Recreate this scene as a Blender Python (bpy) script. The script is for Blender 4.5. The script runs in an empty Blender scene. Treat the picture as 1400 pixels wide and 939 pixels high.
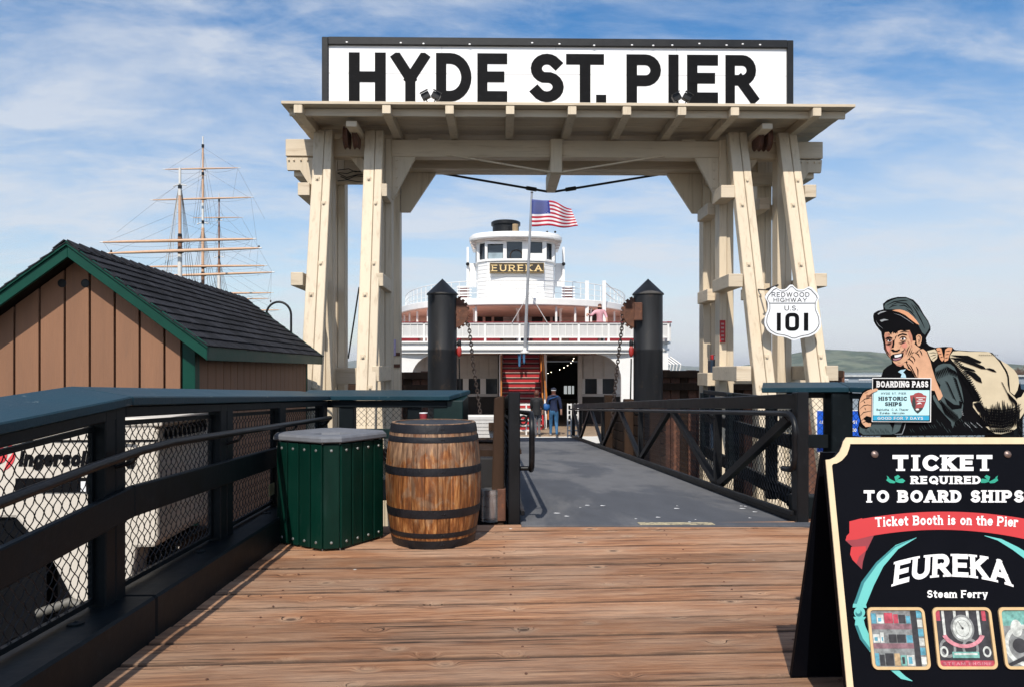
import bpy, math, random
from mathutils import Vector
random.seed(7)
sin, cos, PI, rad = math.sin, math.cos, math.pi, math.radians
COL = bpy.context.scene.collection
scene = bpy.context.scene

# ------------------------------------------------------------------ camera, world, sun, exposure
TH = rad(3.26)                       # the camera looks this much to the right of the pier's axis (+Y)
EYE, FOC, HOR = 1.3, 1000.0, 505.0   # eye height, focal length and horizon row in photo pixels
cam_d = bpy.data.cameras.new("camera")
cam = bpy.data.objects.new("camera", cam_d); COL.objects.link(cam)
cam.location = (0, 0, EYE); cam.rotation_euler = (PI/2, 0, -TH)
cam_d.sensor_width = 36; cam_d.lens = 36*FOC/1400
cam_d.shift_y = (HOR-469.5)/1400
cam_d.clip_start = 0.05; cam_d.clip_end = 20000
scene.camera = cam

SUN_EL, SUN_AZ = rad(47), rad(13)    # sun stands behind the camera, AZ to the left of the pier's axis
world = bpy.data.worlds.new("World"); scene.world = world; world.use_nodes = True
wn = world.node_tree; wn.nodes.clear()
def N(t, typ, **kw):
    n = t.nodes.new(typ)
    for k, v in kw.items(): setattr(n, k, v)
    return n
def L(t, a, b): t.links.new(a, b)
sky = N(wn, 'ShaderNodeTexSky', sky_type='NISHITA', sun_disc=False, sun_elevation=SUN_EL, sun_rotation=PI+SUN_AZ)
sky.air_density = 1.1; sky.dust_density = 0.6; sky.ozone_density = 2.6
tc = N(wn, 'ShaderNodeTexCoord'); sep = N(wn, 'ShaderNodeSeparateXYZ'); L(wn, tc.outputs['Generated'], sep.inputs[0])
# clouds lie on a flat layer: the direction divided by its height
add = N(wn, 'ShaderNodeMath', operation='ADD'); add.inputs[1].default_value = 0.16; L(wn, sep.outputs[2], add.inputs[0])
dx = N(wn, 'ShaderNodeMath', operation='DIVIDE'); L(wn, sep.outputs[0], dx.inputs[0]); L(wn, add.outputs[0], dx.inputs[1])
dy = N(wn, 'ShaderNodeMath', operation='DIVIDE'); L(wn, sep.outputs[1], dy.inputs[0]); L(wn, add.outputs[0], dy.inputs[1])
cmb = N(wn, 'ShaderNodeCombineXYZ'); L(wn, dx.outputs[0], cmb.inputs[0]); L(wn, dy.outputs[0], cmb.inputs[1])
def cloudlayer(scale, rot, sc, det, rough, lo, hi, dist):
    mp = N(wn, 'ShaderNodeMapping'); mp.inputs['Scale'].default_value = sc; mp.inputs['Rotation'].default_value = (0, 0, rot)
    L(wn, cmb.outputs[0], mp.inputs[0])
    nz = N(wn, 'ShaderNodeTexNoise'); nz.inputs['Scale'].default_value = scale; nz.inputs['Detail'].default_value = det
    nz.inputs['Roughness'].default_value = rough; nz.inputs['Distortion'].default_value = dist
    L(wn, mp.outputs[0], nz.inputs['Vector'])
    mr = N(wn, 'ShaderNodeMapRange', interpolation_type='SMOOTHSTEP'); mr.inputs['From Min'].default_value = lo; mr.inputs['From Max'].default_value = hi
    L(wn, nz.outputs[0], mr.inputs['Value'])
    return mr.outputs[0]
c1 = cloudlayer(1.5, 0.12, (0.62, 1.0, 1), 9, 0.62, 0.37, 0.68, 0.35)
c2 = cloudlayer(4.2, -0.10, (0.55, 1.0, 1), 10, 0.60, 0.44, 0.74, 0.6)
mx = N(wn, 'ShaderNodeMath', operation='MULTIPLY_ADD', use_clamp=True); L(wn, c2, mx.inputs[0]); mx.inputs[1].default_value = 0.55; L(wn, c1, mx.inputs[2])
# thicker veil low down and towards the right (+X)
veil = N(wn, 'ShaderNodeMapRange', interpolation_type='SMOOTHSTEP'); veil.inputs['From Min'].default_value = 0.42; veil.inputs['From Max'].default_value = -0.02
L(wn, sep.outputs[2], veil.inputs['Value'])
vr = N(wn, 'ShaderNodeMapRange'); vr.inputs['From Min'].default_value = -0.6; vr.inputs['From Max'].default_value = 0.5
vr.inputs['To Min'].default_value = 0.46; vr.inputs['To Max'].default_value = 0.96; L(wn, sep.outputs[0], vr.inputs['Value'])
vm = N(wn, 'ShaderNodeMath', operation='MULTIPLY'); L(wn, veil.outputs[0], vm.inputs[0]); L(wn, vr.outputs[0], vm.inputs[1])
cf = N(wn, 'ShaderNodeMath', operation='MULTIPLY'); L(wn, mx.outputs[0], cf.inputs[0]); cf.inputs[1].default_value = 0.78
inv = N(wn, 'ShaderNodeMath', operation='SUBTRACT'); inv.inputs[0].default_value = 1; L(wn, vm.outputs[0], inv.inputs[1])
inv2 = N(wn, 'ShaderNodeMath', operation='SUBTRACT'); inv2.inputs[0].default_value = 1; L(wn, cf.outputs[0], inv2.inputs[1])
pr = N(wn, 'ShaderNodeMath', operation='MULTIPLY'); L(wn, inv.outputs[0], pr.inputs[0]); L(wn, inv2.outputs[0], pr.inputs[1])
tot = N(wn, 'ShaderNodeMath', operation='SUBTRACT'); tot.inputs[0].default_value = 1; L(wn, pr.outputs[0], tot.inputs[1])
cm = N(wn, 'ShaderNodeMix', data_type='RGBA'); L(wn, tot.outputs[0], cm.inputs['Factor'])
hs = N(wn, 'ShaderNodeHueSaturation'); hs.inputs['Saturation'].default_value = 1.38; hs.inputs['Value'].default_value = 1.6; L(wn, sky.outputs[0], hs.inputs['Color'])
L(wn, hs.outputs[0], cm.inputs[6]); cm.inputs[7].default_value = (8.0, 8.45, 9.2, 1)
bg = N(wn, 'ShaderNodeBackground'); bg.inputs[1].default_value = 0.092
L(wn, cm.outputs[2], bg.inputs[0])
wo = N(wn, 'ShaderNodeOutputWorld'); L(wn, bg.outputs[0], wo.inputs[0])

sl = bpy.data.lights.new("sun", 'SUN'); sl.energy = 4.7; sl.angle = rad(0.5); sl.color = (1, 0.94, 0.84)
so = bpy.data.objects.new("sun", sl); COL.objects.link(so)
sdir = Vector((-sin(SUN_AZ)*cos(SUN_EL), -cos(SUN_AZ)*cos(SUN_EL), sin(SUN_EL)))
so.rotation_euler = sdir.to_track_quat('Z', 'Y').to_euler(); so.location = sdir*30
scene.view_settings.view_transform = 'Standard'; scene.view_settings.look = 'None'
scene.view_settings.exposure = 0.0; scene.view_settings.gamma = 1.0

# ------------------------------------------------------------------ places: from bearings to metres
def C(xc, D, z): return Vector((xc*cos(TH)+D*sin(TH), -xc*sin(TH)+D*cos(TH), z))      # camera-aligned ground frame
def PD(px, py, D): return C((px-700)/FOC*D, D, EYE-(py-HOR)/FOC*D)
def PY(px, py, Y):
    u = (px-700)/FOC; D = Y/(cos(TH)-u*sin(TH)); return PD(px, py, D)
def XY(px, Y): return PY(px, HOR, Y).x

# ------------------------------------------------------------------ materials
MATS = {}
def mat(name, col, rough=0.6, metal=0.0, var=0.25, scale=(3, 3, 3), col2=None, f2=0.5, scale2=None, bump=0.0, bscale=None, rnd=0.0,
        spec=0.5, detail=6, lo=0.4, hi=0.65, lo2=0.55, hi2=0.7, coat=0.0, bdist=0.01):
    if name in MATS: return MATS[name]
    m = bpy.data.materials.new(name); m.use_nodes = True; t = m.node_tree
    b = t.nodes['Principled BSDF']; b.inputs['Roughness'].default_value = rough; b.inputs['Metallic'].default_value = metal
    b.inputs['Specular IOR Level'].default_value = spec; b.inputs['Coat Weight'].default_value = coat
    g = N(t, 'ShaderNodeNewGeometry')
    def noise(sc, det=detail, r=0.6, dist=0.0):
        mp = N(t, 'ShaderNodeMapping'); mp.inputs['Scale'].default_value = sc; L(t, g.outputs['Position'], mp.inputs[0])
        nz = N(t, 'ShaderNodeTexNoise'); nz.inputs['Scale'].default_value = 1.0; nz.inputs['Detail'].default_value = det
        nz.inputs['Roughness'].default_value = r; nz.inputs['Distortion'].default_value = dist
        L(t, mp.outputs[0], nz.inputs['Vector']); return nz.outputs[0]
    n1 = noise(scale)
    mr = N(t, 'ShaderNodeMapRange'); mr.inputs['From Min'].default_value = lo-0.1; mr.inputs['From Max'].default_value = hi+0.1
    mr.inputs['To Min'].default_value = 1-var; mr.inputs['To Max'].default_value = 1+var; L(t, n1, mr.inputs['Value'])
    vv = mr.outputs[0]
    if rnd:
        oi = N(t, 'ShaderNodeObjectInfo'); r2 = N(t, 'ShaderNodeMapRange'); r2.inputs['To Min'].default_value = 1-rnd; r2.inputs['To Max'].default_value = 1+rnd
        L(t, oi.outputs['Random'], r2.inputs['Value'])
        mu = N(t, 'ShaderNodeMath', operation='MULTIPLY'); L(t, vv, mu.inputs[0]); L(t, r2.outputs[0], mu.inputs[1]); vv = mu.outputs[0]
    basec = N(t, 'ShaderNodeRGB'); basec.outputs[0].default_value = (*col, 1); cur = basec.outputs[0]
    if col2:
        n2 = noise(scale2 or scale, 8, 0.65, 0.4)
        m2 = N(t, 'ShaderNodeMapRange', interpolation_type='SMOOTHSTEP'); m2.inputs['From Min'].default_value = lo2; m2.inputs['From Max'].default_value = hi2
        m2.inputs['To Max'].default_value = f2; L(t, n2, m2.inputs['Value'])
        mi = N(t, 'ShaderNodeMix', data_type='RGBA'); L(t, m2.outputs[0], mi.inputs['Factor']); L(t, cur, mi.inputs[6]); mi.inputs[7].default_value = (*col2, 1)
        cur = mi.outputs[2]
    vm_ = N(t, 'ShaderNodeVectorMath', operation='SCALE'); L(t, cur, vm_.inputs[0]); L(t, vv, vm_.inputs['Scale'])
    L(t, vm_.outputs[0], b.inputs['Base Color'])
    rr = N(t, 'ShaderNodeMapRange'); rr.inputs['To Min'].default_value = max(0.03, rough-0.12); rr.inputs['To Max'].default_value = min(1, rough+0.12)
    L(t, n1, rr.inputs['Value']); L(t, rr.outputs[0], b.inputs['Roughness'])
    if bump:
        nb = noise(bscale or tuple(s*3 for s in scale), 5)
        bp = N(t, 'ShaderNodeBump'); bp.inputs['Strength'].default_value = bump; bp.inputs['Distance'].default_value = bdist
        L(t, nb, bp.inputs['Height']); L(t, bp.outputs[0], b.inputs['Normal'])
    MATS[name] = m; return m
def emat(name, col, st):
    m = bpy.data.materials.new(name); m.use_nodes = True; b = m.node_tree.nodes['Principled BSDF']
    b.inputs['Base Color'].default_value = (*col, 1); b.inputs['Emission Color'].default_value = (*col, 1); b.inputs['Emission Strength'].default_value = st
    return m

CREAM = mat('cream_paint', (.65, .54, .395), .6, var=.08, scale=(3, 3, .5), col2=(.36, .26, .16), f2=.5, scale2=(11, 11, .6), bump=.5, bscale=(40, 40, 3), rnd=.07, lo2=.50, hi2=.72)
CREAMH = mat('cream_paint_beam', (.63, .52, .38), .6, var=.08, scale=(.6, 3, 3), col2=(.34, .24, .145), f2=.5, scale2=(.9, 9, 12), bump=.5, bscale=(3, 40, 40), rnd=.08, lo2=.50, hi2=.72)
RUSTY = mat('rusty_iron', (.12, .05, .03), .8, var=.4, scale=(6, 6, 6), col2=(.28, .10, .04), f2=.8, scale2=(14, 14, 14), bump=.5)
BLACK = mat('black_paint', (.009, .0095, .011), .45, var=.3, scale=(5, 5, 5), col2=(.03, .03, .03), f2=.5, scale2=(25, 25, 25), bump=.1, spec=.3)
LETTER = mat('letter_black', (.005, .005, .006), .6, spec=.08, var=.3, scale=(2, 2, 9), col2=(.014, .014, .016), f2=.6, scale2=(6, 6, 24))
SIGNW = mat('sign_white', (.83, .83, .84), .5, var=.02, scale=(1, 1, 5), col2=(.62, .60, .58), f2=.35, scale2=(5, 5, 6), lo2=.62, hi2=.8)
STEEL = mat('dark_steel', (.006, .0065, .008), .42, spec=.3, var=.3, scale=(4, 4, 4), col2=(.022, .022, .023), f2=.45, scale2=(10, 10, 10), bump=.12)
RAIL = mat('teal_black_wood', (.0025, .0055, .0075), .5, var=.3, scale=(4, 4, 4), col2=(.010, .015, .018), f2=.6, scale2=(14, 14, 14), bump=.35, bscale=(20, 20, 20), bdist=.004, spec=.2)
CAPM = mat('blue_grey_cap_paint', (.007, .034, .050), .45, spec=.25, var=.25, scale=(3, 3, 3), col2=(.13, .16, .16), f2=.7, scale2=(22, 9, 22), lo2=.63, hi2=.68, bump=.5, bscale=(60, 60, 60), bdist=.003)
WIRE = mat('fence_wire', (.03, .03, .032), .45, .6, var=.4, scale=(30, 30, 30))
PILE = mat('pile_dark_steel', (.018, .019, .022), .5, spec=.3, var=.35, scale=(5, 5, .6), col2=(.075, .052, .038), f2=.6, scale2=(3, 3, 2), bump=.15)
WHITE = mat('ferry_white', (.80, .79, .77), .5, var=.04, scale=(1, 1, 3), col2=(.60, .58, .54), f2=.35, scale2=(2, 2, 5), lo2=.6, hi2=.78, bump=.1)
NETM = mat('ferry_netting', (.60, .59, .58), .8, var=.08, scale=(6, 6, 1.5))
GREYW = mat('ferry_grey_white', (.60, .58, .56), .7, var=.12, scale=(1, 1, 3))
SALMON = mat('salmon_wall', (.80, .56, .47), .7, var=.15, scale=(1, 1, 2))
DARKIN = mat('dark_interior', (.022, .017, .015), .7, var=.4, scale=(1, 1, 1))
REDP = mat('red_paint', (.42, .02, .025), .5, var=.2, scale=(2, 2, 2))
REDT = mat('red_trim', (.25, .015, .025), .5, var=.2, scale=(2, 2, 2))
ORANGE = mat('orange_wood', (.42, .15, .03), .4, var=.2, scale=(2, 2, 2))
GLASS = mat('dark_glass', (.03, .04, .05), .08, var=.2, scale=(1, 1, 1), spec=.8)
GREEN = mat('green_trim_paint', (.0, .048, .031), .5, var=.18, scale=(3, 3, 3), bump=.1, spec=.25)
BROWNB = mat('brown_board_paint', (.25, .122, .066), .75, var=.12, scale=(6, 6, .8), col2=(.21, .11, .065), f2=.5, scale2=(18, 18, 1.3), bump=.5, bscale=(50, 50, 4), rnd=.05)
SHINGLE = mat('charcoal_shingle', (.018, .018, .022), .9, spec=.2, var=.35, scale=(8, 8, 8), col2=(.045, .045, .05), f2=.6, scale2=(60, 60, 60), bump=.6, bscale=(120, 120, 120), rnd=.45, lo2=.45, hi2=.7)
OLDWOOD = mat('weathered_timber', (.040, .023, .015), .9, spec=.15, var=.4, scale=(4, 4, .8), col2=(.085, .045, .026), f2=.6, scale2=(10, 10, 1.5), bump=.6, rnd=.25)

def wood_deck():
    m = bpy.data.materials.new('deck_plank_wood'); m.use_nodes = True; t = m.node_tree; b = t.nodes['Principled BSDF']
    b.inputs['Roughness'].default_value = .72; b.inputs['Specular IOR Level'].default_value = .3
    g = N(t, 'ShaderNodeNewGeometry'); oi = N(t, 'ShaderNodeObjectInfo')
    off = N(t, 'ShaderNodeVectorMath', operation='SCALE'); cx = N(t, 'ShaderNodeCombineXYZ')
    L(t, oi.outputs['Random'], cx.inputs[0]); L(t, oi.outputs['Random'], cx.inputs[2]); L(t, cx.outputs[0], off.inputs[0]); off.inputs['Scale'].default_value = 37
    pos = N(t, 'ShaderNodeVectorMath', operation='ADD'); L(t, g.outputs['Position'], pos.inputs[0]); L(t, off.outputs[0], pos.inputs[1])
    # knots: sparse cells push the grain round them
    kmp = N(t, 'ShaderNodeMapping'); kmp.inputs['Scale'].default_value = (3.4, 5.2, 5.2); L(t, pos.outputs[0], kmp.inputs[0])
    vo = N(t, 'ShaderNodeTexVoronoi'); vo.inputs['Scale'].default_value = 1.0; vo.inputs['Randomness'].default_value = 1; L(t, kmp.outputs[0], vo.inputs['Vector'])
    kn = N(t, 'ShaderNodeMapRange', interpolation_type='SMOOTHERSTEP'); kn.inputs['From Min'].default_value = .34; kn.inputs['From Max'].default_value = .0; L(t, vo.outputs['Distance'], kn.inputs['Value'])
    kd = N(t, 'ShaderNodeMapRange', interpolation_type='SMOOTHSTEP'); kd.inputs['From Min'].default_value = .13; kd.inputs['From Max'].default_value = .06; L(t, vo.outputs['Distance'], kd.inputs['Value'])
    warp = N(t, 'ShaderNodeCombineXYZ'); ws = N(t, 'ShaderNodeMath', operation='MULTIPLY'); L(t, kn.outputs[0], ws.inputs[0]); ws.inputs[1].default_value = .075; L(t, ws.outputs[0], warp.inputs[1])
    pw = N(t, 'ShaderNodeVectorMath', operation='ADD'); L(t, pos.outputs[0], pw.inputs[0]); L(t, warp.outputs[0], pw.inputs[1])
    def nz(sc, det, r, vec):
        mp = N(t, 'ShaderNodeMapping'); mp.inputs['Scale'].default_value = sc; L(t, vec, mp.inputs[0])
        n = N(t, 'ShaderNodeTexNoise'); n.inputs['Scale'].default_value = 1; n.inputs['Detail'].default_value = det; n.inputs['Roughness'].default_value = r
        L(t, mp.outputs[0], n.inputs['Vector']); return n.outputs[0]
    grain = nz((1.9, 34, 34), 8, .68, pw.outputs[0]); fine = nz((9, 210, 210), 4, .6, pw.outputs[0]); blot = nz((1.1, 3.0, 3), 6, .6, g.outputs['Position'])
    cr = N(t, 'ShaderNodeValToRGB'); L(t, grain, cr.inputs[0]); e = cr.color_ramp
    e.elements[0].position = .26; e.elements[0].color = (.075, .026, .013, 1); e.elements[1].position = .74; e.elements[1].color = (.53, .30, .168, 1)
    x = e.elements.new(.49); x.color = (.34, .163, .084, 1)
    mixg = N(t, 'ShaderNodeMix', data_type='RGBA'); mixg.inputs[7].default_value = (.48, .345, .245, 1)
    bl = N(t, 'ShaderNodeMapRange'); bl.inputs['From Min'].default_value = .42; bl.inputs['From Max'].default_value = .7; bl.inputs['To Max'].default_value = .55; L(t, blot, bl.inputs['Value'])
    L(t, bl.outputs[0], mixg.inputs['Factor']); L(t, cr.outputs[0], mixg.inputs[6])
    mk = N(t, 'ShaderNodeMix', data_type='RGBA'); mk.inputs[7].default_value = (.06, .035, .025, 1)
    km = N(t, 'ShaderNodeMath', operation='MULTIPLY'); L(t, kd.outputs[0], km.inputs[0]); km.inputs[1].default_value = .85
    # pale ring round a knot
    kh = N(t, 'ShaderNodeMix', data_type='RGBA'); kh.inputs[7].default_value = (.56, .40, .27, 1); khm = N(t, 'ShaderNodeMath', operation='MULTIPLY'); L(t, kn.outputs[0], khm.inputs[0]); khm.inputs[1].default_value = .45
    # only some cells carry a knot
    sc_ = N(t, 'ShaderNodeSeparateColor'); L(t, vo.outputs['Color'], sc_.inputs[0]); gt = N(t, 'ShaderNodeMath', operation='GREATER_THAN'); L(t, sc_.outputs[0], gt.inputs[0]); gt.inputs[1].default_value = .38
    km2 = N(t, 'ShaderNodeMath', operation='MULTIPLY'); L(t, km.outputs[0], km2.inputs[0]); L(t, gt.outputs[0], km2.inputs[1])
    khm2 = N(t, 'ShaderNodeMath', operation='MULTIPLY'); L(t, khm.outputs[0], khm2.inputs[0]); L(t, gt.outputs[0], khm2.inputs[1]); L(t, khm2.outputs[0], kh.inputs['Factor']); L(t, mixg.outputs[2], kh.inputs[6])
    L(t, km2.outputs[0], mk.inputs['Factor']); L(t, kh.outputs[2], mk.inputs[6])
    # cracks
    ck = N(t, 'ShaderNodeMapRange'); ck.inputs['From Min'].default_value = .36; ck.inputs['From Max'].default_value = .30; L(t, nz((1.3, 60, 60), 3, .5, pw.outputs[0]), ck.inputs['Value'])
    mc = N(t, 'ShaderNodeMix', data_type='RGBA'); mc.inputs[7].default_value = (.05, .03, .02, 1); L(t, ck.outputs[0], mc.inputs['Factor']); L(t, mk.outputs[2], mc.inputs[6])
    # droppings
    v2 = N(t, 'ShaderNodeTexVoronoi'); v2.inputs['Scale'].default_value = 2.6; L(t, g.outputs['Position'], v2.inputs['Vector'])
    dr = N(t, 'ShaderNodeMapRange'); dr.inputs['From Min'].default_value = .045; dr.inputs['From Max'].default_value = .03; L(t, v2.outputs['Distance'], dr.inputs['Value'])
    s2 = N(t, 'ShaderNodeSeparateColor'); L(t, v2.outputs['Color'], s2.inputs[0]); g2 = N(t, 'ShaderNodeMath', operation='GREATER_THAN'); L(t, s2.outputs[1], g2.inputs[0]); g2.inputs[1].default_value = .45
    d2 = N(t, 'ShaderNodeMath', operation='MULTIPLY'); L(t, dr.outputs[0], d2.inputs[0]); L(t, g2.outputs[0], d2.inputs[1])
    md = N(t, 'ShaderNodeMix', data_type='RGBA'); md.inputs[7].default_value = (.7, .66, .6, 1); L(t, d2.outputs[0], md.inputs['Factor']); L(t, mc.outputs[2], md.inputs[6])
    fr = N(t, 'ShaderNodeMapRange'); fr.inputs['From Min'].default_value = .3; fr.inputs['From Max'].default_value = .7; fr.inputs['To Min'].default_value = .78; fr.inputs['To Max'].default_value = 1.2; L(t, fine, fr.inputs['Value'])
    ra = N(t, 'ShaderNodeMapRange'); ra.inputs['To Min'].default_value = .72; ra.inputs['To Max'].default_value = 1.18; L(t, oi.outputs['Random'], ra.inputs['Value'])
    fm = N(t, 'ShaderNodeMath', operation='MULTIPLY'); L(t, fr.outputs[0], fm.inputs[0]); L(t, ra.outputs[0], fm.inputs[1])
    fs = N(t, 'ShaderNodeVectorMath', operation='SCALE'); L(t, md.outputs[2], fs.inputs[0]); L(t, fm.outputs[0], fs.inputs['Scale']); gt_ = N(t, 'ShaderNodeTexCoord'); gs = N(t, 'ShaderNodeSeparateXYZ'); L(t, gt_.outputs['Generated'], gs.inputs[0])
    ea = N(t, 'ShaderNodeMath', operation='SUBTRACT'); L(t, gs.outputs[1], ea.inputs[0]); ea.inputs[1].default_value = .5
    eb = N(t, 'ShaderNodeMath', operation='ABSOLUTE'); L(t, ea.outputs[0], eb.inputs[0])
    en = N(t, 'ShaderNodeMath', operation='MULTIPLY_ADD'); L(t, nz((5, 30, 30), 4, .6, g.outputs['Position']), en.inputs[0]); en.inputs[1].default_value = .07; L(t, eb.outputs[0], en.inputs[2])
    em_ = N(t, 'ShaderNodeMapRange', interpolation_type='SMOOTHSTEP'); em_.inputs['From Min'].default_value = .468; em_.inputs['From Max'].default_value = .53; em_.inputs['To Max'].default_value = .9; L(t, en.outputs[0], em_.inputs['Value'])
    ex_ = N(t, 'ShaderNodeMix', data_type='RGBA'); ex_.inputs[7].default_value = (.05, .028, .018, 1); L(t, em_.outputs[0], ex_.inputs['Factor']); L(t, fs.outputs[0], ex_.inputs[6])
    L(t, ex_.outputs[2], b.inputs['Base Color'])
    hb = N(t, 'ShaderNodeMath', operation='SUBTRACT'); L(t, grain, hb.inputs[0]); cm_ = N(t, 'ShaderNodeMath', operation='MULTIPLY'); L(t, ck.outputs[0], cm_.inputs[0]); cm_.inputs[1].default_value = .6; L(t, cm_.outputs[0], hb.inputs[1])
    bp = N(t, 'ShaderNodeBump'); bp.inputs['Strength'].default_value = .8; bp.inputs['Distance'].default_value = .014; L(t, hb.outputs[0], bp.inputs['Height']); L(t, bp.outputs[0], b.inputs['Normal'])
    return m
DECKW = wood_deck()

# ------------------------------------------------------------------ mesh builder
class MB:
    def __init__(s, tf=None): s.v = []; s.f = []; s.mi = []; s.tf = tf; s.cur = 0
    def add(s, vs, fs):
        n = len(s.v)
        s.v += [Vector(s.tf(*p)) if s.tf else Vector(p) for p in vs]
        for f in fs: s.f.append([i+n for i in f]); s.mi.append(s.cur)
        return s
    def box(s, x0, x1, y0, y1, z0, z1):
        x0, x1 = sorted((x0, x1)); y0, y1 = sorted((y0, y1)); z0, z1 = sorted((z0, z1))
        return s.add([(x0,y0,z0),(x1,y0,z0),(x1,y1,z0),(x0,y1,z0),(x0,y0,z1),(x1,y0,z1),(x1,y1,z1),(x0,y1,z1)],
                     [(0,3,2,1),(4,5,6,7),(0,1,5,4),(1,2,6,5),(2,3,7,6),(3,0,4,7)])
    def beam(s, a, b, w, h, up=(0,0,1)):          # a bar from a to b: w across, h along 'up'
        if s.tf: a, b = s.tf(*a), s.tf(*b)
        a, b = Vector(a), Vector(b); d = (b-a).normalized(); up = Vector(up)
        sd = d.cross(up)
        if sd.length < 1e-4: sd = d.cross(Vector((0,1,0)))
        sd.normalize(); u = sd.cross(d).normalized()
        vs = []
        for p in (a, b):
            for i, j in ((-1,-1),(1,-1),(1,1),(-1,1)): vs.append(tuple(p + sd*(i*w/2) + u*(j*h/2)))
        t, s.tf = s.tf, None
        s.add(vs, [(3,2,1,0),(4,5,6,7),(0,1,5,4),(1,2,6,5),(2,3,7,6),(3,0,4,7)]); s.tf = t; return s
    def hexa(s, p8):                                # 4 lower + 4 upper corners, counterclockwise from above
        return s.add(p8, [(0,3,2,1),(4,5,6,7),(0,1,5,4),(1,2,6,5),(2,3,7,6),(3,0,4,7)])
    def prism(s, poly, fn, t0, t1):                 # polygon (a,b) through fn(a,b,t)
        n = len(poly)
        vs = [fn(a, b, t0) for a, b in poly] + [fn(a, b, t1) for a, b in poly]
        return s.add(vs, [tuple(range(n))[::-1], tuple(range(n, 2*n))] + [(i, (i+1) % n, n+(i+1) % n, n+i) for i in range(n)])
    def flat(s, poly, fn):
        return s.add([fn(a, b) for a, b in poly], [tuple(range(len(poly)))])
    def tube(s, pts, r, n=8, closed=False, r1=None, cap=True):
        if s.tf: pts = [s.tf(*p) for p in pts]
        pts = [Vector(p) for p in pts]; m = len(pts); vs = []; prev = None
        for i, p in enumerate(pts):
            if closed: d = pts[(i+1) % m]-pts[i-1]
            else: d = pts[min(i+1, m-1)]-pts[max(i-1, 0)]
            d.normalize()
            if prev is None:
                u = d.cross(Vector((0,0,1)));
                if u.length < 1e-3: u = d.cross(Vector((0,1,0)))
            else: u = prev - d*prev.dot(d)
            u.normalize(); prev = u; w = d.cross(u)
            rr = r if r1 is None else r+(r1-r)*i/(m-1)
            for k in range(n):
                a = 2*PI*k/n; vs.append(tuple(p+u*(cos(a)*rr)+w*(sin(a)*rr)))
        fs = []
        for i in range(m if closed else m-1):
            j = (i+1) % m
            for k in range(n): fs.append((i*n+k, i*n+(k+1) % n, j*n+(k+1) % n, j*n+k))
        if cap and not closed: fs += [tuple(range(n))[::-1], tuple((m-1)*n+k for k in range(n))]
        t, s.tf = s.tf, None
        s.add(vs, fs); s.tf = t; return s
    def lathe(s, prof, c, n=32, a0=0, a1=2*PI, axis='z'):
        full = abs(a1-a0-2*PI) < 1e-6; m = n if full else n+1; vs = []
        for r, z in prof:
            for k in range(m):
                a = a0+(a1-a0)*k/n; x, y = r*cos(a), r*sin(a)
                if axis == 'z': vs.append((c[0]+x, c[1]+y, c[2]+z))
                elif axis == 'y': vs.append((c[0]+x, c[1]+z, c[2]+y))
                else: vs.append((c[0]+z, c[1]+x, c[2]+y))
        fs = []
        for i in range(len(prof)-1):
            for k in range(n):
                k2 = (k+1) % m
                fs.append((i*m+k, i*m+k2, (i+1)*m+k2, (i+1)*m+k))
        if prof[0][0] > 1e-6 and full: fs.append(tuple(range(m))[::-1])
        if prof[-1][0] > 1e-6 and full: fs.append(tuple((len(prof)-1)*m+k for k in range(m)))
        return s.add(vs, fs)
    def ball(s, c, r, n=12, m=8, sc=(1,1,1)):
        prof = [(max(1e-7, r*sin(PI*i/m)), -r*cos(PI*i/m)) for i in range(m+1)]
        vs = []; fs = []
        for q, z in prof:
            for k in range(n): a = 2*PI*k/n; vs.append((c[0]+q*cos(a)*sc[0], c[1]+q*sin(a)*sc[1], c[2]+z*sc[2]))
        for i in range(m):
            for k in range(n): fs.append((i*n+k, i*n+(k+1) % n, (i+1)*n+(k+1) % n, (i+1)*n+k))
        return s.add(vs, fs)
    def build(s, name, m, parent=None, bevel=0, smooth=None, kind=None, label=None, seg=1):
        me = bpy.data.meshes.new(name)
        off = Vector((0,0,0)); p = parent
        while p is not None: off += p.location; p = p.parent
        me.from_pydata([tuple(v-off) for v in s.v], [], s.f)
        ms = m if isinstance(m, (list, tuple)) else [m]
        for q in ms: me.materials.append(q)
        if len(ms) > 1:
            for i, q in enumerate(s.mi): me.polygons[i].material_index = q
        if smooth is not None:
            me.shade_smooth(); me.set_sharp_from_angle(angle=rad(smooth))
        me.validate(); me.update()
        o = bpy.data.objects.new(name, me); COL.objects.link(o); o.parent = parent
        if bevel:
            bm = o.modifiers.new('bevel', 'BEVEL'); bm.width = bevel; bm.segments = seg; bm.limit_method = 'ANGLE'; bm.angle_limit = rad(40)
        if kind: o['kind'] = kind
        if label: o['label'] = label
        return o
def thing(name, label, cat, loc=(0,0,0), group=None, kind=None):
    o = bpy.data.objects.new(name, None); COL.objects.link(o); o.location = loc; o.empty_display_size = .2
    o['label'] = label; o['category'] = cat
    if group: o['group'] = group
    if kind: o['kind'] = kind
    return o
def tag(o, label, cat, group=None, kind=None):
    o['label'] = label; o['category'] = cat
    if group: o['group'] = group
    if kind: o['kind'] = kind
    return o
def copy_part(o, parent=None):
    c = o.copy(); COL.objects.link(c); c.parent = parent if parent else o.parent; return c
def setk(o, label=None):
    o['kind'] = 'structure'
    if label: o['label'] = label
    return o

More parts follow.
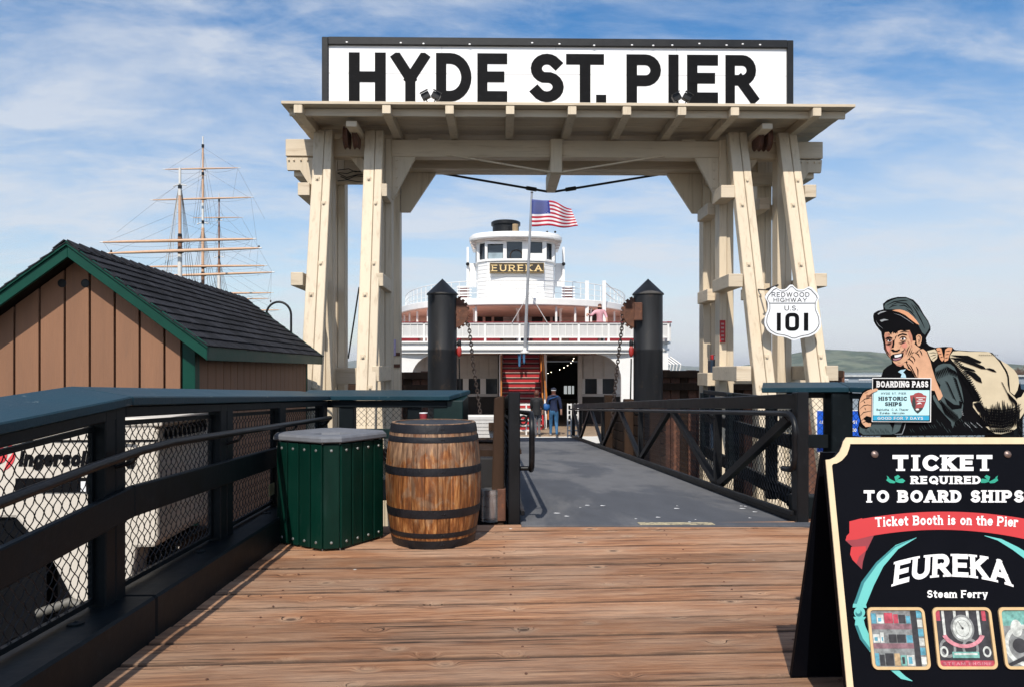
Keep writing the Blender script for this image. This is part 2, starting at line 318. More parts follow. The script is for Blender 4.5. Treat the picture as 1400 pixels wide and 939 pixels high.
# ------------------------------------------------------------------ lettering: a skeleton alphabet drawn with strokes and slabs
def ar(cx, cy, rx, ry, a0, a1, n=10):
    return [(cx+rx*cos(rad(a0+(a1-a0)*i/n)), cy+ry*sin(rad(a0+(a1-a0)*i/n))) for i in range(n+1)]
X = .68
GL = {
 'A': (.8, [[(0,0),(.4,1.0)], [(.4,1.0),(.8,0)], [(.14,.32),(.66,.32)]], [(0,0),(.8,0)]),
 'B': (.66, [[(0,0),(0,1)], [(0,1),(.36,1)]+ar(.36,.765,.24,.235,90,-90)+[(0,.53)], [(.36,.53)]+ar(.38,.265,.28,.265,90,-90)+[(0,0)]], [(0,0),(0,1)]),
 'C': (.74, [ar(.42,.5,.42,.5,48,312,16)], []),
 'D': (.7, [[(0,0),(0,1)], [(0,1),(.25,1)]+ar(.25,.5,.45,.5,90,-90,14)+[(0,0)]], [(0,0),(0,1)]),
 'E': (.56, [[(0,0),(0,1)], [(0,1),(.56,1)], [(0,0),(.56,0)], [(0,.52),(.48,.52)]], [(0,0),(0,1)]),
 'F': (.54, [[(0,0),(0,1)], [(0,1),(.54,1)], [(0,.5),(.44,.5)]], [(0,0),(0,1)]),
 'G': (.8, [ar(.43,.5,.43,.5,48,330,16)+[(.82,.42)], [(.5,.44),(.82,.44)], [(.8,.44),(.8,.08)]], []),
 'H': (.68, [[(0,0),(0,1)], [(.68,0),(.68,1)], [(0,.5),(.68,.5)]], [(0,0),(0,1),(.68,0),(.68,1)]),
 'I': (0.0, [[(0,0),(0,1)]], [(0,0),(0,1)]),
 'K': (.66, [[(0,0),(0,1)], [(0,.40),(.6,1)], [(.2,.58),(.66,0)]], [(0,0),(0,1),(.62,1),(.66,0)]),
 'L': (.54, [[(0,0),(0,1)], [(0,0),(.54,0)]], [(0,1),(0,0)]),
 'M': (.86, [[(0,0),(0,1)], [(0,1),(.43,.2)], [(.43,.2),(.86,1)], [(.86,1),(.86,0)]], [(0,0),(.86,0)]),
 'N': (.68, [[(0,0),(0,1)], [(0,1),(.68,0)], [(.68,0),(.68,1)]], [(0,0),(0,1),(.68,1)]),
 'O': (.86, [ar(.43,.5,.43,.5,0,360,24)], []),
 'P': (.64, [[(0,0),(0,1)], [(0,1),(.36,1)]+ar(.36,.72,.28,.28,90,-90)+[(0,.44)]], [(0,0),(0,1)]),
 'Q': (.86, [ar(.43,.5,.43,.5,0,360,24), [(.5,.25),(.85,-.08)]], []),
 'R': (.68, [[(0,0),(0,1)], [(0,1),(.36,1)]+ar(.36,.735,.27,.265,90,-90)+[(0,.47)], [(.3,.47),(.68,0)]], [(0,0),(0,1),(.68,0)]),
 'S': (.6, [ar(.31,.75,.27,.25,35,250,12)+ar(.31,.26,.29,.26,75,-150,12)], []),
 'T': (.72, [[(0,1),(.72,1)], [(.36,1),(.36,0)]], [(.36,0)]),
 'U': (.68, [[(0,1),(0,.34)]+ar(.34,.34,.34,.34,180,360,14)+[(.68,1)]], [(0,1),(.68,1)]),
 'V': (.76, [[(0,1),(.38,0)], [(.38,0),(.76,1)]], [(0,1),(.76,1)]),
 'W': (1.1, [[(0,1),(.27,0)], [(.27,0),(.55,1)], [(.55,1),(.83,0)], [(.83,0),(1.1,1)]], [(0,1),(1.1,1)]),
 'Y': (.74, [[(0,1),(.37,.46)], [(.74,1),(.37,.46)], [(.37,.5),(.37,0)]], [(0,1),(.74,1),(.37,0)]),
 'X': (.7, [[(0,1),(.7,0)], [(.7,1),(0,0)]], []),
 '0': (.62, [[(0,.22),(0,.78)]+ar(.22,.78,.22,.22,180,90,4)+ar(.40,.78,.22,.22,90,0,4)+[(.62,.22)]+ar(.40,.22,.22,.22,0,-90,4)+ar(.22,.22,.22,.22,270,180,4)], []),
 '1': (.0, [[(0,0),(0,1)]], []),
 '7': (.6, [[(0,1),(.6,1)], [(.6,1),(.2,0)]], []),
 '.': (.0, [[(0,-.0),(0,.035)]], []), '-': (.3, [[(0,.4),(.3,.4)]], []), '*': (.1, [[(.0,.38),(.1,.38)]], []),
 'a': (.46, [ar(.23,.45,.22,.23,150,0,6)+[(.46,0)], [(.44,.38),(.22,.38)]+ar(.2,.19,.2,.19,90,330,10)], [(.5,0)]),
 'b': (.48, [[(0,0),(0,1)], ar(.22,X/2,.26,X/2,0,360,18)], [(0,1)]),
 'c': (.46, [ar(.26,X/2,.26,X/2,50,310,14)], []),
 'd': (.5, [[(.5,0),(.5,1)], ar(.27,X/2,.26,X/2,0,360,18)], [(.5,1),(.55,0)]),
 'e': (.5, [[(0,.36),(.5,.36)], ar(.25,X/2,.26,X/2,5,315,16)], []),
 'g': (.5, [ar(.26,X/2,.26,X/2,0,360,18), [(.5,X),(.5,-.1)]+ar(.26,-.1,.24,.22,0,-160,8)], []),
 'h': (.5, [[(0,0),(0,1)], ar(.25,.42,.25,.26,165,0,8)+[(.5,0)]], [(0,1),(0,0),(.5,0)]),
 'i': (.0, [[(0,0),(0,X-.03)], [(0,1.02),(0,1.03)]], [(0,0)]),
 'k': (.5, [[(0,0),(0,1)], [(0,.26),(.42,X)], [(.14,.4),(.5,0)]], [(0,1),(0,0),(.5,0)]),
 'l': (.0, [[(0,0),(0,1)]], [(0,1),(0,0)]),
 'm': (.86, [[(0,0),(0,X)], ar(.215,.44,.215,.24,165,0,8)+[(.43,0)], ar(.645,.44,.215,.24,165,0,8)+[(.86,0)]], [(0,0),(.43,0),(.86,0)]),
 'n': (.48, [[(0,0),(0,X)], ar(.24,.42,.24,.26,165,0,8)+[(.48,0)]], [(0,0),(.48,0)]),
 'o': (.52, [ar(.26,X/2,.26,X/2,0,360,18)], []),
 'p': (.5, [[(0,-.3),(0,X)], ar(.25,X/2,.26,X/2,0,360,18)], []),
 'r': (.34, [[(0,0),(0,X)], ar(.24,.38,.24,.3,165,60,6)], [(0,0),(0,X)]),
 's': (.4, [ar(.2,.51,.18,.17,30,250,8)+ar(.2,.18,.2,.18,75,-150,8)], []),
 't': (.32, [[(.12,.92),(.12,.16)]+ar(.27,.16,.15,.16,180,280,6), [(-.04,X),(.32,X)]], []),
 'u': (.5, [[(0,X),(0,.24)]+ar(.25,.25,.25,.25,180,360,8)+[(.5,X)], [(.5,X),(.5,0)]], [(0,X),(.5,0)]),
 'y': (.5, [[(0,X),(.26,0)], [(.52,X),(.2,-.28)]], [(0,X),(.52,X)]),
}
def _clip(poly, y0, y1):
    for s, lim in ((1, y0), (-1, y1)):
        out = []
        for i in range(len(poly)):
            a, b = poly[i-1], poly[i]; ia, ib = s*(a[1]-lim) >= -1e-9, s*(b[1]-lim) >= -1e-9
            if ia != ib:
                t = (lim-a[1])/(b[1]-a[1]); out.append((a[0]+(b[0]-a[0])*t, lim))
            if ib: out.append(b)
        poly = out
        if len(poly) < 3: return []
    return poly
def ribbon(pts, w, wx=None):
    closed = math.dist(pts[0], pts[-1]) < 1e-6 and len(pts) > 3
    P = pts[:-1] if closed else list(pts); n = len(P); h = w/2
    if not closed:
        (x0, y0), (x1, y1) = P[0], P[1]; d = math.dist(P[0], P[1]); P[0] = (x0-(x1-x0)/d*h, y0-(y1-y0)/d*h)
        (x0, y0), (x1, y1) = P[-1], P[-2]; d = math.dist(P[-1], P[-2]); P[-1] = (x0-(x1-x0)/d*h, y0-(y1-y0)/d*h)
    Lf, Rt = [], []
    for i in range(n):
        a = P[i-1] if (i or closed) else None; b = P[i]; c = P[(i+1) % n] if (i < n-1 or closed) else None
        ns = []
        for p, q in ((a, b), (b, c)):
            if p and q:
                d = math.dist(p, q)
                if d > 1e-9: ns.append((-(q[1]-p[1])/d, (q[0]-p[0])/d))
        nx, ny = sum(v[0] for v in ns)/len(ns), sum(v[1] for v in ns)/len(ns); q2 = nx*nx+ny*ny
        k = h/max(q2, .35) if len(ns) == 2 else h
        Lf.append((b[0]+nx*k, b[1]+ny*k)); Rt.append((b[0]-nx*k, b[1]-ny*k))
    out = []
    for i in range(n if closed else n-1):
        j = (i+1) % n; out.append([Rt[i], Rt[j], Lf[j], Lf[i]])
    return out
IDX = []
def text_polys(s, w=.2, serif=0, sth=.13, gap=.16, space=.42):
    """letters as polygons; capital height (outer) runs 0..1 after scaling"""
    out = []; x = w/2; layer = 0; H = 1+w; IDX.clear()
    for ci, ch in enumerate(s):
        if ch == ' ': x += space+w; continue
        wd, st, sf = GL[ch]
        if serif and ch in 'IliT1': x += serif*.75 if ch != 'T' else 0
        for q in st:
            low = -w/2
            if ch in 'gypQ': low = -.6
            for quad in ribbon(q, w):
                pl = _clip([(a, b) for a, b in quad], low, 1+w/2)
                if pl: out.append((layer % 5, [((a+x)/H, (b+w/2)/H) for a, b in pl])); IDX.append(ci)
            layer += 1
        if serif:
            for sx, sy in sf:
                y0 = -w/2 if sy == 0 else (sy+w/2-sth)
                if sy == 0: y1 = -w/2+sth
                else: y1 = sy+w/2
                out.append((layer % 5, [((sx+x-w/2-serif)/H, (y0+w/2)/H), ((sx+x+w/2+serif)/H, (y0+w/2)/H), ((sx+x+w/2+serif)/H, (y1+w/2)/H), ((sx+x-w/2-serif)/H, (y1+w/2)/H)])); IDX.append(ci)
            layer += 1
        if serif and ch in 'Ili1': x += serif*.75
        x += wd + w + gap
    return out, (x-gap-w/2)/H
def put_text(mb, s, fn, x0, x1, y0, y1, **kw):
    """fn(a,b,layer)->point; text fills a in x0..x1, capitals b from y0 (bottom) to y1 (top)"""
    polys, W = text_polys(s, **kw)
    for ly, pl in polys:
        p = [fn(x0+(x1-x0)*a/W, y0+(y1-y0)*b, ly) for a, b in pl]
        mb.add([tuple(q) for q in p], [tuple(range(len(p)))])

def letters(name, m, parent, s, fn, x0, x1, y0, y1, **kw):
    """like put_text, but every character is a part of its own"""
    polys, W = text_polys(s, **kw); idx = list(IDX); per = {}
    for (ly, pl), ci in zip(polys, idx):
        mb = per.setdefault(ci, MB())
        p = [fn(x0+(x1-x0)*a/W, y0+(y1-y0)*b, ly) for a, b in pl]
        mb.add([tuple(q) for q in p], [tuple(range(len(p)))])
    for ci in sorted(per): per[ci].build(name, m, parent)
# ================================================================== THE SETTING
def water_ground():
    w = mat('bay_water', (.02, .045, .055), .12, var=.2, scale=(.1, .1, .1), bump=.6, bscale=(1.3, 1.0, 1), bdist=.15)
    setk(MB().box(-9000, 9000, -400, 12000, -4.2, -4.0).build('water', w), 'dark bay water under and beyond the pier')
    gm = mat('quay_asphalt', (.06, .058, .055), .9, var=.3, scale=(2, 2, 2), bump=.4)
    setk(MB().box(-14, -1.95, -6, 15.0, -4.1, -0.95).build('quay_ground', gm), 'dark asphalt of the quay below the left fence')
    setk(MB().box(-2.0, 6.5, -6, 6.05, -4.1, -0.25).build('deck_substructure', OLDWOOD), 'dark timber base under the plank deck')
water_ground()
def hills():
    hm = mat('hill_grass_scrub', (.115, .135, .085), .95, var=.4, scale=(.02, .01, .03), col2=(.045, .07, .04), f2=.95, scale2=(.016, .010, .03), lo2=.46, hi2=.56, bump=.4, bdist=4, bscale=(.03,.03,.05))
    def ridge(name, prof, D, label, depth=500):
        mb = MB(); n = 90; rows = 7; vs = []
        xs = [prof[0][0]+(prof[-1][0]-prof[0][0])*i/n for i in range(n+1)]
        def h(x):
            for (a, ya), (b, yb) in zip(prof, prof[1:]):
                if a <= x <= b: return ya+(yb-ya)*(x-a)/(b-a)
            return prof[-1][1]
        for j in range(rows+1):
            f = j/rows
            for x in xs:
                wob = (sin(x*.13+j*1.3)*.9+sin(x*.31+j*2.2)*.5)*(1 if 0 < j < rows else .35)
                y = HOR+6 + (h(x)-HOR-6)*sin(f*PI/2) + wob*(.6 if j else 0)
                DD = D+depth*f
                vs.append(tuple(C((x-700)/FOC*D*(1+0*f), DD, -4.2 if j == 0 else EYE-(y-HOR)/FOC*DD)))
        fs = [(j*(n+1)+i, j*(n+1)+i+1, (j+1)*(n+1)+i+1, (j+1)*(n+1)+i) for j in range(rows) for i in range(n)]
        return setk(mb.add(vs, fs).build(name, hm, smooth=60), label)
    ridge('hill', [(1040,507),(1110,501),(1150,496),(1180,489),(1213,483),(1260,477),(1330,480),(1420,488),(1600,500),(1800,507)], 1500, 'green grey hill across the bay at the right')
    ridge('far_hill', [(330,506),(400,498),(450,493),(480,491),(520,496),(600,503),(700,506)], 6000, 'faint far hill across the bay at the left', 900)
    ridge('far_hill', [(860,506),(920,501),(950,498),(985,501),(1060,505),(1100,506)], 6500, 'faint far hill across the bay behind the gate', 900)
hills()

def deck():
    root = MB().box(-1.9, 6.4, -3.2, 6.10, -.24, -.075).build('deck_frame', OLDWOOD)
    setk(root, 'timber deck of wide weathered planks'); root.name = 'plank_deck'
    proto = {}
    y = 6.13; k = 0
    while y > -3.0:
        wd = random.choice((.245, .255, .265, .275))
        dz = random.uniform(-.0035, .0035)
        mb = MB(); a, b = y-wd+.009, y; c = .010; z = dz
        # chamfered plank, a shade cupped
        prof = [(a, -.07), (a, z-c), (a+c, z), ((a+b)/2, z+.0015), (b-c, z), (b, z-c), (b, -.07)]
        x0, x1 = -1.96, 6.3
        n = len(prof)
        vs = [(x0, p, q) for p, q in prof]+[(x1, p, q) for p, q in prof]
        mb.add(vs, [tuple(range(n)), tuple(range(n, 2*n))[::-1]]+[(i, n+i, n+(i+1) % n, (i+1) % n) for i in range(n)])
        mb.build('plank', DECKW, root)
        y -= wd; k += 1
    # nail heads
    mb = MB()
    for i in range(30):
        yy = 6.0-.16*i
        for xx in (-1.1, .25, 1.55):
            mb.lathe([(.0001, .0052), (.006, .0045), (.007, .002)], (xx+random.uniform(-.02, .02), yy+random.uniform(-.03, .03), 0), 6)
    mb.build('nail_heads', RUSTY, root, kind='stuff')
deck()

# ================================================================== THE GATE
TH_SITE, TH_GATE = TH, rad(0.95)   # the gateway stands a little askew to the deck: it faces the camera more squarely
TH = TH_GATE                       # the gateway and its signs are laid out in their own frame, then turned as whole things
GX = XY(760, 16.1)                 # centre of the gateway
def turn(o):
    a = TH_GATE-TH_SITE; x, y, z = o.location
    o.location = (x*cos(a)-y*sin(a), x*sin(a)+y*cos(a), z); o.rotation_euler = (0, 0, a)
def gate():
    g = thing('timber_gateway', 'tall cream timber gateway with raking legs standing over the gangway', 'gateway', (GX, 16.2, -3.9))
    def rakeY(z): return 15.67 - (5.8-z)*.262
    for sx in (-1, 1):
        for off, k in ((3.92, 0), (5.0, 1)):
            cx = GX+sx*off
            for s2 in (-1, 1):
                a, b = (cx-.20, cx+.024) if s2 < 0 else (cx+.034, cx+.195)
                zt, zb = 6.42, -3.9; dp = .2 if s2 < 0 else .215
                p = []
                for z in (zb, zt):
                    y = min(rakeY(z), 15.84); l_ = (5.8-z)*.0155; p += [(a+l_, y-dp/2, z), (b+l_, y-dp/2, z), (b+l_, y+dp/2, z), (a+l_, y+dp/2, z)]
                MB().hexa(p).build('raking_leg_board', CREAM, g, bevel=.012)
        for off in (3.76, 5.05):
            cx = GX+sx*off; e = .003 if sx > 0 else 0
            MB().box(cx-.16, cx+.006, 16.03, 16.37, -3.9, 6.35).build('front_post', CREAM, g, bevel=.012)
            MB().box(cx+.012, cx+.16, 16.045, 16.36, -3.9, 6.35).build('front_post', CREAM, g, bevel=.012)
            MB().box(cx-.18, cx+.0, 17.25, 17.6, -3.9, 6.35).build('rear_post', CREAM, g, bevel=.012)
            MB().box(cx+.006, cx+.17, 17.26, 17.62, -3.9, 6.35).build('rear_post', CREAM, g, bevel=.012)
        # girts from front to back
        for z0, z1 in ((4.93, 5.20), (2.99, 3.26), (1.08, 1.38)):
            yf = rakeY((z0+z1)/2)
            xa, xb = GX+sx*5.215, GX+sx*5.46
            MB().box(xa, xb, yf-.12, 17.72, z0, z1).build('girt', CREAMH, g, bevel=.01)
            xa, xb = GX+sx*(3.44 if sx > 0 else 3.60), GX+sx*3.735
            MB().box(xa, xb, yf-.10, 16.02, z0-.01, z1-.01).build('girt', CREAMH, g, bevel=.01)
            if sx > 0: MB().box(xa, xb-sx*.02, 16.40, 17.24, z0-.15, z1-.15).build('girt', CREAMH, g, bevel=.01)
            # a second rear girt of the outer frame
            if sx > 0: MB().box(GX+sx*4.62, GX+sx*4.86, 16.4, 17.7, z0-.02, z1-.03).build('girt', CREAMH, g, bevel=.01)
        # cross ties between the two frames of a tower, low down
        MB().box(GX+sx*3.95, GX+sx*5.9, 16.40, 16.62, .98, 1.34).build('cross_tie', CREAMH, g, bevel=.01)
        MB().box(GX+sx*3.6, GX+sx*5.85, 17.0, 17.22, 5.62, 5.90).build('cross_tie', CREAMH, g, bevel=.01)
        # iron gusset plates below the beam ends
        q = lambda a, b, t: (GX+sx*a, t, b)
        MB().prism([(5.21, 5.94), (5.92, 5.94), (5.90, 5.66), (5.62, 5.66), (5.36, 5.25), (5.21, 5.2)], q, 16.12, 16.20).build('gusset_plate', CREAM, g, bevel=.006)
        MB().box(GX+sx*5.50, GX+sx*5.78, 16.22, 17.4, 5.55, 5.90).build('beam_block', CREAMH, g, bevel=.01)
        # knee braces in both frames
        z1 = 5.965
        MB().prism([(3.60, z1), (3.08, z1), (3.58, 5.02), (3.60, 5.02)], q, 16.10, 16.19).build('knee_brace', CREAM, g, bevel=.006)
        MB().prism([(3.58, z1), (2.70, z1), (3.08, z1-.3), (3.58, 4.62)][::1] if False else [(3.58, z1-.01), (2.74, z1-.01), (3.36, 5.02), (3.58, 5.02)], q, 17.34, 17.46).build('knee_brace', CREAM, g, bevel=.006)
        # slanting outrigger braces and sheaves below the platform
        MB().beam((GX+sx*4.2, 16.3, 5.7), (GX+sx*4.75, 16.3, 6.4), .2, .2, (0,1,0)).build('strut', CREAM, g, bevel=.01)
        MB().beam((GX+sx*4.25, 14.9, 6.28), (GX+sx*4.25, 17.6, 6.28), .22, .12).build('joist', CREAMH, g, bevel=.01)
        for dx_ in (-.10, .10):
            MB().lathe([(.06, -.05), (.24, -.05), (.20, -.02), (.20, .02), (.24, .05), (.06, .05)], (GX+sx*4.36+dx_, 15.5, 6.18), 20, axis='x').build('sheave', RUSTY, g, smooth=40)
    # main beams
    xl, xr = GX-5.93, GX+5.93
    MB().box(xl, xr, 16.10, 16.38, 5.965, 6.34).build('main_beam', CREAMH, g, bevel=.012)
    MB().box(xl+.1, xr-.1, 17.28, 17.58, 5.96, 6.33).build('main_beam', CREAMH, g, bevel=.012)
    MB().box(GX-3.5, GX+3.5, 17.0, 17.24, 5.95, 6.2).build('inner_beam', CREAMH, g, bevel=.012)
    # king post, needle beam and truss rods
    MB().box(GX-.13, GX+.13, 15.99, 16.09, 5.60, 6.34).build('king_post', CREAM, g, bevel=.01)
    MB().box(GX-.12, GX+.12, 16.094, 17.75, 5.58, 5.93).build('needle_beam', CREAM, g, bevel=.01)
    for sx in (-1, 1):
        MB().tube([(GX+sx*.14, 16.02, 5.62), (GX+sx*2.4, 16.04, 6.0)], .022, 8).build('truss_rod', CREAM, g, smooth=60)
        MB().tube([(GX+sx*.1, 17.62, 5.58), (GX+sx*2.9, 17.62, 6.05)], .028, 8).build('truss_rod', BLACK, g, smooth=60)
        MB().tube([(GX+sx*.35, 17.62, 5.625), (GX+sx*.6, 17.62, 5.665)], .05, 8).build('turnbuckle', BLACK, g, smooth=60)
    for px in (584, 760, 934):
        x = XY(px, 16.6); MB().box(x-.15, x+.15, 16.45, 16.95, 6.341, 6.375).build('packing_block', CREAM, g)
        MB().box(x-.15, x+.15, 16.11, 16.30, 6.342, 6.373).build('packing_block', CREAM, g)
    # platform
    edges = [14.53, 14.84, 15.15, 15.46, 15.77, 16.08, 16.39, 16.70, 17.01, 17.32, 17.75]
    xa, xb = XY(384, 14.53), XY(1170, 14.53)
    for i, (y0, y1) in enumerate(zip(edges, edges[1:])):
        MB().box(xa, xb, y0+.006, y1-.006, 6.545+.004*(i % 2), 6.605).build('platform_plank', CREAMH, g, bevel=.006)
    MB().box(xa+.1, xb-.1, 14.76, 14.82, 6.39, 6.535).build('fascia_board', CREAMH, g, bevel=.005)
    for px in (407, 528, 614.5, 697.5, 782.5, 857.5, 933, 1005.5, 1118):
        x = XY(px, 14.53)
        MB().box(x-.085, x+.085, 14.55, 17.7, 6.368, 6.543).build('rafter', CREAM, g, bevel=.008)
    # bolts
    mb = MB()
    for sx in (-1, 1):
        for off in (3.84, 4.0, 4.92, 5.08):
            for z in ((4.75, 3.45, .95) if off in (3.84, 4.92) else (5.3, 2.8, 1.55)):
                l_ = (5.8-z)*.0155; mb.lathe([(.0001, -.05), (.025, -.045), (.03, 0)], (GX+sx*off+l_, min(rakeY(z), 15.84)-.102, z), 8, axis='y')
                mb.box(GX+sx*off+l_-.045, GX+sx*off+l_+.045, min(rakeY(z), 15.84)-.12, min(rakeY(z), 15.84)-.10, z-.045, z+.045)
        for z in (5.1, 5.3, 5.5, 5.7, 5.88): mb.lathe([(.0001, -.03), (.02, -.02), (.02, 0)], (GX+sx*3.5, 16.09, z), 6, axis='y')
        for a in (5.3, 5.45, 5.6, 5.75, 5.86): mb.lathe([(.0001, -.03), (.02, -.02), (.02, 0)], (GX+sx*a, 16.11, 5.88), 6, axis='y')
        for o in (3.84, 4.0, 4.92, 5.08):
            for z in (5.95, 6.1): mb.lathe([(.0001, -.03), (.025, -.02), (.025, 0)], (GX+sx*o, 15.73, z), 6, axis='y')
    mb.build('bolts', CREAM, g, kind='stuff')
    # iron bands and a cable on the left tower
    for z in (1.35, 1.62): MB().box(GX-3.77, GX-3.58, 17.23, 17.248, z, z+.08).build('iron_band', RUSTY, g)
    MB().tube([PY(491, 393, 18.2), PY(476, 490, 18.2)], .02, 6).build('stay_cable', BLACK, g)
    random.seed(21)
    for k in range(5):
        z = 5.62+.07*k; pts = [(GX-4.95+.2*q+random.uniform(-.04, .04), 16.93+random.uniform(-.03, .03), z+random.uniform(-.07, .07)) for q in range(6)]
        MB().tube(pts, .010, 5).build('wiring', BLACK, g)
    # the name board
    s = thing('pier_name_sign', 'long white board reading HYDE ST. PIER in black capitals on top of the gateway', 'sign', (GX, 15.95, 6.607))
    Y = 15.9
    x0, x1 = XY(440.5, Y), XY(1084, Y); zt = PY(700, 53.6, Y).z; zb = 6.607
    MB().box(x0+.1, x1-.1, Y+.02, Y+.12, zb, zt-.1).build('board', SIGNW, s)
    fw = .135
    MB().box(x0, x0+fw, Y-.04, Y+.14, zb, zt).build('frame', BLACK, s, bevel=.01)
    MB().box(x1-fw, x1, Y-.04, Y+.14, zb, zt).build('frame', BLACK, s, bevel=.01)
    MB().box(x0+fw, x1-fw, Y-.045, Y+.142, zt-fw-.03, zt+.003).build('frame', BLACK, s, bevel=.01)
    for i in range(4):   # board joints
        pass
    zj = PY(700, 101.5, Y).z
    MB().box(x0+fw, x1-fw, Y+.017, Y+.0195, zj-.004, zj+.004).build('board_joint', mat('joint_grey', (.45, .44, .43), .6), s)
    for px in (604, 760, 925): MB().box(XY(px, Y)-.004, XY(px, Y)+.004, Y+.0175, Y+.0195, zb, zt-fw-.03).build('board_joint', MATS['joint_grey'], s)
    fn = lambda a, b, l: (a, Y+.014-.0012*l, b)
    ztop, zbot = PY(700, 73.2, Y).z, PY(700, 139.6, Y).z
    mb = MB()
    word = {'H': (476.6, 527.3), 'Y': (534, 587.6), 'D': (596, 644.6), 'E': (652.6, 693.5), 'S': (723.5, 771), 'T': (774, 826)}
    seq = [('H',476.6,527.3),('Y',533,588.6),('D',596,644.6),('E',652.6,693.5),('S',723.5,771),('T',774,826),('P',856.6,904),('I',914,928),('E',939.5,982),('R',992,1039)]
    for ch, a, b in seq:
        xa_, xb_ = XY(a, Y), XY(b, Y)
        polys, W = text_polys(ch, w=.285); mb = MB()
        allx = [p[0] for _, pl in polys for p in pl]; mn, mxx = min(allx), max(allx)
        for ly, pl in polys:
            p = [fn(xa_+(xb_-xa_)*(u-mn)/(mxx-mn), zbot+(ztop-zbot)*v, ly+(1 if ch in 'ABCD' else 0)) for u, v in pl]
            mb.add(p, [tuple(range(len(p)))])
        mb.build('letter', LETTER, s)
    mb = MB()
    xa_, xb_ = XY(815, Y), XY(829, Y)
    mb.add([fn(xa_, zbot, 1), fn(xb_, zbot, 1), fn(xb_, PY(700, 129, Y).z, 1), fn(xa_, PY(700, 129, Y).z, 1)], [(0,1,2,3)])
    mb.build('full_stop', LETTER, s)
    mb = MB()
    for px in [472, 546, 580, 640, 730, 763, 810, 865, 893, 921, 953, 991, 1016, 1038]:
        x = XY(px+random.uniform(-3, 3), Y); z = zt-fw+random.uniform(-.02, .04)
        mb.ball((x, Y-.05, z), .022, 6, 4, (1.2, .5, .8))
    mb.build('gull_droppings', SIGNW, s, kind='stuff')
    # pairs of floodlights on the platform edge
    for pxa, pxb, lab in ((582, 596, 'small black floodlight pair on the platform below the letters HYDE'), (925, 939, 'small black floodlight pair on the platform below the letters PIER')):
        fl = thing('floodlight_pair', lab, 'floodlight', (XY((pxa+pxb)/2, 14.9), 14.9, 6.607), group='floodlight pairs below the name sign')
        for i, px in enumerate((pxa, pxb)):
            x = XY(px, 14.9); sg = -1 if i == 0 else 1
            a = rad(28*(-sg))
            ca, sa = cos(a), sin(a)
            def tf(u, v, w, x=x, ca=ca, sa=sa): return (x+u*ca-w*sa, 14.9+v, 6.85+u*sa+w*ca)
            h = MB(tf).box(-.085, .085, -.05, .06, -.065, .065).build('lamp_housing', BLACK, fl, bevel=.01)
            MB(tf).box(-.07, .07, .061, .068, -.05, .05).build('lamp_glass', GLASS, h)
            MB(tf).box(-.09, .09, -.10, -.051, .066, .08).build('visor', BLACK, h)
        MB().tube([(XY(pxa, 14.9), 14.9, 6.79), (XY((pxa+pxb)/2, 14.9), 14.9, 6.62), (XY(pxb, 14.9), 14.9, 6.79)], .015, 6).build('bracket', BLACK, fl)
    # small fixtures on the posts
    Yp = 15.99
    a, b = XY(984.5, Yp), XY(990.5, Yp)
    r = thing('red_warning_sign', 'narrow red sign on the inner right gateway post', 'sign', (a, Yp, PY(987, 468, Yp).z))
    MB().box(a, b+.02, Yp, Yp+.03, PY(987, 468, Yp).z, PY(987, 438, Yp).z).build('board', REDP, r)
    mb = MB()
    for i in range(5):
        z = PY(987, 443+5.3*i, Yp).z; mb.box(a+.02, b-.01, Yp-.004, Yp-.001, z-.02, z+.02)
    mb.build('print', mat('pale_print', (.55, .30, .28), .6), r)
    ub = thing('utility_box', 'dark blue upright box beside the inner right gateway post', 'utility box', (XY(977, 16.8), 16.8, .2))
    MB().box(XY(970, 16.8), XY(984, 16.8), 16.7, 16.95, -.5, PY(977, 492, 16.8).z).build('housing', mat('navy_box', (.02, .035, .06), .4), ub, bevel=.01)
    MB().box(XY(972, 16.8), XY(982, 16.8), 16.75, 16.9, PY(977, 491.7, 16.8).z, PY(977, 485, 16.8).z).build('red_cap', REDP, ub, bevel=.01)
    MB().box(XY(975, 16.8), XY(978, 16.8), 16.742, 16.748, PY(977, 491, 16.8).z, PY(977, 486, 16.8).z).build('white_stripe', SIGNW, ub)
    pn = MB().box(XY(537, 17.2), XY(541, 17.2), 17.2, 17.24, PY(539, 486, 17.2).z, PY(539, 464, 17.2).z).build('small_notice', mat('lilac_notice', (.5, .42, .62), .6))
    tag(pn, 'narrow lilac notice on the inner left gateway post', 'notice')
gate()

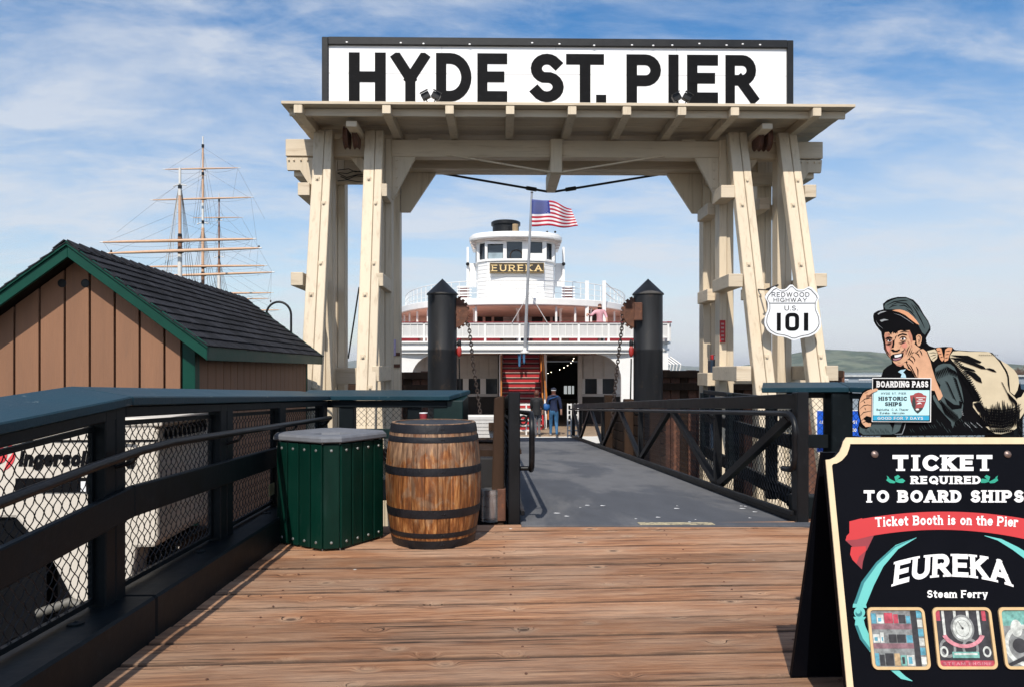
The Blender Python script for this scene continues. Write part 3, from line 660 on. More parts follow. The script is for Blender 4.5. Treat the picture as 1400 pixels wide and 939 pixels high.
def shield():
    Y = 14.2
    s = thing('highway_shield_sign', 'white shield sign reading REDWOOD HIGHWAY U.S. 101 on the right gateway legs', 'road sign', tuple(PY(1083, 428, Y)))
    P0 = [(1058,391),(1066,396),(1074,396),(1082,388),(1090,396),(1099,396),(1108,391),(1121,405),(1117,413),(1117,423),(1122,434),(1123,446),(1117,455),(1108,460),(1096,462),(1085,466),(1074,461),(1060,459),(1050,453),(1045,444),(1046,433),(1050,424),(1050,414),(1045,406)]
    # Chaikin rounding once
    def smooth(p, keep=()):
        out = []
        for i in range(len(p)):
            a, b = p[i], p[(i+1) % len(p)]
            out += [(a[0]*.8+b[0]*.2, a[1]*.8+b[1]*.2), (a[0]*.2+b[0]*.8, a[1]*.2+b[1]*.8)]
        return out
    P1 = smooth(P0); c = (1083.5, 428)
    def q(a, b, t): v = PY(a, b, Y); return (v.x, Y+t, v.z)
    MB().prism([p for p in P1], q, 0, .03).build('plate', SIGNW, s)
    def sc(k): return [(c[0]+(x-c[0])*k, c[1]+(y-c[1])*k) for x, y in P1]
    A, B = sc(.935), sc(.912); n = len(A)
    mb = MB(); vs = [q(x, y, -.003) for x, y in A]+[q(x, y, -.003) for x, y in B]
    mb.add(vs, [(i, (i+1) % n, n+(i+1) % n, n+i) for i in range(n)])
    mb.add([q(1052, 415.4, -.003), q(1115, 415.4, -.003), q(1115, 414.4, -.003), q(1052, 414.4, -.003)], [(0,1,2,3)])
    mb.build('border_line', LETTER, s)
    fn = lambda a, b, l: q(a, b, -.003-.0006*l)
    mb = MB()
    put_text(mb, 'REDWOOD', fn, 1055, 1106.5, 406.3, 400.0, w=.13, gap=.25)
    put_text(mb, 'HIGHWAY', fn, 1057.5, 1103, 413.2, 407.6, w=.13, gap=.25)
    put_text(mb, 'U.S.', fn, 1072.5, 1090.5, 424.8, 418.2, w=.13, gap=.2)
    mb.build('lettering', LETTER, s, kind='stuff')
    for i, (ch, a, b) in enumerate((('1', 1062, 1067.5), ('0', 1073.5, 1092.5), ('1', 1099, 1105))):
        polys, W = text_polys(ch, w=.26); mb = MB()
        xs = [p[0] for _, pl in polys for p in pl]; mn, mxx = min(xs), max(xs)
        for ly, pl in polys:
            p = [fn(a+(b-a)*(u-mn)/(mxx-mn), 452.5+(428-452.5)*v, ly) for u, v in pl]; mb.add(p, [tuple(range(len(p)))])
        mb.build('numeral', LETTER, s)
    # bracket rods back to the gateway legs
    for a, b in ((1052, 397), (1112, 440)):
        p = PY(a, b, Y+.03); MB().tube([p, (p.x-.02, 15.0, p.z+.1)], .015, 6).build('bracket_rod', BLACK, s)
    p = PY(1048, 396, Y+.05); q2 = PY(1064, 390, Y+.1)
    MB().tube([p, q2], .018, 6).build('bracket_rod', BLACK, s)
shield()
_made = [o for o in bpy.data.objects if o.parent is None and o.name.split('.')[0] in ('timber_gateway', 'pier_name_sign', 'floodlight_pair', 'red_warning_sign', 'utility_box', 'small_notice', 'highway_shield_sign')]
for o in _made: turn(o)
TH = TH_SITE
# ================================================================== SHED
def shed():
    YW, YE = 8.0, 13.35                       # gable wall, far wall
    xr = XY(265, YW); xl = 2*XY(92, 7.73)-xr  # right and left walls
    xm = (xr+xl)/2; YR = 7.73
    ridge = PY(92, 329, YR); tip = PY(283, 470, YR)
    m = (ridge.z-tip.z)/(tip.x-ridge.x)       # roof slope
    xm = ridge.x; xl = 2*xm-xr
    zr = ridge.z
    roof = lambda x: zr-abs(x-xm)*m           # top surface of the roof
    s = thing('shed', 'brown board shed with green trim and charcoal shingle roof behind the fence', 'shed', (xm, (YW+YE)/2, -.95))
    zb = -.95; th = .13
    MB().box(xl+.05, xr-.05, YW+.04, YE-.04, zb, roof(xr)-th-.05).build('wall_core', DARKIN, s)
    # gable boards
    p = .257; edges = [xr-.125]
    while edges[-1] > xl+.1: edges.append(edges[-1]-p if len(edges) > 1 else XY(225.5, YW)+.0)
    for i in range(len(edges)-1):
        b, a = edges[i]-.011, edges[i+1]+.011
        a = max(a, xl)
        if b-a < .03: continue
        top = lambda x: roof(x)-th-.01
        if a < xm < b: poly = [(a, zb), (b, zb), (b, top(b)), (xm, top(xm)), (a, top(a))]
        else: poly = [(a, zb), (b, zb), (b, top(b)), (a, top(a))]
        MB().prism(poly, lambda u, v, t: (u, t, v), YW-.014, YW+.03).build('wall_board', BROWNB, s, bevel=.003)
    for px in (84.5, 116.5):
        v = PY(px, 387.5, YW-.016)
        MB().lathe([(.0001, -.004), (.038, -.004), (.045, 0), (.045, .003)], v, 20, axis='y').build('vent_hole', BLACK, s)
    # side boards
    y = YW+.12
    while y < YE-.05:
        y2 = min(y+.262, YE-.02)
        MB().box(xr-.04, xr+.012, y+.012, y2-.004, zb, roof(xr)-.16).build('side_board', BROWNB, s, bevel=.003)
        y = y2
    MB().box(xr-.11, xr+.022, YW-.022, YW+.11, zb, roof(xr)-.14).build('corner_board', GREEN, s, bevel=.004)
    MB().box(xr-.08, xr+.022, YE-.07, YE+.03, zb, roof(xr)-.14).build('corner_board', GREEN, s, bevel=.004)
    # rakes and fascia
    for sx in (-1, 1):
        xe = xm+sx*(tip.x-xm)
        for Y in (YR, YE+.27):
            q = lambda a, b, t: (a, t, b)
            poly = [(xm, zr-.015), (xe, roof(xe)-.015), (xe, roof(xe)-.17), (xm, zr-.17)]
            MB().prism(poly, q, Y, Y+.035).build('rake_board', GREEN, s, bevel=.004)
            MB().prism([(xm, zr-.004), (xe+sx*.012, roof(xe)-.004), (xe+sx*.012, roof(xe)-.05), (xm, zr-.05)], q, Y-.022, Y-.003).build('rake_trim', GREEN, s, bevel=.003)
        MB().box(xe-sx*.03, xe, YR+.037, YE+.268, roof(xe)-.17, roof(xe)-.02).build('fascia', GREEN, s, bevel=.004)
        # roof sheathing
        q = lambda a, b, t: (a, t, b)
        MB().prism([(xm, zr-.03), (xe-sx*.032, roof(xe-sx*.032)-.03), (xe-sx*.032, roof(xe-sx*.032)-.07), (xm, zr-.07)], q, YR+.037, YE+.268).build('sheathing', OLDWOOD, s)
    # shingles: right slope, one by one
    sl = math.hypot(tip.x-xm, m*(tip.x-xm)); ux = (tip.x-xm)/sl; uz = -m*(tip.x-xm)/sl
    nrm = (-uz, ux)
    rows = 12; ex = sl/rows; tabs = 23; tw = (YE+.30-YR+.05)/tabs
    me = None; cnt = 0; Y0 = YR-.03
    stuff = MB()
    for sx in (1, -1):
        for r in range(rows):
            for c in range(tabs+1):
                yy0 = Y0+c*tw-(tw/2 if r % 2 else 0); yy1 = yy0+tw-.016
                yy0, yy1 = max(yy0, Y0), min(yy1, YE+.33)
                if yy1-yy0 < .03: continue
                d0 = r*ex; d1 = (r+1)*ex+.012+random.uniform(-.004, .004)
                def pt(d, h): return (xm+sx*(ux*d+nrm[0]*h), zr+uz*d+nrm[1]*h-.028)
                a0, a1, b1, b0 = pt(d0, .002), pt(d1, .010), pt(d1, .026), pt(d0, .008)
                vs = [(a0[0], yy0, a0[1]), (a1[0], yy0, a1[1]), (b1[0], yy0, b1[1]), (b0[0], yy0, b0[1]), (a0[0], yy1, a0[1]), (a1[0], yy1, a1[1]), (b1[0], yy1, b1[1]), (b0[0], yy1, b0[1])]
                fs = [(0,1,2,3), (7,6,5,4), (1,5,6,2), (3,2,6,7), (0,3,7,4), (0,4,5,1)]
                if sx == 1 and cnt < 290:
                    MB().add(vs, fs).build('shingle', SHINGLE, s); cnt += 1
                else: stuff.add(vs, fs)
    stuff.build('shingles', SHINGLE, s, kind='stuff')
    n = 26; w = (YE+.35-YR)/n
    for i in range(n):
        y0 = YR-.035+i*w; mb = MB()
        for sx in (1, -1):
            vs = []
            for (y, h) in ((y0, .028), (y0+w+.03, .012)):
                for d, hh in ((0, h+.004), (.14, h), (.14, h-.012), (0, h-.01)): vs.append((xm+sx*(ux*d+nrm[0]*hh*1), y, zr+uz*d+nrm[1]*hh-.02))
            mb.add(vs, [(0,1,2,3), (7,6,5,4), (0,4,5,1), (1,5,6,2), (2,6,7,3)])
        mb.build('ridge_shingle', SHINGLE, s)
shed()

def gooseneck():
    D = 14.0
    pts = [PD(398, 452, D)-Vector((0, 0, 1.2)), PD(398, 452, D)]
    for i in range(13):
        a = PI*i/12*.96; pts.append(PD(381+17*cos(a), 431-18*sin(a), D))
    t = thing('gooseneck_lamp', 'thin black hooked lamp arm rising behind the shed roof', 'lamp', pts[0])
    MB().tube(pts, .022, 8).build('arm', BLACK, t, smooth=60)
    MB().tube([pts[0]-Vector((0, 0, 1.6)), pts[0]], .04, 8).build('post', BLACK, t, smooth=60)
    e = pts[-1]
    MB().lathe([(.03, .02), (.05, 0), (.10, -.05), (.095, -.055), (.0001, -.03)], e, 14).build('shade', BLACK, t, smooth=40)
gooseneck()

# ================================================================== LEFT FENCE
def lerp(a, b, t): return a+(b-a)*t
def mesh_wires(mb, fn, w, h, pitch, r, zig=.004, n=3):
    """chain link between (0,0) and (w,h); fn(a,b,side)->point"""
    def wire(x0, z0, x1, z1, sd):
        k = max(2, int(math.hypot(x1-x0, z1-z0)/(pitch*.7071)))
        pts = [fn(lerp(x0, x1, i/k), lerp(z0, z1, i/k), sd*zig*(1 if i % 2 else -1)) for i in range(k+1)]
        mb.tube(pts, r, n, cap=False)
    i = -h
    while i < w:
        a0, b0 = (i, 0) if i >= 0 else (0, -i); a1, b1 = (i+h, h) if i+h <= w else (w, w-i)
        if a1-a0 > .01:
            wire(a0, b0, a1, b1, 1); wire(w-a0, b0, w-a1, b1, -1)
        i += pitch
def left_fence():
    f = thing('left_fence', 'dark timber fence with wire mesh panels and blue cap along the left deck edge', 'fence', C(-1.95, 3.6, 0))
    ST = [1.0, 3.55, 7.42]
    capi = [1.000, 1.170, 1.035]      # cap inner top edge at the stations
    mid = [.52, .737, .66]            # plank top
    hnd = [.71, .93, .825]
    def iv(tab, D):
        if D <= ST[1]: return lerp(tab[0], tab[1], (D-ST[0])/(ST[1]-ST[0]))
        return lerp(tab[1], tab[2], (D-ST[1])/(ST[2]-ST[1]))
    def seg(name, m, x0, x1, za, zb, d0, d1, bevel=.006, slope=0):
        """bar from depth d0 to d1; za, zb functions of depth; x0 inner, x1 outer"""
        p = [C(x1, d0, za(d0)+slope), C(x0, d0, za(d0)), C(x0, d1, za(d1)), C(x1, d1, za(d1)+slope),
             C(x1, d0, zb(d0)+slope), C(x0, d0, zb(d0)), C(x0, d1, zb(d1)), C(x1, d1, zb(d1)+slope)]
        return MB().hexa(p).build(name, m, f, bevel=bevel)
    D0, DB, DE = 1.0, 3.55, 7.42
    for d0, d1 in ((D0, DB), (DB, DE)):
        g = .002
        seg('cap_board', CAPM, -1.84, -2.15, lambda D: iv(capi, D)-.045, lambda D: iv(capi, D), d0+g, d1-g, slope=.05)
        seg('cap_rail', RAIL, -1.872, -1.925, lambda D: iv(capi, D)-.10, lambda D: iv(capi, D)-.046, d0+g, d1-g)
        seg('middle_plank', RAIL, -1.83, -1.868, lambda D: iv(mid, D)-.15, lambda D: iv(mid, D), d0+g, d1-g)
        seg('curb_beam', RAIL, -1.725, -2.02, lambda D: -.02, lambda D: .205, d0+g-(.8 if d0 == D0 else 0), d1-g, bevel=.012)
    # posts in pairs
    for a, b in ((1.25, 1.42), (3.37, 3.452), (3.458, 3.545), (4.70, 4.80), (4.806, 4.91), (5.90, 6.06), (7.25, 7.42)):
        zt = min(iv(capi, a), iv(capi, b))-.05
        p = [C(-1.955, a, .0), C(-1.871, a, .0), C(-1.871, b, .0), C(-1.955, b, .0), C(-1.955, a, zt), C(-1.871, a, zt), C(-1.871, b, zt), C(-1.955, b, zt)]
        MB().hexa(p).build('post', RAIL, f, bevel=.006)
    # mesh panels with their steel frames
    for a, b in ((1.42, 3.37), (3.545, 4.70), (4.91, 5.90), (6.06, 7.25)):
        lo = .235; x = -1.935
        ha, hb = iv(capi, a)-.13, iv(capi, b)-.13
        h = min(ha, hb)-lo; w = b-a
        def fn(u, v, o): return C(x+o, a+u, lo+v*(lerp(ha, hb, u/w)-lo)/h)
        mb = MB(); mesh_wires(mb, fn, w, h, .06, .0028)
        mb.build('wire_mesh', WIRE, f, kind='stuff')
        mb = MB()
        for v in (0, h): mb.beam(fn(0, v, 0), fn(w, v, 0), .022, .024)
        for u in (.008, w-.008): mb.beam(fn(u, .012, 0), fn(u, h-.012, 0), .02, .02, (0,1,0))
        mb.build('mesh_frame', RAIL, f)
    # curb bolts
    for D in (3.15, 4.4, 5.6): MB().lathe([(.034, 0), (.034, .008), (.012, .010), (.0001, .018)], C(-1.88, D, .204), 14).build('curb_bolt', RAIL, f)
    # hand rail pipe
    ds = [1.0, 2.2, 3.1, 3.47, 3.8, 5.0, 6.2, 7.1]
    pts = [C(-1.765, d, iv(hnd, d)-(.008 if d in (3.47,) else 0)) for d in ds]
    pts += [C(-1.80, 7.18, .82), C(-1.83, 7.2, .78), C(-1.87, 7.18, .76)]
    MB().tube(pts, .021, 12).build('hand_rail', STEEL, f, smooth=60)
    for d in (1.33, 3.46, 4.80, 6.0): MB().tube([C(-1.765, d, iv(hnd, d)-.02), C(-1.80, d, iv(hnd, d)-.06), C(-1.90, d, iv(hnd, d)-.09)], .010, 8).build('rail_bracket', STEEL, f, smooth=60)
    pl = MB().box(0, 0, 0, 0, 0, 0)
    # small pale tag on a post
    v = C(-1.862, 5.05, .62)
    MB().hexa([C(-1.863, 5.6, .33), C(-1.858, 5.6, .33), C(-1.858, 5.72, .33), C(-1.863, 5.72, .33), C(-1.863, 5.6, .42), C(-1.858, 5.6, .42), C(-1.858, 5.72, .42), C(-1.863, 5.72, .42)]).build('small_plate', mat('aged_brass', (.25, .24, .12), .6), f)

    # far fence: from the corner to the right
    g = thing('far_fence', 'short dark fence with blue cap and mesh behind the barrel and bin', 'fence', C(-1.2, 7.5, 0))
    x0, x1 = -1.86, -.45
    def q(x, D, z): return C(x, D, z)
    zc = 1.035
    MB().hexa([q(-2.17, 7.424, zc-.045), q(-.63, 7.38, zc-.045), q(-.44, 7.75, zc+.005), q(-2.17, 7.80, zc+.005),
               q(-2.17, 7.424, zc), q(-.63, 7.38, zc), q(-.44, 7.75, zc+.05), q(-2.17, 7.80, zc+.05)]).build('cap_board', CAPM, g, bevel=.006)
    MB().hexa([q(-1.9, 7.47, zc-.12), q(-.66, 7.44, zc-.12), q(-.66, 7.50, zc-.12), q(-1.9, 7.53, zc-.12), q(-1.9, 7.47, zc-.05), q(-.66, 7.44, zc-.05), q(-.66, 7.50, zc-.05), q(-1.9, 7.53, zc-.05)]).build('cap_rail', RAIL, g, bevel=.005)
    def post(a, b, d0, d1, z1=zc-.047, m=RAIL):
        MB().hexa([q(a, d0, -.05), q(b, d0, -.05), q(b, d1, -.05), q(a, d1, -.05), q(a, d0, z1), q(b, d0, z1), q(b, d1, z1), q(a, d1, z1)]).build('post', m, g, bevel=.006)
    post(-1.77, -1.62, 7.48, 7.62)
    post(-1.07, -.93, 7.48, 7.62)
    gm = mat('dark_green_box', (.003, .016, .015), .4, var=.2)
    MB().hexa([q(-.80, 7.46, -.05), q(-.50, 7.44, -.05), q(-.46, 7.70, -.05), q(-.80, 7.72, -.05), q(-.80, 7.46, zc-.05), q(-.50, 7.44, zc-.05), q(-.46, 7.70, zc-.0), q(-.80, 7.72, zc-.0)]).build('end_box', gm, g, bevel=.006)
    MB().hexa([q(-1.62, 7.45, .60), q(-.66, 7.43, .60), q(-.66, 7.47, .60), q(-1.62, 7.478, .60), q(-1.62, 7.45, .70), q(-.66, 7.43, .70), q(-.66, 7.47, .70), q(-1.62, 7.478, .70)]).build('middle_plank', gm, g, bevel=.005)
    MB().hexa([q(-1.9, 7.40, -.02), q(-.5, 7.38, -.02), q(-.5, 7.62, -.02), q(-1.9, 7.66, -.02), q(-1.9, 7.40, .2), q(-.5, 7.38, .2), q(-.5, 7.62, .2), q(-1.9, 7.66, .2)]).build('curb_beam', RAIL, g, bevel=.01)
    for a, b in ((-1.615, -1.075), (-.925, -.81)):
        mb = MB(); fn = lambda u, v, o: q(a+u, 7.55+o, .72+v)
        mesh_wires(mb, fn, b-a, .2, .06, .0022); mb.build('wire_mesh', WIRE, g, kind='stuff')
        mb = MB(); fn = lambda u, v, o: q(a+u, 7.55+o, .22+v)
        mesh_wires(mb, fn, b-a, .36, .06, .0022); mb.build('wire_mesh', WIRE, g, kind='stuff')
    # paper cup on the rail behind the barrel
    c = thing('paper_cup', 'small red and white cup standing behind the barrel rim', 'cup', C(-.93, 7.2, .70))
    cz = PD(579, 574, 7.42).z
    ctr = PD(579, 574, 7.42)
    MB().lathe([(.033, -.02), (.042, .075), (.040, .075), (.031, -.016)], ctr, 16).build('cup', mat('cup_red', (.35, .04, .05), .5), c, smooth=40)
    MB().lathe([(.0001, .082), (.044, .078), (.044, .070)], ctr, 16).build('lid', SIGNW, c, smooth=40)
left_fence()

# ================================================================== COMPRESSOR
def compressor():
    D = 4.75
    base = mat('compressor_cream', (.66, .60, .52), .5, var=.05, scale=(1, 1, 1), col2=(.45, .38, .30), f2=.4, scale2=(4, 4, 4), lo2=.6, hi2=.8)
    blk = mat('compressor_black', (.005, .005, .006), .6, spec=.1)
    t = thing('air_compressor', 'cream coloured towed air compressor with black lettering behind the left fence', 'compressor', PD(120, 823, D)*1.0)
    f0 = PD(216, 575, D); xr, Y0 = f0.x, f0.y
    Y1 = Y0*1.19
    def fr(px, py): return PY(px, py, Y0)
    zt = f0.z; zlo = PD(216, 823, D).z; zmid = PD(216, 748, D).z
    xl = -5.2
    # body in side view is the front polygon, extruded to the back
    a = PY(96, 818, Y0); b = PY(67, 760, Y0); c_ = PY(20, 700, Y0)
    poly = [(xl, b.z+.25), (c_.x, b.z+.25), (b.x, b.z), (a.x, a.z+.01), (a.x+.04, zlo), (PY(176, 823, Y0).x, zlo), (PY(186, 742, Y0).x, zmid), (xr-.02, zmid), (xr, zmid+.05), (xr, zt-.06), (xr-.05, zt), (xl, zt)]
    MB().prism(poly, lambda u, v, w: (u, w, v), Y0, Y1).build('body', base, t, bevel=.02, seg=2)
    # lid overhang with vents on the right flank
    MB().box(xl, xr+.03, Y0-.012, Y1+.02, zt-.035, zt+.02).build('lid', base, t, bevel=.012, seg=2)
    zl = PY(120, 602, Y0).z
    MB().box(xl, xr+.001, Y0-.006, Y0-.001, zl-.006, zl+.006).build('seam', blk, t)
    for i in range(10):
        y = Y0+.10+i*.078
        MB().box(xr-.01, xr+.012, y, y+.036, zt-.13, zt-.05).build('vent_slot', blk, t)
    MB().box(xr+.001, xr+.02, Y0+.06, Y1-.04, zt-.19, zt-.15).build('flank_trim', base, t, bevel=.004)
    mb = MB()
    fl = lambda u, v, l: (xr+.004+.0006*l, u, v)
    put_text(mb, 'HAMMER', fl, Y0+.42, Y0+.82, zt-.36, zt-.30, w=.3) if False else None
    # black band and its small tag
    p0, p1 = fr(22, 653), fr(119, 672)
    MB().box(p0.x, fr(122, 660).x+.10, Y0-.008, Y0-.001, p1.z, p0.z).build('black_band', blk, t)
    p0, p1 = fr(112, 657), fr(119, 671); MB().box(p0.x, p1.x, Y0-.014, Y0-.009, p1.z, p0.z).build('small_tag', SIGNW, t)
    fn = lambda a_, b_, l: tuple(PY(a_+(637-b_)*.18, b_, Y0-.003-.0008*l))
    letters('letter', blk, t, 'Ingersoll', fn, 25, 121, 637, 615.5, w=.36, gap=.06)
    letters('letter', blk, t, 'Rand', fn, 130, 183, 640, 619, w=.36, gap=.06)
    # red ring emblem
    red = mat('emblem_red', (.62, .05, .06), .5)
    ctr = fr(-3, 621); r = (fr(21, 621)-ctr).length
    mb = MB()
    def rp(rr, a_): return (ctr.x+rr*cos(a_), Y0-.004, ctr.z+rr*sin(a_))
    for a0, a1 in ((.45, 1.5), (-1.25, .30), (1.7, 4.6)):
        k = 12
        for i in range(k):
            b0, b1 = a0+(a1-a0)*i/k, a0+(a1-a0)*(i+1)/k; t0, t1 = sin(PI*i/k), sin(PI*(i+1)/k)
            mb.add([rp(r, b0), rp(r, b1), rp(r*(1-.34*t1), b1), rp(r*(1-.34*t0), b0)], [(0,1,2,3)])
    mb.add([rp(r*.55, i*PI/8) for i in range(16)], [tuple(range(16))])
    mb.build('emblem', red, t)
    # running gear
    zg = -.95
    for yy, xx in ((Y0+.12, fr(30, 760).x), (Y1-.15, fr(30, 760).x)):
        w = MB().lathe([(.0001, -.09), (.19, -.09), (.30, -.08), (.34, -.05), (.34, .05), (.30, .08), (.19, .09), (.0001, .09)], (xx, yy, zg+.34), 28, axis='y').build('tyre', BLACK, t, smooth=40)
        MB().lathe([(.0001, -.094), (.14, -.096), (.17, -.088)], (xx, yy, zg+.34), 20, axis='y').build('rim', base, w, smooth=40)
    MB().box(xl, fr(60, 800).x, Y0+.03, Y1, zg+.12, c_.z+.2).build('wheel_housing', blk, t)
    MB().box(fr(60, 800).x+.002, fr(118, 800).x, Y0+.12, Y1, zg+.2, a.z+.3).build('axle_cover', blk, t)
    MB().box(xl, xr-.1, Y0+.3, Y0+.45, zlo-.12, zlo+.05).build('chassis', blk, t)
    MB().box(xr-.3, xr+.05, Y0+.2, Y1-.1, zmid-.16, zmid-.03).build('rear_grille', blk, t)
    for i in range(5): MB().box(xr-.2, xr+.055, Y0+.2, Y0+.205+.02, zmid-.15+.024*i, zmid-.14+.024*i).build('grille_bar', base, t)
    MB().tube([fr(52, 838), fr(96, 822), fr(110, 826)], .03, 8).build('tow_tube', mat('grey_pipe', (.16, .15, .13), .6), t, smooth=60)
    # handle
    MB().tube([fr(165, 603)+Vector((0, -.02, 0)), fr(185, 602)+Vector((0, -.03, 0)), fr(186, 606)+Vector((0, -.02, 0))], .008, 6).build('latch', blk, t)
compressor()

# ================================================================== LITTER BIN
def litter_bin():
    ang = rad(-31)
    c0 = C(-1.335, 5.235, 0)                       # chamfered corner
    ux, uy = Vector((cos(ang), 0, 0)), None
    # corner at front; left face runs back-left, right face runs back-right (camera frame)
    def cf(x, y, z):   # local: origin centre, x right, y back; rotated by ~45-31
        a = rad(-14.5-0); return None
    Lc, Rc = C(-1.77, 5.51, 0), C(-.977, 5.68, 0)
    l0, r0 = C(-1.36, 5.26, 0), C(-1.226, 5.26, 0)
    dl = (Lc-l0).normalized(); dr = (Rc-r0).normalized()
    # local square axes: e1 along dr, e2 along dl
    e1 = dr; e2 = Vector((-dr.y, dr.x, 0));
    side = .655; ch = .10
    o = l0 + (r0-l0)/2
    # origin: virtual corner
    org = r0 - e1*ch
    o2 = org
    def P(u, v, z): return o2 + e1*u + e2*v + Vector((0, 0, z))
    t = thing('litter_bin', 'green slatted litter bin with grey lid left of the barrel', 'litter bin', P(side/2, side/2, 0))
    slat = mat('bin_green_slat', (.001, .021, .014), .42, spec=.2, var=.25, scale=(6, 6, 2), col2=(.01, .03, .025), f2=.5, scale2=(12, 12, 3), bump=.15, rnd=.12)
    lidm = mat('bin_grey_lid', (.13, .135, .15), .7, var=.15, scale=(20, 20, 20), col2=(.16, .16, .17), f2=.5, scale2=(12, 12, 12), bump=.12, bscale=(60, 60, 60))
    galv = mat('galvanised', (.30, .31, .30), .45, .6, var=.2, scale=(9, 9, 9))
    H0, H1 = .015, .765
    core = MB(); ins = .03
    def octo(i, z): return [P(ch+i, i, z), P(side-ch-i, i, z), P(side-i, ch+i, z), P(side-i, side-ch-i, z), P(side-ch-i, side-i, z), P(ch+i, side-i, z), P(i, side-ch-i, z), P(i, ch+i, z)]
    a, b = octo(ins, .03), octo(ins, .75)
    core.add(a+b, [tuple(range(8))[::-1], tuple(range(8, 16))]+[(i, (i+1) % 8, 8+(i+1) % 8, 8+i) for i in range(8)])
    core.build('liner', BLACK, t)
    bolt = None
    def slatm(pa, pb, nrm):
        w = (pb-pa).length; d = (pb-pa)/w
        th = .022; mb = MB()
        q = lambda s_, h, z: pa + d*s_ + nrm*h + Vector((0, 0, z))
        mb.hexa([q(0, -th, H0), q(0, 0, H0), q(w, 0, H0), q(w, -th, H0), q(0, -th, H1), q(0, 0, H1), q(w, 0, H1), q(w, -th, H1)])
        sl_ = mb.build('slat', slat, t, bevel=.006, seg=2)
        for z in (H0+.045, H1-.045):
            c = q(w/2, .0, z); mb = MB(); vs = []; k = 8
            u1, u2 = d, Vector((0, 0, 1))
            for rr, hh in ((.011, 0), (.009, .004), (.0001, .006)):
                for i in range(k): vs.append(c+u1*(rr*cos(2*PI*i/k))+u2*(rr*sin(2*PI*i/k))+nrm*hh)
            mb.add([tuple(v) for v in vs], [(r_*k+i, r_*k+(i+1) % k, (r_+1)*k+(i+1) % k, (r_+1)*k+i) for r_ in range(2) for i in range(k)])
            mb.build('bolt_head', galv, sl_)
    faces = [((ch, 0), (side-ch, 0), -e2), ((side, ch), (side, side-ch), e1), ((side-ch, side), (ch, side), e2), ((0, side-ch), (0, ch), -e1)]
    for (a, b, n) in faces:
        A, B = P(*a, 0), P(*b, 0); d = (B-A); k = 4; g = .011; w = (d.length-g*(k-1))/k; d.normalize()
        for i in range(k): slatm(A+d*(i*(w+g)), A+d*(i*(w+g)+w), n)
    for (a, b) in (((side-ch, 0), (side, ch)), ((side, side-ch), (side-ch, side)), ((ch, side), (0, side-ch)), ((0, ch), (ch, 0))):
        A, B = P(*a, 0), P(*b, 0); d = (B-A).normalized(); n = Vector((d.y, -d.x, 0)); L_ = (B-A).length
        if n.dot(A-P(side/2, side/2, 0)) < 0: n = -n
        slatm(A+d*.014, B-d*.014, n)
        for q0 in (A+d*.004, B-d*.014):
            mb = MB(); q = lambda s_, h, z: q0+d*s_+n*h+Vector((0, 0, z))
            mb.hexa([q(0, -.03, 0), q(0, -.018, 0), q(.008, -.018, 0), q(.008, -.03, 0), q(0, -.03, H1+.01), q(0, -.018, H1+.01), q(.008, -.018, H1+.01), q(.008, -.03, H1+.01)]); mb.build('angle_leg', galv, t)
    # lid, rounded, with an opening
    mb = MB(); rings = []
    def ring(i, z, cc=.06): return [P(ch+i, i, z), P(side-ch-i, i, z), P(side-i, ch+i, z), P(side-i, side-ch-i, z), P(side-ch-i, side-i, z), P(ch+i, side-i, z), P(i, side-ch-i, z), P(i, ch+i, z)]
    for i, z in ((.01, .772), (-.014, .778), (-.018, .785), (-.016, .808), (-.004, .822), (.03, .827), (.13, .820), (.16, .805), (.18, .76)): rings.append(ring(i, z))
    vs = [tuple(p) for r_ in rings for p in r_]; nr = len(rings)
    mb.add(vs, [(j*8+i, j*8+(i+1) % 8, (j+1)*8+(i+1) % 8, (j+1)*8+i) for j in range(nr-1) for i in range(8)]+[tuple(range(8))[::-1]])
    mb.cur = 1; mb.add([tuple(p) for p in ring(.18, .761)], [tuple(range(8))])
    mb.build('lid', [lidm, BLACK], t, smooth=22)
litter_bin()

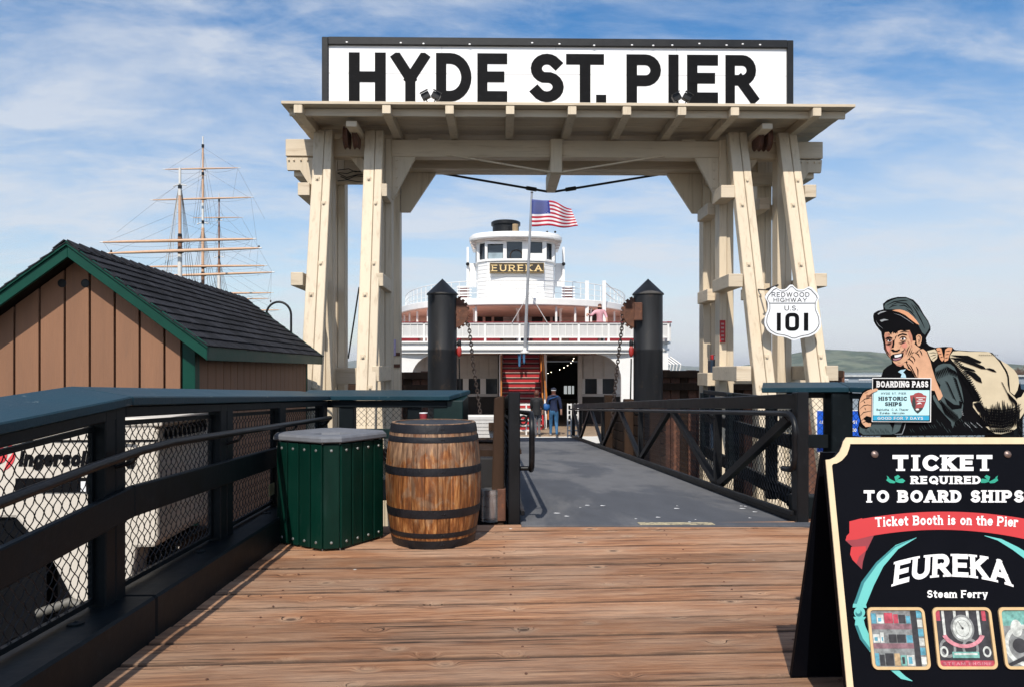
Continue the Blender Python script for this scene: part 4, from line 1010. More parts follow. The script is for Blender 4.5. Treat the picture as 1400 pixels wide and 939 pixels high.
# ================================================================== BARREL
def barrel():
    D = 5.60; c = C((593-700)/FOC*D, D, 0)
    t = thing('wooden_barrel', 'weathered oak barrel with six black hoops standing beside the gangway', 'barrel', c)
    m = bpy.data.materials.new('barrel_oak'); m.use_nodes = True; n = m.node_tree; b = n.nodes['Principled BSDF']; b.inputs['Roughness'].default_value = .5
    g = N(n, 'ShaderNodeNewGeometry'); oi = N(n, 'ShaderNodeObjectInfo')
    cx = N(n, 'ShaderNodeCombineXYZ'); mo = N(n, 'ShaderNodeMath', operation='MULTIPLY'); L(n, oi.outputs['Random'], mo.inputs[0]); mo.inputs[1].default_value = 31
    L(n, mo.outputs[0], cx.inputs[2]); ad = N(n, 'ShaderNodeVectorMath', operation='ADD'); L(n, g.outputs['Position'], ad.inputs[0]); L(n, cx.outputs[0], ad.inputs[1])
    def nz(sc, det, vec, r=.62, dist=0):
        mp = N(n, 'ShaderNodeMapping'); mp.inputs['Scale'].default_value = sc; L(n, vec, mp.inputs[0])
        q = N(n, 'ShaderNodeTexNoise'); q.inputs['Scale'].default_value = 1; q.inputs['Detail'].default_value = det; q.inputs['Roughness'].default_value = r; q.inputs['Distortion'].default_value = dist
        L(n, mp.outputs[0], q.inputs['Vector']); return q.outputs[0]
    grain = nz((46, 46, 4), 8, ad.outputs[0]); patch = nz((9, 9, 6), 9, g.outputs['Position'], .7, .6); big = nz((4, 4, 2.2), 4, ad.outputs[0])
    cr = N(n, 'ShaderNodeValToRGB'); L(n, grain, cr.inputs[0]); e = cr.color_ramp.elements
    e[0].position = .32; e[0].color = (.06, .018, .006, 1); e[1].position = .68; e[1].color = (.48, .23, .08, 1); x = cr.color_ramp.elements.new(.5); x.color = (.235, .078, .018, 1)
    # worn varnish: paler greyish wood, more of it higher up the barrel
    sp = N(n, 'ShaderNodeSeparateXYZ'); L(n, g.outputs['Position'], sp.inputs[0])
    hz = N(n, 'ShaderNodeMapRange'); hz.inputs['From Min'].default_value = .1; hz.inputs['From Max'].default_value = .85; hz.inputs['To Min'].default_value = -.06; hz.inputs['To Max'].default_value = .14; L(n, sp.outputs[2], hz.inputs['Value'])
    sm = N(n, 'ShaderNodeMath', operation='ADD'); L(n, patch, sm.inputs[0]); L(n, hz.outputs[0], sm.inputs[1])
    mr = N(n, 'ShaderNodeMapRange', interpolation_type='SMOOTHSTEP'); mr.inputs['From Min'].default_value = .50; mr.inputs['From Max'].default_value = .64; mr.inputs['To Max'].default_value = .6; L(n, sm.outputs[0], mr.inputs['Value'])
    mi = N(n, 'ShaderNodeMix', data_type='RGBA'); L(n, mr.outputs[0], mi.inputs['Factor']); L(n, cr.outputs[0], mi.inputs[6])
    cr2 = N(n, 'ShaderNodeValToRGB'); L(n, grain, cr2.inputs[0]); e = cr2.color_ramp.elements; e[0].position = .3; e[0].color = (.09, .055, .035, 1); e[1].position = .7; e[1].color = (.48, .33, .21, 1)
    L(n, cr2.outputs[0], mi.inputs[7])
    rs = N(n, 'ShaderNodeMapRange'); rs.inputs['To Min'].default_value = .78; rs.inputs['To Max'].default_value = 1.2; L(n, oi.outputs['Random'], rs.inputs['Value'])
    bs = N(n, 'ShaderNodeMapRange'); bs.inputs['From Min'].default_value = .3; bs.inputs['From Max'].default_value = .7; bs.inputs['To Min'].default_value = .45; bs.inputs['To Max'].default_value = 1.2; L(n, big, bs.inputs['Value'])
    mm = N(n, 'ShaderNodeMath', operation='MULTIPLY'); L(n, rs.outputs[0], mm.inputs[0]); L(n, bs.outputs[0], mm.inputs[1])
    vs_ = N(n, 'ShaderNodeVectorMath', operation='SCALE'); L(n, mi.outputs[2], vs_.inputs[0]); L(n, mm.outputs[0], vs_.inputs['Scale']); L(n, vs_.outputs[0], b.inputs['Base Color'])
    bp = N(n, 'ShaderNodeBump'); bp.inputs['Strength'].default_value = .5; bp.inputs['Distance'].default_value = .006; L(n, grain, bp.inputs['Height']); L(n, bp.outputs[0], b.inputs['Normal'])
    H = .905; R0, R1 = .308, .362
    def rad_(z): u = (z-H*.52)/(H*.52); return R1-(R1-R0)*min(1.15, u*u)
    ns = 26; zs = [0.0+H*i/12 for i in range(13)]
    a = 0
    ws = [random.uniform(.8, 1.2) for _ in range(ns)]; tot = sum(ws)
    for i in range(ns):
        da = 2*PI*ws[i]/tot; g0 = .004
        mb = MB(); vs = []
        for z in zs:
            r = rad_(z)
            for (rr, aa) in ((r-.022, a+g0), (r-.0015, a+g0), (r, a+g0+.008), (r+.0008, a+da/2), (r, a+da-g0-.008), (r-.0015, a+da-g0), (r-.022, a+da-g0)):
                vs.append((c.x+rr*cos(aa), c.y+rr*sin(aa), z))
        k = 7; fs = [(j*k+q, j*k+(q+1) % k, (j+1)*k+(q+1) % k, (j+1)*k+q) for j in range(12) for q in range(k)]
        fs += [tuple(range(k))[::-1], tuple(12*k+q for q in range(k))]
        mb.add(vs, fs).build('stave', m, t, smooth=50)
        a += da
    hoopm = mat('hoop_black_iron', (.010, .010, .013), .45, 0, spec=.35, var=.35, scale=(9, 9, 9), col2=(.06, .045, .035), f2=.6, scale2=(35, 35, 14), lo2=.6, hi2=.75, bump=.3, bscale=(60, 60, 30))
    for z0, z1 in ((.838, .900), (.772, .813), (.535, .592), (.228, .290), (.082, .118), (.0, .062)):
        zz = [z0+(z1-z0)*i/3 for i in range(4)]
        prof = [(rad_(z0)-.002, z0)]+[(rad_(z)+.0035+(.001 if 0 < i < 3 else 0), z) for i, z in enumerate(zz)]+[(rad_(z1)-.002, z1)]
        h = MB().lathe(prof, c, 56).build('hoop', hoopm, t, smooth=50)
        for ang in (-1.35, -1.30):
            r = rad_((z0+z1)/2)+.005
            MB().ball((c.x+r*cos(ang), c.y+r*sin(ang), (z0+z1)/2), .006, 8, 5).build('rivet', hoopm, h)
    ft = MB()
    ft.lathe([(.0001, H-.035), (R0-.024, H-.035)], c, 40)
    ft.build('barrel_head', m, t)
barrel()
# ================================================================== GANGWAY
GDX, GSL = -.025, -.052
GO = (.074, 6.19)
def GG(x, y, z): return C(GO[0]+x+GDX*y, GO[1]+y+.036*x*0, z+GSL*y)
GW, GLn = 2.48, 17.9
def gangway():
    t = thing('gangway', 'sloping grey gangway with dark steel truss sides leading down to the ferry', 'gangway', GG(GW/2, 0, -.2))
    dm = mat('gangway_grit', (.075, .08, .093), .9, var=.14, scale=(5, 2, 2), col2=(.15, .15, .155), f2=.7, scale2=(.55, .22, 1), lo2=.44, hi2=.54, bump=.5, bscale=(120, 120, 120), bdist=.004)
    MB(GG).box(-.0, GW+.02, -.16, 0.0, -.02, .012).build('threshold_plate', dm, t, bevel=.003)
    n = 6
    for i in range(n): MB(GG).box(0, GW, i*GLn/n+.004, (i+1)*GLn/n-.004, -.06, 0).build('deck_plate', dm, t)
    wm = mat('worn_yellow_paint', (.52, .44, .27), .8, var=.2, scale=(30, 30, 30), col2=(.12, .11, .10), f2=.9, scale2=(14, 40, 10), lo2=.5, hi2=.56)
    MB(GG).box(.98, 1.60, -.15, -.035, .0135, .0165).build('worn_strip', wm, t)
    ht = 1.10
    nodes = [0.05, 2.36, 4.61, 6.86, 9.11, 11.36, 13.61, 15.86, 17.85]
    for side, x in (('l', -.055), ('r', GW-.09)):
        sg = -1 if side == 'l' else 1
        MB(GG).box(x-.05, x+.05, .05, GLn, ht-.13, ht).build('top_chord', STEEL, t, bevel=.006)
        MB(GG).box(x-.05, x+.05, .05, GLn, -.10, .05).build('bottom_chord', STEEL, t, bevel=.006)
        MB(GG).box(x-sg*.09, x-sg*.055, .05, GLn, .06, .10).build('kerb_angle', STEEL, t, bevel=.004)
        for i, y in enumerate(nodes):
            if i == 0 or i == len(nodes)-1:
                MB(GG).box(x-.05, x+.05, y-.05, y+.07, -.12, ht+.012).build('end_post', STEEL, t, bevel=.008)
            elif i % 2 == 1:
                MB(GG).box(x-.04, x+.04, y-.04, y+.04, .052, ht-.132).build('truss_post', STEEL, t, bevel=.004)
            if i < len(nodes)-1:
                za, zb = (ht-.17, .09) if i % 2 == 0 else (.09, ht-.17)
                a, b = nodes[i]+(.10 if i % 2 == 0 else .06), nodes[i+1]-(.06 if i % 2 == 0 else .10)
                if i == 0: a = nodes[i]+.12
                MB(GG).beam((x, a, za), (x, b, zb), .07, .085).build('truss_diagonal', STEEL, t, bevel=.004)
        # hand rail with its end loop
        xh = x-sg*.14; z = .93
        pts = [(xh, GLn-.1, z), (xh, 9, z), (xh, 4, z), (xh, .05, z)]
        for k in range(9):
            a = PI/2-PI*k/8*.62; pts.append((xh, -.02-.16*cos(a), z-.16+.16*sin(a)))
        pts += [(xh, -.18, z-.36), (xh, -.14, z-.44), (xh, -.05, z-.47), (xh, .08, z-.47)]
        MB(GG).tube(pts, .024, 12).build('hand_rail', STEEL, t, smooth=60)
        MB(GG).tube([(xh, .08, z-.47), (x, .08, z-.47)], .02, 8).build('rail_return', STEEL, t, smooth=60)
        for y in (.1, 2.36, 6.86, 11.36, 15.8): MB(GG).tube([(xh, y, z), (xh+sg*.05, y, z-.06), (x, y, z-.07)], .012, 6).build('rail_bracket', STEEL, t, smooth=60)
    # wire mesh in the first bays
    for side, x, ys in (('r', GW-.03, ((.14, 2.3), (2.42, 4.55), (4.7, 6.8))), ('l', -.09, ((.14, 2.3), (2.42, 4.5)))):
        for a, b in ys:
            mb = MB(); fn = lambda u, v, o: GG(x+o, a+u, .06+v)
            mesh_wires(mb, fn, b-a, ht-.2, .075, .0032); mb.build('wire_mesh', WIRE, t, kind='stuff')
    # stencilled debris: pale scraps on the deck plate
    mb = MB()
    random.seed(5)
    for i in range(16):
        x, y = random.uniform(.3, 2.3), random.uniform(.05, 1.2); w = random.uniform(.006, .022)
        mb.add([GG(x+w*cos(k)*1.6, y+w*sin(k), .004+.002*(k == 2)) for k in range(0, 6)], [(0,1,2,3,4,5)])
    mb.build('paper_scraps', SIGNW, t, kind='stuff')
gangway()

def left_fender():
    t = thing('timber_fender', 'weathered brown timber fender standing left of the gangway end post', 'fender', C(-.03, 6.4, -.3))
    for i in range(5):
        y = 6.28+i*.42; xo = -.115+GDX*(y-6.2)
        MB().hexa([C(xo-.0-.10, y, -1.2), C(xo+.045, y, -1.2), C(xo+.045, y+.40, -1.2), C(xo-.10, y+.40, -1.2),
                   C(xo-.035, y, 1.06-.02*i), C(xo+.05, y, 1.08-.02*i), C(xo+.05, y+.40, 1.06-.02*i), C(xo-.035, y+.40, 1.04-.02*i)]).build('fender_plank', OLDWOOD, t, bevel=.01)
    d = thing('steel_roller', 'short bright steel roller between the barrel and the gangway', 'roller', C(-.17, 6.32, .0))
    st = mat('worn_bright_steel', (.50, .52, .54), .3, .85, var=.25, scale=(3, 3, 40))
    c = C(-.185, 6.32, 0)
    MB().lathe([(.0001, 0), (.085, 0), (.085, .27), (.0001, .27)], c, 30).build('drum', st, d, smooth=40)
    c2 = C(-.085, 6.35, 0)
    MB().hexa([C(-.13, 6.26, 0), C(-.055, 6.26, 0), C(-.055, 6.42, 0), C(-.13, 6.42, 0), C(-.13, 6.26, .28), C(-.055, 6.26, .28), C(-.055, 6.42, .28), C(-.13, 6.42, .28)]).build('rust_plate', RUSTY, d, bevel=.008)
    MB().hexa([C(-.62, 6.45, -.9), C(-.1, 6.45, -.9), C(-.1, 6.6, -.9), C(-.62, 6.6, -.9), C(-.62, 6.45, .52), C(-.1, 6.45, .52), C(-.1, 6.6, .52), C(-.62, 6.6, .52)]).build('machine_guard', mat('guard_black', (.012, .011, .012), .7), d, bevel=.01)
left_fender()

# ================================================================== RIGHT FENCE
def right_fence():
    f = thing('right_fence', 'dark fence with mesh and blue cap at the right behind the ticket sign', 'fence', C(2.9, 6.3, 0))
    zc = 1.155
    H = lambda p, z0, z1: [C(a, b, z0) for a, b in p]+[C(a, b, z1) for a, b in p]
    # run one: from the gangway post to the corner, run two: to the right and nearer
    def cap(a0, a1, b1, b0, za, zb, dz=.04):
        MB().hexa([C(*a0, za-.045), C(*a1, zb-.045), C(*b1, zb+dz-.045), C(*b0, za+dz-.045), C(*a0, za), C(*a1, zb), C(*b1, zb+dz), C(*b0, za+dz)]).build('cap_board', CAPM, f, bevel=.006)
    cap((2.22, 6.50), (2.98, 6.46), (3.05, 6.84), (2.36, 6.88), 1.14, 1.145)
    cap((2.983, 6.46), (3.55, 5.15), (3.90, 5.30), (3.053, 6.84), 1.145, 1.155)
    cap((3.552, 5.147), (3.85, 3.0), (4.20, 3.0), (3.902, 5.297), 1.155, 1.11)
    def post(x, d, w=.15, z1=1.10):
        MB().hexa(H([(x-w/2, d-w/2), (x+w/2, d-w/2), (x+w/2, d+w/2), (x-w/2, d+w/2)], -.02, z1)).build('post', RAIL, f, bevel=.008)
    post(2.93, 6.58, .19); post(3.58, 5.3); post(3.83, 3.6)
    def panel(a, b, z0=.12, z1=1.04):
        L_ = math.dist(a, b)
        fn = lambda u, v, o: C(lerp(a[0], b[0], u/L_), lerp(a[1], b[1], u/L_)+o, z0+v)
        mb = MB(); mesh_wires(mb, fn, L_, z1-z0, .062, .0023); mb.build('wire_mesh', WIRE, f, kind='stuff')
        for z, h in ((.09, .05), (1.07, .05)): MB().beam(C(*a, z), C(*b, z), .03, h).build('mesh_frame', RAIL, f)
        MB().beam(C(a[0], a[1]-.07, .66), C(b[0], b[1]-.07, .66), .03, .12).build('middle_plank', RAIL, f, bevel=.004)
        MB().beam(C(a[0], a[1]-.09, .08), C(b[0], b[1]-.09, .08), .16, .2).build('curb_beam', RAIL, f, bevel=.01)
    panel((2.50, 6.66), (2.83, 6.62))
    panel((3.0, 6.5), (3.52, 5.36)); panel((3.60, 5.2), (3.82, 3.68))
    # the return run behind the gangway
    post(2.66, 7.5, .10, 1.02); post(2.80, 9.3, .14, 1.0); post(2.95, 11.2, .12, .95)
    for a, b, za, zb in (((2.63, 6.7), (2.95, 11.2), 1.04, .98),):
        for z0, hh in ((1.0, .06), (.62, .13), (.10, .16)):
            MB().beam(C(*a, z0), C(*b, z0-.04), .05, hh).build('rail_bar', RAIL, f, bevel=.004)
    # blue notice board on the far side of the fence
    b = thing('blue_notice_board', 'bright blue notice board with white letters behind the right fence mesh', 'notice board', C(3.25, 7.3, .1))
    blue = mat('notice_blue', (.005, .10, .62), .5, var=.05)
    D = 7.35
    q = lambda a, b_, t_: tuple(PD(a, b_, D+t_))
    MB().prism([(1116, 560), (1178, 560), (1178, 618), (1116, 618)], q, 0, .03).build('board', blue, b, bevel=.004)
    mb = MB()
    for x0, x1, y0, y1 in ((1116, 1178, 560, 561.2), (1116, 1178, 616.6, 618), (1116, 1117.2, 561.2, 616.6), (1176.8, 1178, 561.2, 616.6)):
        mb.add([q(x0, y1, -.003), q(x1, y1, -.003), q(x1, y0, -.003), q(x0, y0, -.003)], [(0,1,2,3)])
    mb.build('white_border', SIGNW, b)
    mb = MB(); fn = lambda a, b_, l: q(a, b_, -.003-.0006*l)
    put_text(mb, 'T.C.', fn, 1120, 1127, 578.5, 574.5, w=.3); put_text(mb, 'B', fn, 1133, 1135.6, 578.5, 574.5, w=.3)
    put_text(mb, 'HOT', fn, 1163, 1172, 578.8, 574.2, w=.3); put_text(mb, 'NO', fn, 1164, 1171, 589.5, 585, w=.3)
    mb.build('lettering', SIGNW, b, kind='stuff')
    MB().hexa([C(3.15, 7.42, -1), C(3.2, 7.42, -1), C(3.2, 7.46, -1), C(3.15, 7.46, -1), C(3.15, 7.42, .85), C(3.2, 7.42, .85), C(3.2, 7.46, .85), C(3.15, 7.46, .85)]).build('stake', BLACK, b)
right_fence()

# ================================================================== LIFTING PILES WITH SHEAVES AND CHAINS
def chain(name, lab, pts, r, cat, grp=None, par=None):
    """links along a polyline, each link a closed ring"""
    mb = MB(); P = [Vector(p) for p in pts]; L_ = [0]
    for a, b in zip(P, P[1:]): L_.append(L_[-1]+(b-a).length)
    n = int(L_[-1]/(r*1.55)); k = 0
    for i in range(n):
        s = L_[-1]*(i+.5)/n
        while L_[k+1] < s: k += 1
        p = P[k].lerp(P[k+1], (s-L_[k])/(L_[k+1]-L_[k])); d = (P[k+1]-P[k]).normalized()
        u = d.cross(Vector((0, 1, 0))).normalized(); v = d.cross(u)
        sd = u if i % 2 else v
        ring = [p+d*(cos(2*PI*j/8)*r*1.15)+sd*(sin(2*PI*j/8)*r*.72) for j in range(8)]
        mb.tube(ring, r*.27, 5, closed=True)
    o = mb.build(name, mat('chain_iron', (.035, .022, .018), .7, var=.4, scale=(9, 9, 9)), par, smooth=60)
    if par is None: tag(o, lab, cat, grp)
    else: o['kind'] = 'stuff'
    return o
def piles():
    D = 18.0; r = .357
    for sx, px, lab in ((1, 604.8, 'dark round pile with cone cap left of the ferry'), (-1, 886, 'dark round pile with rusty cone cap right of the ferry')):
        t = thing('mooring_pile', lab, 'pile', PD(px, 505, D)*1.0-Vector((0, 0, 5)), group='cone capped piles in front of the ferry')
        c = PD(px, 505, D); cz = Vector((c.x, c.y, 0))
        zb = PD(px, 402.5, D).z; za = PD(px, 381.3, D).z
        MB().lathe([(r, -4.2), (r, 1.75), (r+.004, 1.76), (r+.004, 1.80), (r, 1.81), (r, zb)], cz, 36).build('shaft', PILE, t, smooth=40)
        MB().lathe([(r+.03, zb-.02), (r+.03, zb+.005), (.0001, za)], cz, 36).build('cone_cap', mat('cone_cap_metal', (.075, .07, .066), .55, var=.3, scale=(4, 4, 4), col2=(.13, .07, .045), f2=.6, scale2=(5, 5, 5)), t, smooth=30)
        # sheave half sunk in the pile head
        sc = PD(px+sx*14, 428, D-.02); R = .40
        prof = [(.05, -.06), (R*.95, -.06), (R*.95, -.03), (R*.85, -.02), (R*.85, .02), (R*.95, .03), (R*.95, .06), (.05, .06)]
        MB().lathe(prof, sc, 30, axis='y').build('sheave', RUSTY, t, smooth=35)
        mb = MB()
        for k in range(22):
            a = 2*PI*k/22; mb.beam(sc+Vector((cos(a)*R*.93, 0, sin(a)*R*.93)), sc+Vector((cos(a)*R*1.06, 0, sin(a)*R*1.06)), .07, .07, (0,1,0))
        mb.build('sheave_teeth', RUSTY, t, kind='stuff')
        MB().lathe([(.0001, -.09), (.10, -.09), (.10, -.062)], sc, 16, axis='y').build('hub', RUSTY, t, smooth=35)
        MB().box(sc.x-.02-.16*(sx < 0)+.0, sc.x+.02-.16*(sx < 0)+.16, sc.y-.42, sc.y-.34, sc.z-.22, sc.z+.22).build('rust_plate', RUSTY, t, bevel=.02) if sx < 0 else None
        # red lever block lower down
        q0 = PD(px+sx*23, 480, D-.02)
        MB().ball(PD(px+sx*23, 470, D), .09, 12, 8, (.6, .6, 1.3)).build('upper_block', BLACK, t, smooth=60)
        MB().ball(q0, .08, 14, 10, (.8, .6, 1.8)).build('red_block', mat('block_red', (.35, .03, .025), .4), t, smooth=60)
        MB().tube([PD(px+sx*23, 490, D), PD(px+sx*24, 545, D)], .02, 6).build('rod', BLACK, t)
        if sx > 0: pts = [PD(636, 438, D), PD(641, 446, D), PD(644, 470, D), PD(647, 500, D), PD(652, 530, D), PD(656, 560, D), PD(660, 596, D)]
        else: pts = [PD(852, 425, D), PD(851, 440, D), PD(848, 465, D), PD(844, 500, D), PD(842, 520, D), PD(838, 560, D), PD(836, 590, D)]
        chain('chain', 'rusty chain hanging from the sheave of the %s pile' % ('left' if sx > 0 else 'right'), pts, .052, 'chain', 'chains hanging at the piles')
piles()

# ================================================================== FENDER WALLS
def fender_walls():
    for nm, x0, x1, D, top, lab in (('fender_wall', 440, 600, 21.5, 508, 'rusty brown timber wall behind the left gateway legs'), ('fender_wall', 893, 1150, 20.5, 506, 'rusty brown timber wall between the right pile and the gateway')):
        t = thing(nm, lab, 'timber wall', PD((x0+x1)/2, 560, D)*1.0)
        x = x0; i = 0
        while x < x1:
            w = random.uniform(11, 14); tp = top+random.uniform(-1.2, 1.6)
            z = PD(x, tp, D).z; dd = random.uniform(0, .06)
            MB().hexa([C((x-700)/FOC*D, D+dd, -4.1), C((x+w-.6-700)/FOC*D, D+dd, -4.1), C((x+w-.6-700)/FOC*D, D+.3, -4.1), C((x-700)/FOC*D, D+.3, -4.1),
                       C((x-700)/FOC*D, D+dd, z), C((x+w-.6-700)/FOC*D, D+dd, z), C((x+w-.6-700)/FOC*D, D+.3, z), C((x-700)/FOC*D, D+.3, z)]).build('wall_plank', RUSTY if i % 3 else OLDWOOD, t, bevel=.015)
            x += w; i += 1
        a, b = (x0-700)/FOC*D, (x1-700)/FOC*D
        for zz in (PD(0, top+5, D).z, PD(0, top+22, D).z):
            MB().beam(C(a, D-.08, zz), C(b, D-.08, zz), .14, .2).build('waler', OLDWOOD, t, bevel=.01)
    # brown plank wall beyond the right truss
    t = thing('slip_wall', 'dark brown plank wall beyond the right side of the gangway', 'timber wall', C(3.1, 12, -1))
    for k in range(16):
        z = -3.0+k*.24
        MB().beam(C(2.95, 14.3, z-.15), C(2.75, 20.0, z-.3), .12, .225).build('wall_plank', OLDWOOD, t, bevel=.01)
    for D in (14.4, 17, 19.8):
        xx = 3.15-.4*(D-8.6)/11.4-.14
        MB().hexa([C(xx-.12, D-.13, -4), C(xx+.1, D-.13, -4), C(xx+.1, D+.13, -4), C(xx-.12, D+.13, -4), C(xx-.12, D-.13, .62), C(xx+.1, D-.13, .62), C(xx+.1, D+.13, .62), C(xx-.12, D+.13, .62)]).build('wall_pile', OLDWOOD, t, bevel=.02)
    # left landing with the pale box
    b = thing('pale_box', 'pale slatted box on the float behind the barrel', 'box', PD(665, 598, 17.5))
    D = 17.5; q = lambda px, py, t_: tuple(PD(px, py, D+t_))
    MB().prism([(639, 566.5), (693, 566.5), (693, 598), (639, 598)], q, .02, 1.0).build('case', WHITE, b)
    for i in range(6):
        y = 569+i*4.9; MB().prism([(640, y), (692, y), (692, y+4.1), (640, y+4.1)], q, -.01, .019).build('slat', NETM, b)
    MB().prism([(668, 577), (690, 577), (690, 588), (668, 588)], q, -.25, -.02).build('brown_block', OLDWOOD, b)
    w = MB().hexa([C(-3.2, 15.5, -.62), C(.2, 15.5, -.62), C(.0, 24.4, -.95), C(-3.4, 24.4, -.95), C(-3.2, 15.5, -.40), C(.2, 15.5, -.40), C(.0, 24.4, -.72), C(-3.4, 24.4, -.72)]).build('float_deck', OLDWOOD)
    tag(w, 'dark timber float left of the gangway under the pale box', 'float')
fender_walls()
# ================================================================== THE FERRY
FX, FD = .16, 27.0
def FT(x, y, z): return C(FX+x, FD+y, z)
def fx(px, D): return (px-700)/FOC*D-FX
def fz(py, D): return EYE-(py-HOR)/FOC*D
def ferry():
    t = thing('steam_ferry', 'white double-deck steam ferry with black funnel moored at the gangway end', 'ferry', FT(0, 0, -4))
    M = lambda: MB(FT)
    # hull and main deck
    def plan(a, b, n=20, y0=0, yb=46, p=2.4):
        """blunt rounded bow in plan, half width a, bow length b"""
        pts = []
        for i in range(n+1):
            th = PI*i/n; cx, sy = cos(th), sin(th)
            pts.append((a*math.copysign(abs(cx)**(2/p), cx), y0+b-b*abs(sy)**(2/p)))
        return pts+[(-a, yb), (a, yb)]
    hull = M(); pl = plan(6.2, 2.6, y0=-1.6)
    hull.prism(pl, lambda a, b, z: (a, b, z), -4.2, -1.25).build('hull', BLACK, t)
    M().prism(plan(6.35, 2.7, y0=-1.72), lambda a, b, z: (a, b, z), -1.25, -1.02).build('guard_rail', WHITE, t)
    M().prism(plan(6.25, 2.6, y0=-1.62), lambda a, b, z: (a, b, z), -1.02, -.985).build('main_deck', mat('ferry_deck_tan', (.30, .22, .15), .7), t)
    # front facade of the main deck: arches
    zt = 1.92
    def q(a, b, t_): return (a, t_, b)
    xo = 5.65
    for s in (-1, 1):
        xi = 3.9
        c = [(s*xo, -1.0), (s*xo, zt), (s*(.62 if 0 else 3.2), zt), (s*3.2, zt-.02)]
        k = [(s*(3.9+.0-.70*(1-sin(PI/2*i/8))*0-.9*(1-cos(PI/2*i/8))), zt-.12-.9+.9*sin(PI/2*i/8)) for i in range(9)]
        # spandrel: white corner with a round inside
        poly = [(s*xo, -1.0), (s*xo, zt), (s*3.0, zt)]+[(s*(3.0+.0+.9*sin(PI/2*i/8)), zt-.06-.9*(1-cos(PI/2*i/8))) for i in range(9)]+[(s*3.9, -1.0)]
        if s < 0: poly = poly[::-1]
        M().prism(poly, q, .2, .45).build('arch_end', WHITE, t)
    # fascia bands of the upper deck, rounded at the ends
    for nm, a, b, y0, z0, z1, m in (('deck_band', 5.75, 1.6, -.02, 1.90, 2.02, WHITE), ('deck_band', 5.85, 1.7, -.10, 2.02, 2.10, WHITE), ('deck_band', 5.78, 1.6, -.05, 2.10, 2.28, WHITE), ('deck_band', 5.9, 1.7, -.15, 2.28, 2.34, WHITE)):
        mb = M(); P = plan(a, b, 24, y0, 40, 5)
        Q = plan(a-.5, b-.2, 24, y0+.45, 40, 5)
        n = len(P)
        P, Q = P[:-2], Q[:-2]; n = len(P)
        vs = [(x, y, z0) for x, y in P]+[(x, y, z1) for x, y in P]+[(x, y, z0) for x, y in Q]+[(x, y, z1) for x, y in Q]
        fs = []
        for i in range(n-1):
            fs += [(i, i+1, n+i+1, n+i), (2*n+i+1, 2*n+i, 3*n+i, 3*n+i+1), (n+i, n+i+1, 3*n+i+1, 3*n+i), (i+1, i, 2*n+i, 2*n+i+1)]
        mb.add(vs, fs).build(nm, m, t)
    # upper deck floor around the stair opening
    xs0, xs1 = fx(685, 29), fx(741, 29)
    for a, b, y0, y1 in ((-5.4, xs0, .4, 30), (xs1, 5.4, .4, 30), (xs0+.002, xs1-.002, .4, .9), (xs0+.002, xs1-.002, 4.6, 30)):
        M().box(a, b, y0, y1, 1.93, 2.2).build('upper_floor', SALMON, t)
    # inner walls of the main deck
    D = 31.0; Y = D-FD
    def wall(px0, px1):
        a, b = fx(px0, D), fx(px1, D)
        M().box(a, b, Y, Y+.1, .92, 1.92).build('inner_wall', GREYW, t)
        n = max(1, int((b-a)/.42)); w = (b-a)/n
        for i in range(n):
            M().box(a+i*w+.03, a+(i+1)*w-.03, Y-.03, Y-.004, fz(516, D)+.02, fz(486, D)).build('wall_panel', GREYW, t, bevel=.01)
        M().box(a, b, Y-.02, Y+.09, fz(541, D)-.02, fz(538, D)+.0).build('sill', GREYW, t)
        n = max(2, int((b-a)/.72)); w = (b-a)/n
        for i in range(n+1):
            M().box(max(a, a+i*w-.12), min(b, a+i*w+.12), Y-.01, Y+.08, fz(538, D)+.001, .919).build('mullion', WHITE, t)
        M().box(a, b, Y+.12, Y+.16, fz(541, D), .92).build('window_glass', GLASS, t)
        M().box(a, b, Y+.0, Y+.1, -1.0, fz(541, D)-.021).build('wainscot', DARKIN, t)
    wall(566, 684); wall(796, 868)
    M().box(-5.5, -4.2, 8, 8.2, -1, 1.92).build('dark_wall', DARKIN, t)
    # jambs of the stair and the car-deck opening
    D2 = 28.6; Y2 = D2-FD
    M().box(fx(682.5, D2), fx(686.3, D2), Y2, Y2+.12, fz(541, D2), 1.90).build('jamb', WHITE, t)
    M().box(fx(744, D2), fx(747.5, D2), Y2, Y2+.12, -1.0, 1.90).build('jamb', WHITE, t)
    M().box(fx(790, D2+2), fx(796, D2+2), Y2+2, Y2+2.12, -1.0, 1.90).build('jamb', GREYW, t)
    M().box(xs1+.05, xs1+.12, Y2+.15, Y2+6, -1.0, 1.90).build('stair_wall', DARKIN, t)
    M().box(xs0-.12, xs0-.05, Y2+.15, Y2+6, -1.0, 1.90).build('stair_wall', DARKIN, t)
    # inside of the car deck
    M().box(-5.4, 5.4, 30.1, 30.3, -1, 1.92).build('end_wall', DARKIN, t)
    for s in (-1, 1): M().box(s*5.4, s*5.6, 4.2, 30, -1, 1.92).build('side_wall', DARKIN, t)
    for i in range(9):
        x = fx(860+i*5, 45); M().box(fx(838+i*6, 50), fx(842+i*6, 50), 22.9, 23, .1, .9).build('far_window', GLASS, t)
    for i, (a, b) in enumerate(((771, 775), (776.5, 780.5), (782, 784.5))):
        M().box(fx(a, 50), fx(b, 50), 22.9, 22.95, fz(538, 50), fz(527, 50)).build('far_window', emat('far_daylight', (.75, .8, .8), .55) if not i else bpy.data.materials['far_daylight'], t)
    # red stairs
    n = 16; z0, z1 = -1.0, 2.2; ya, yb = .9, 4.55
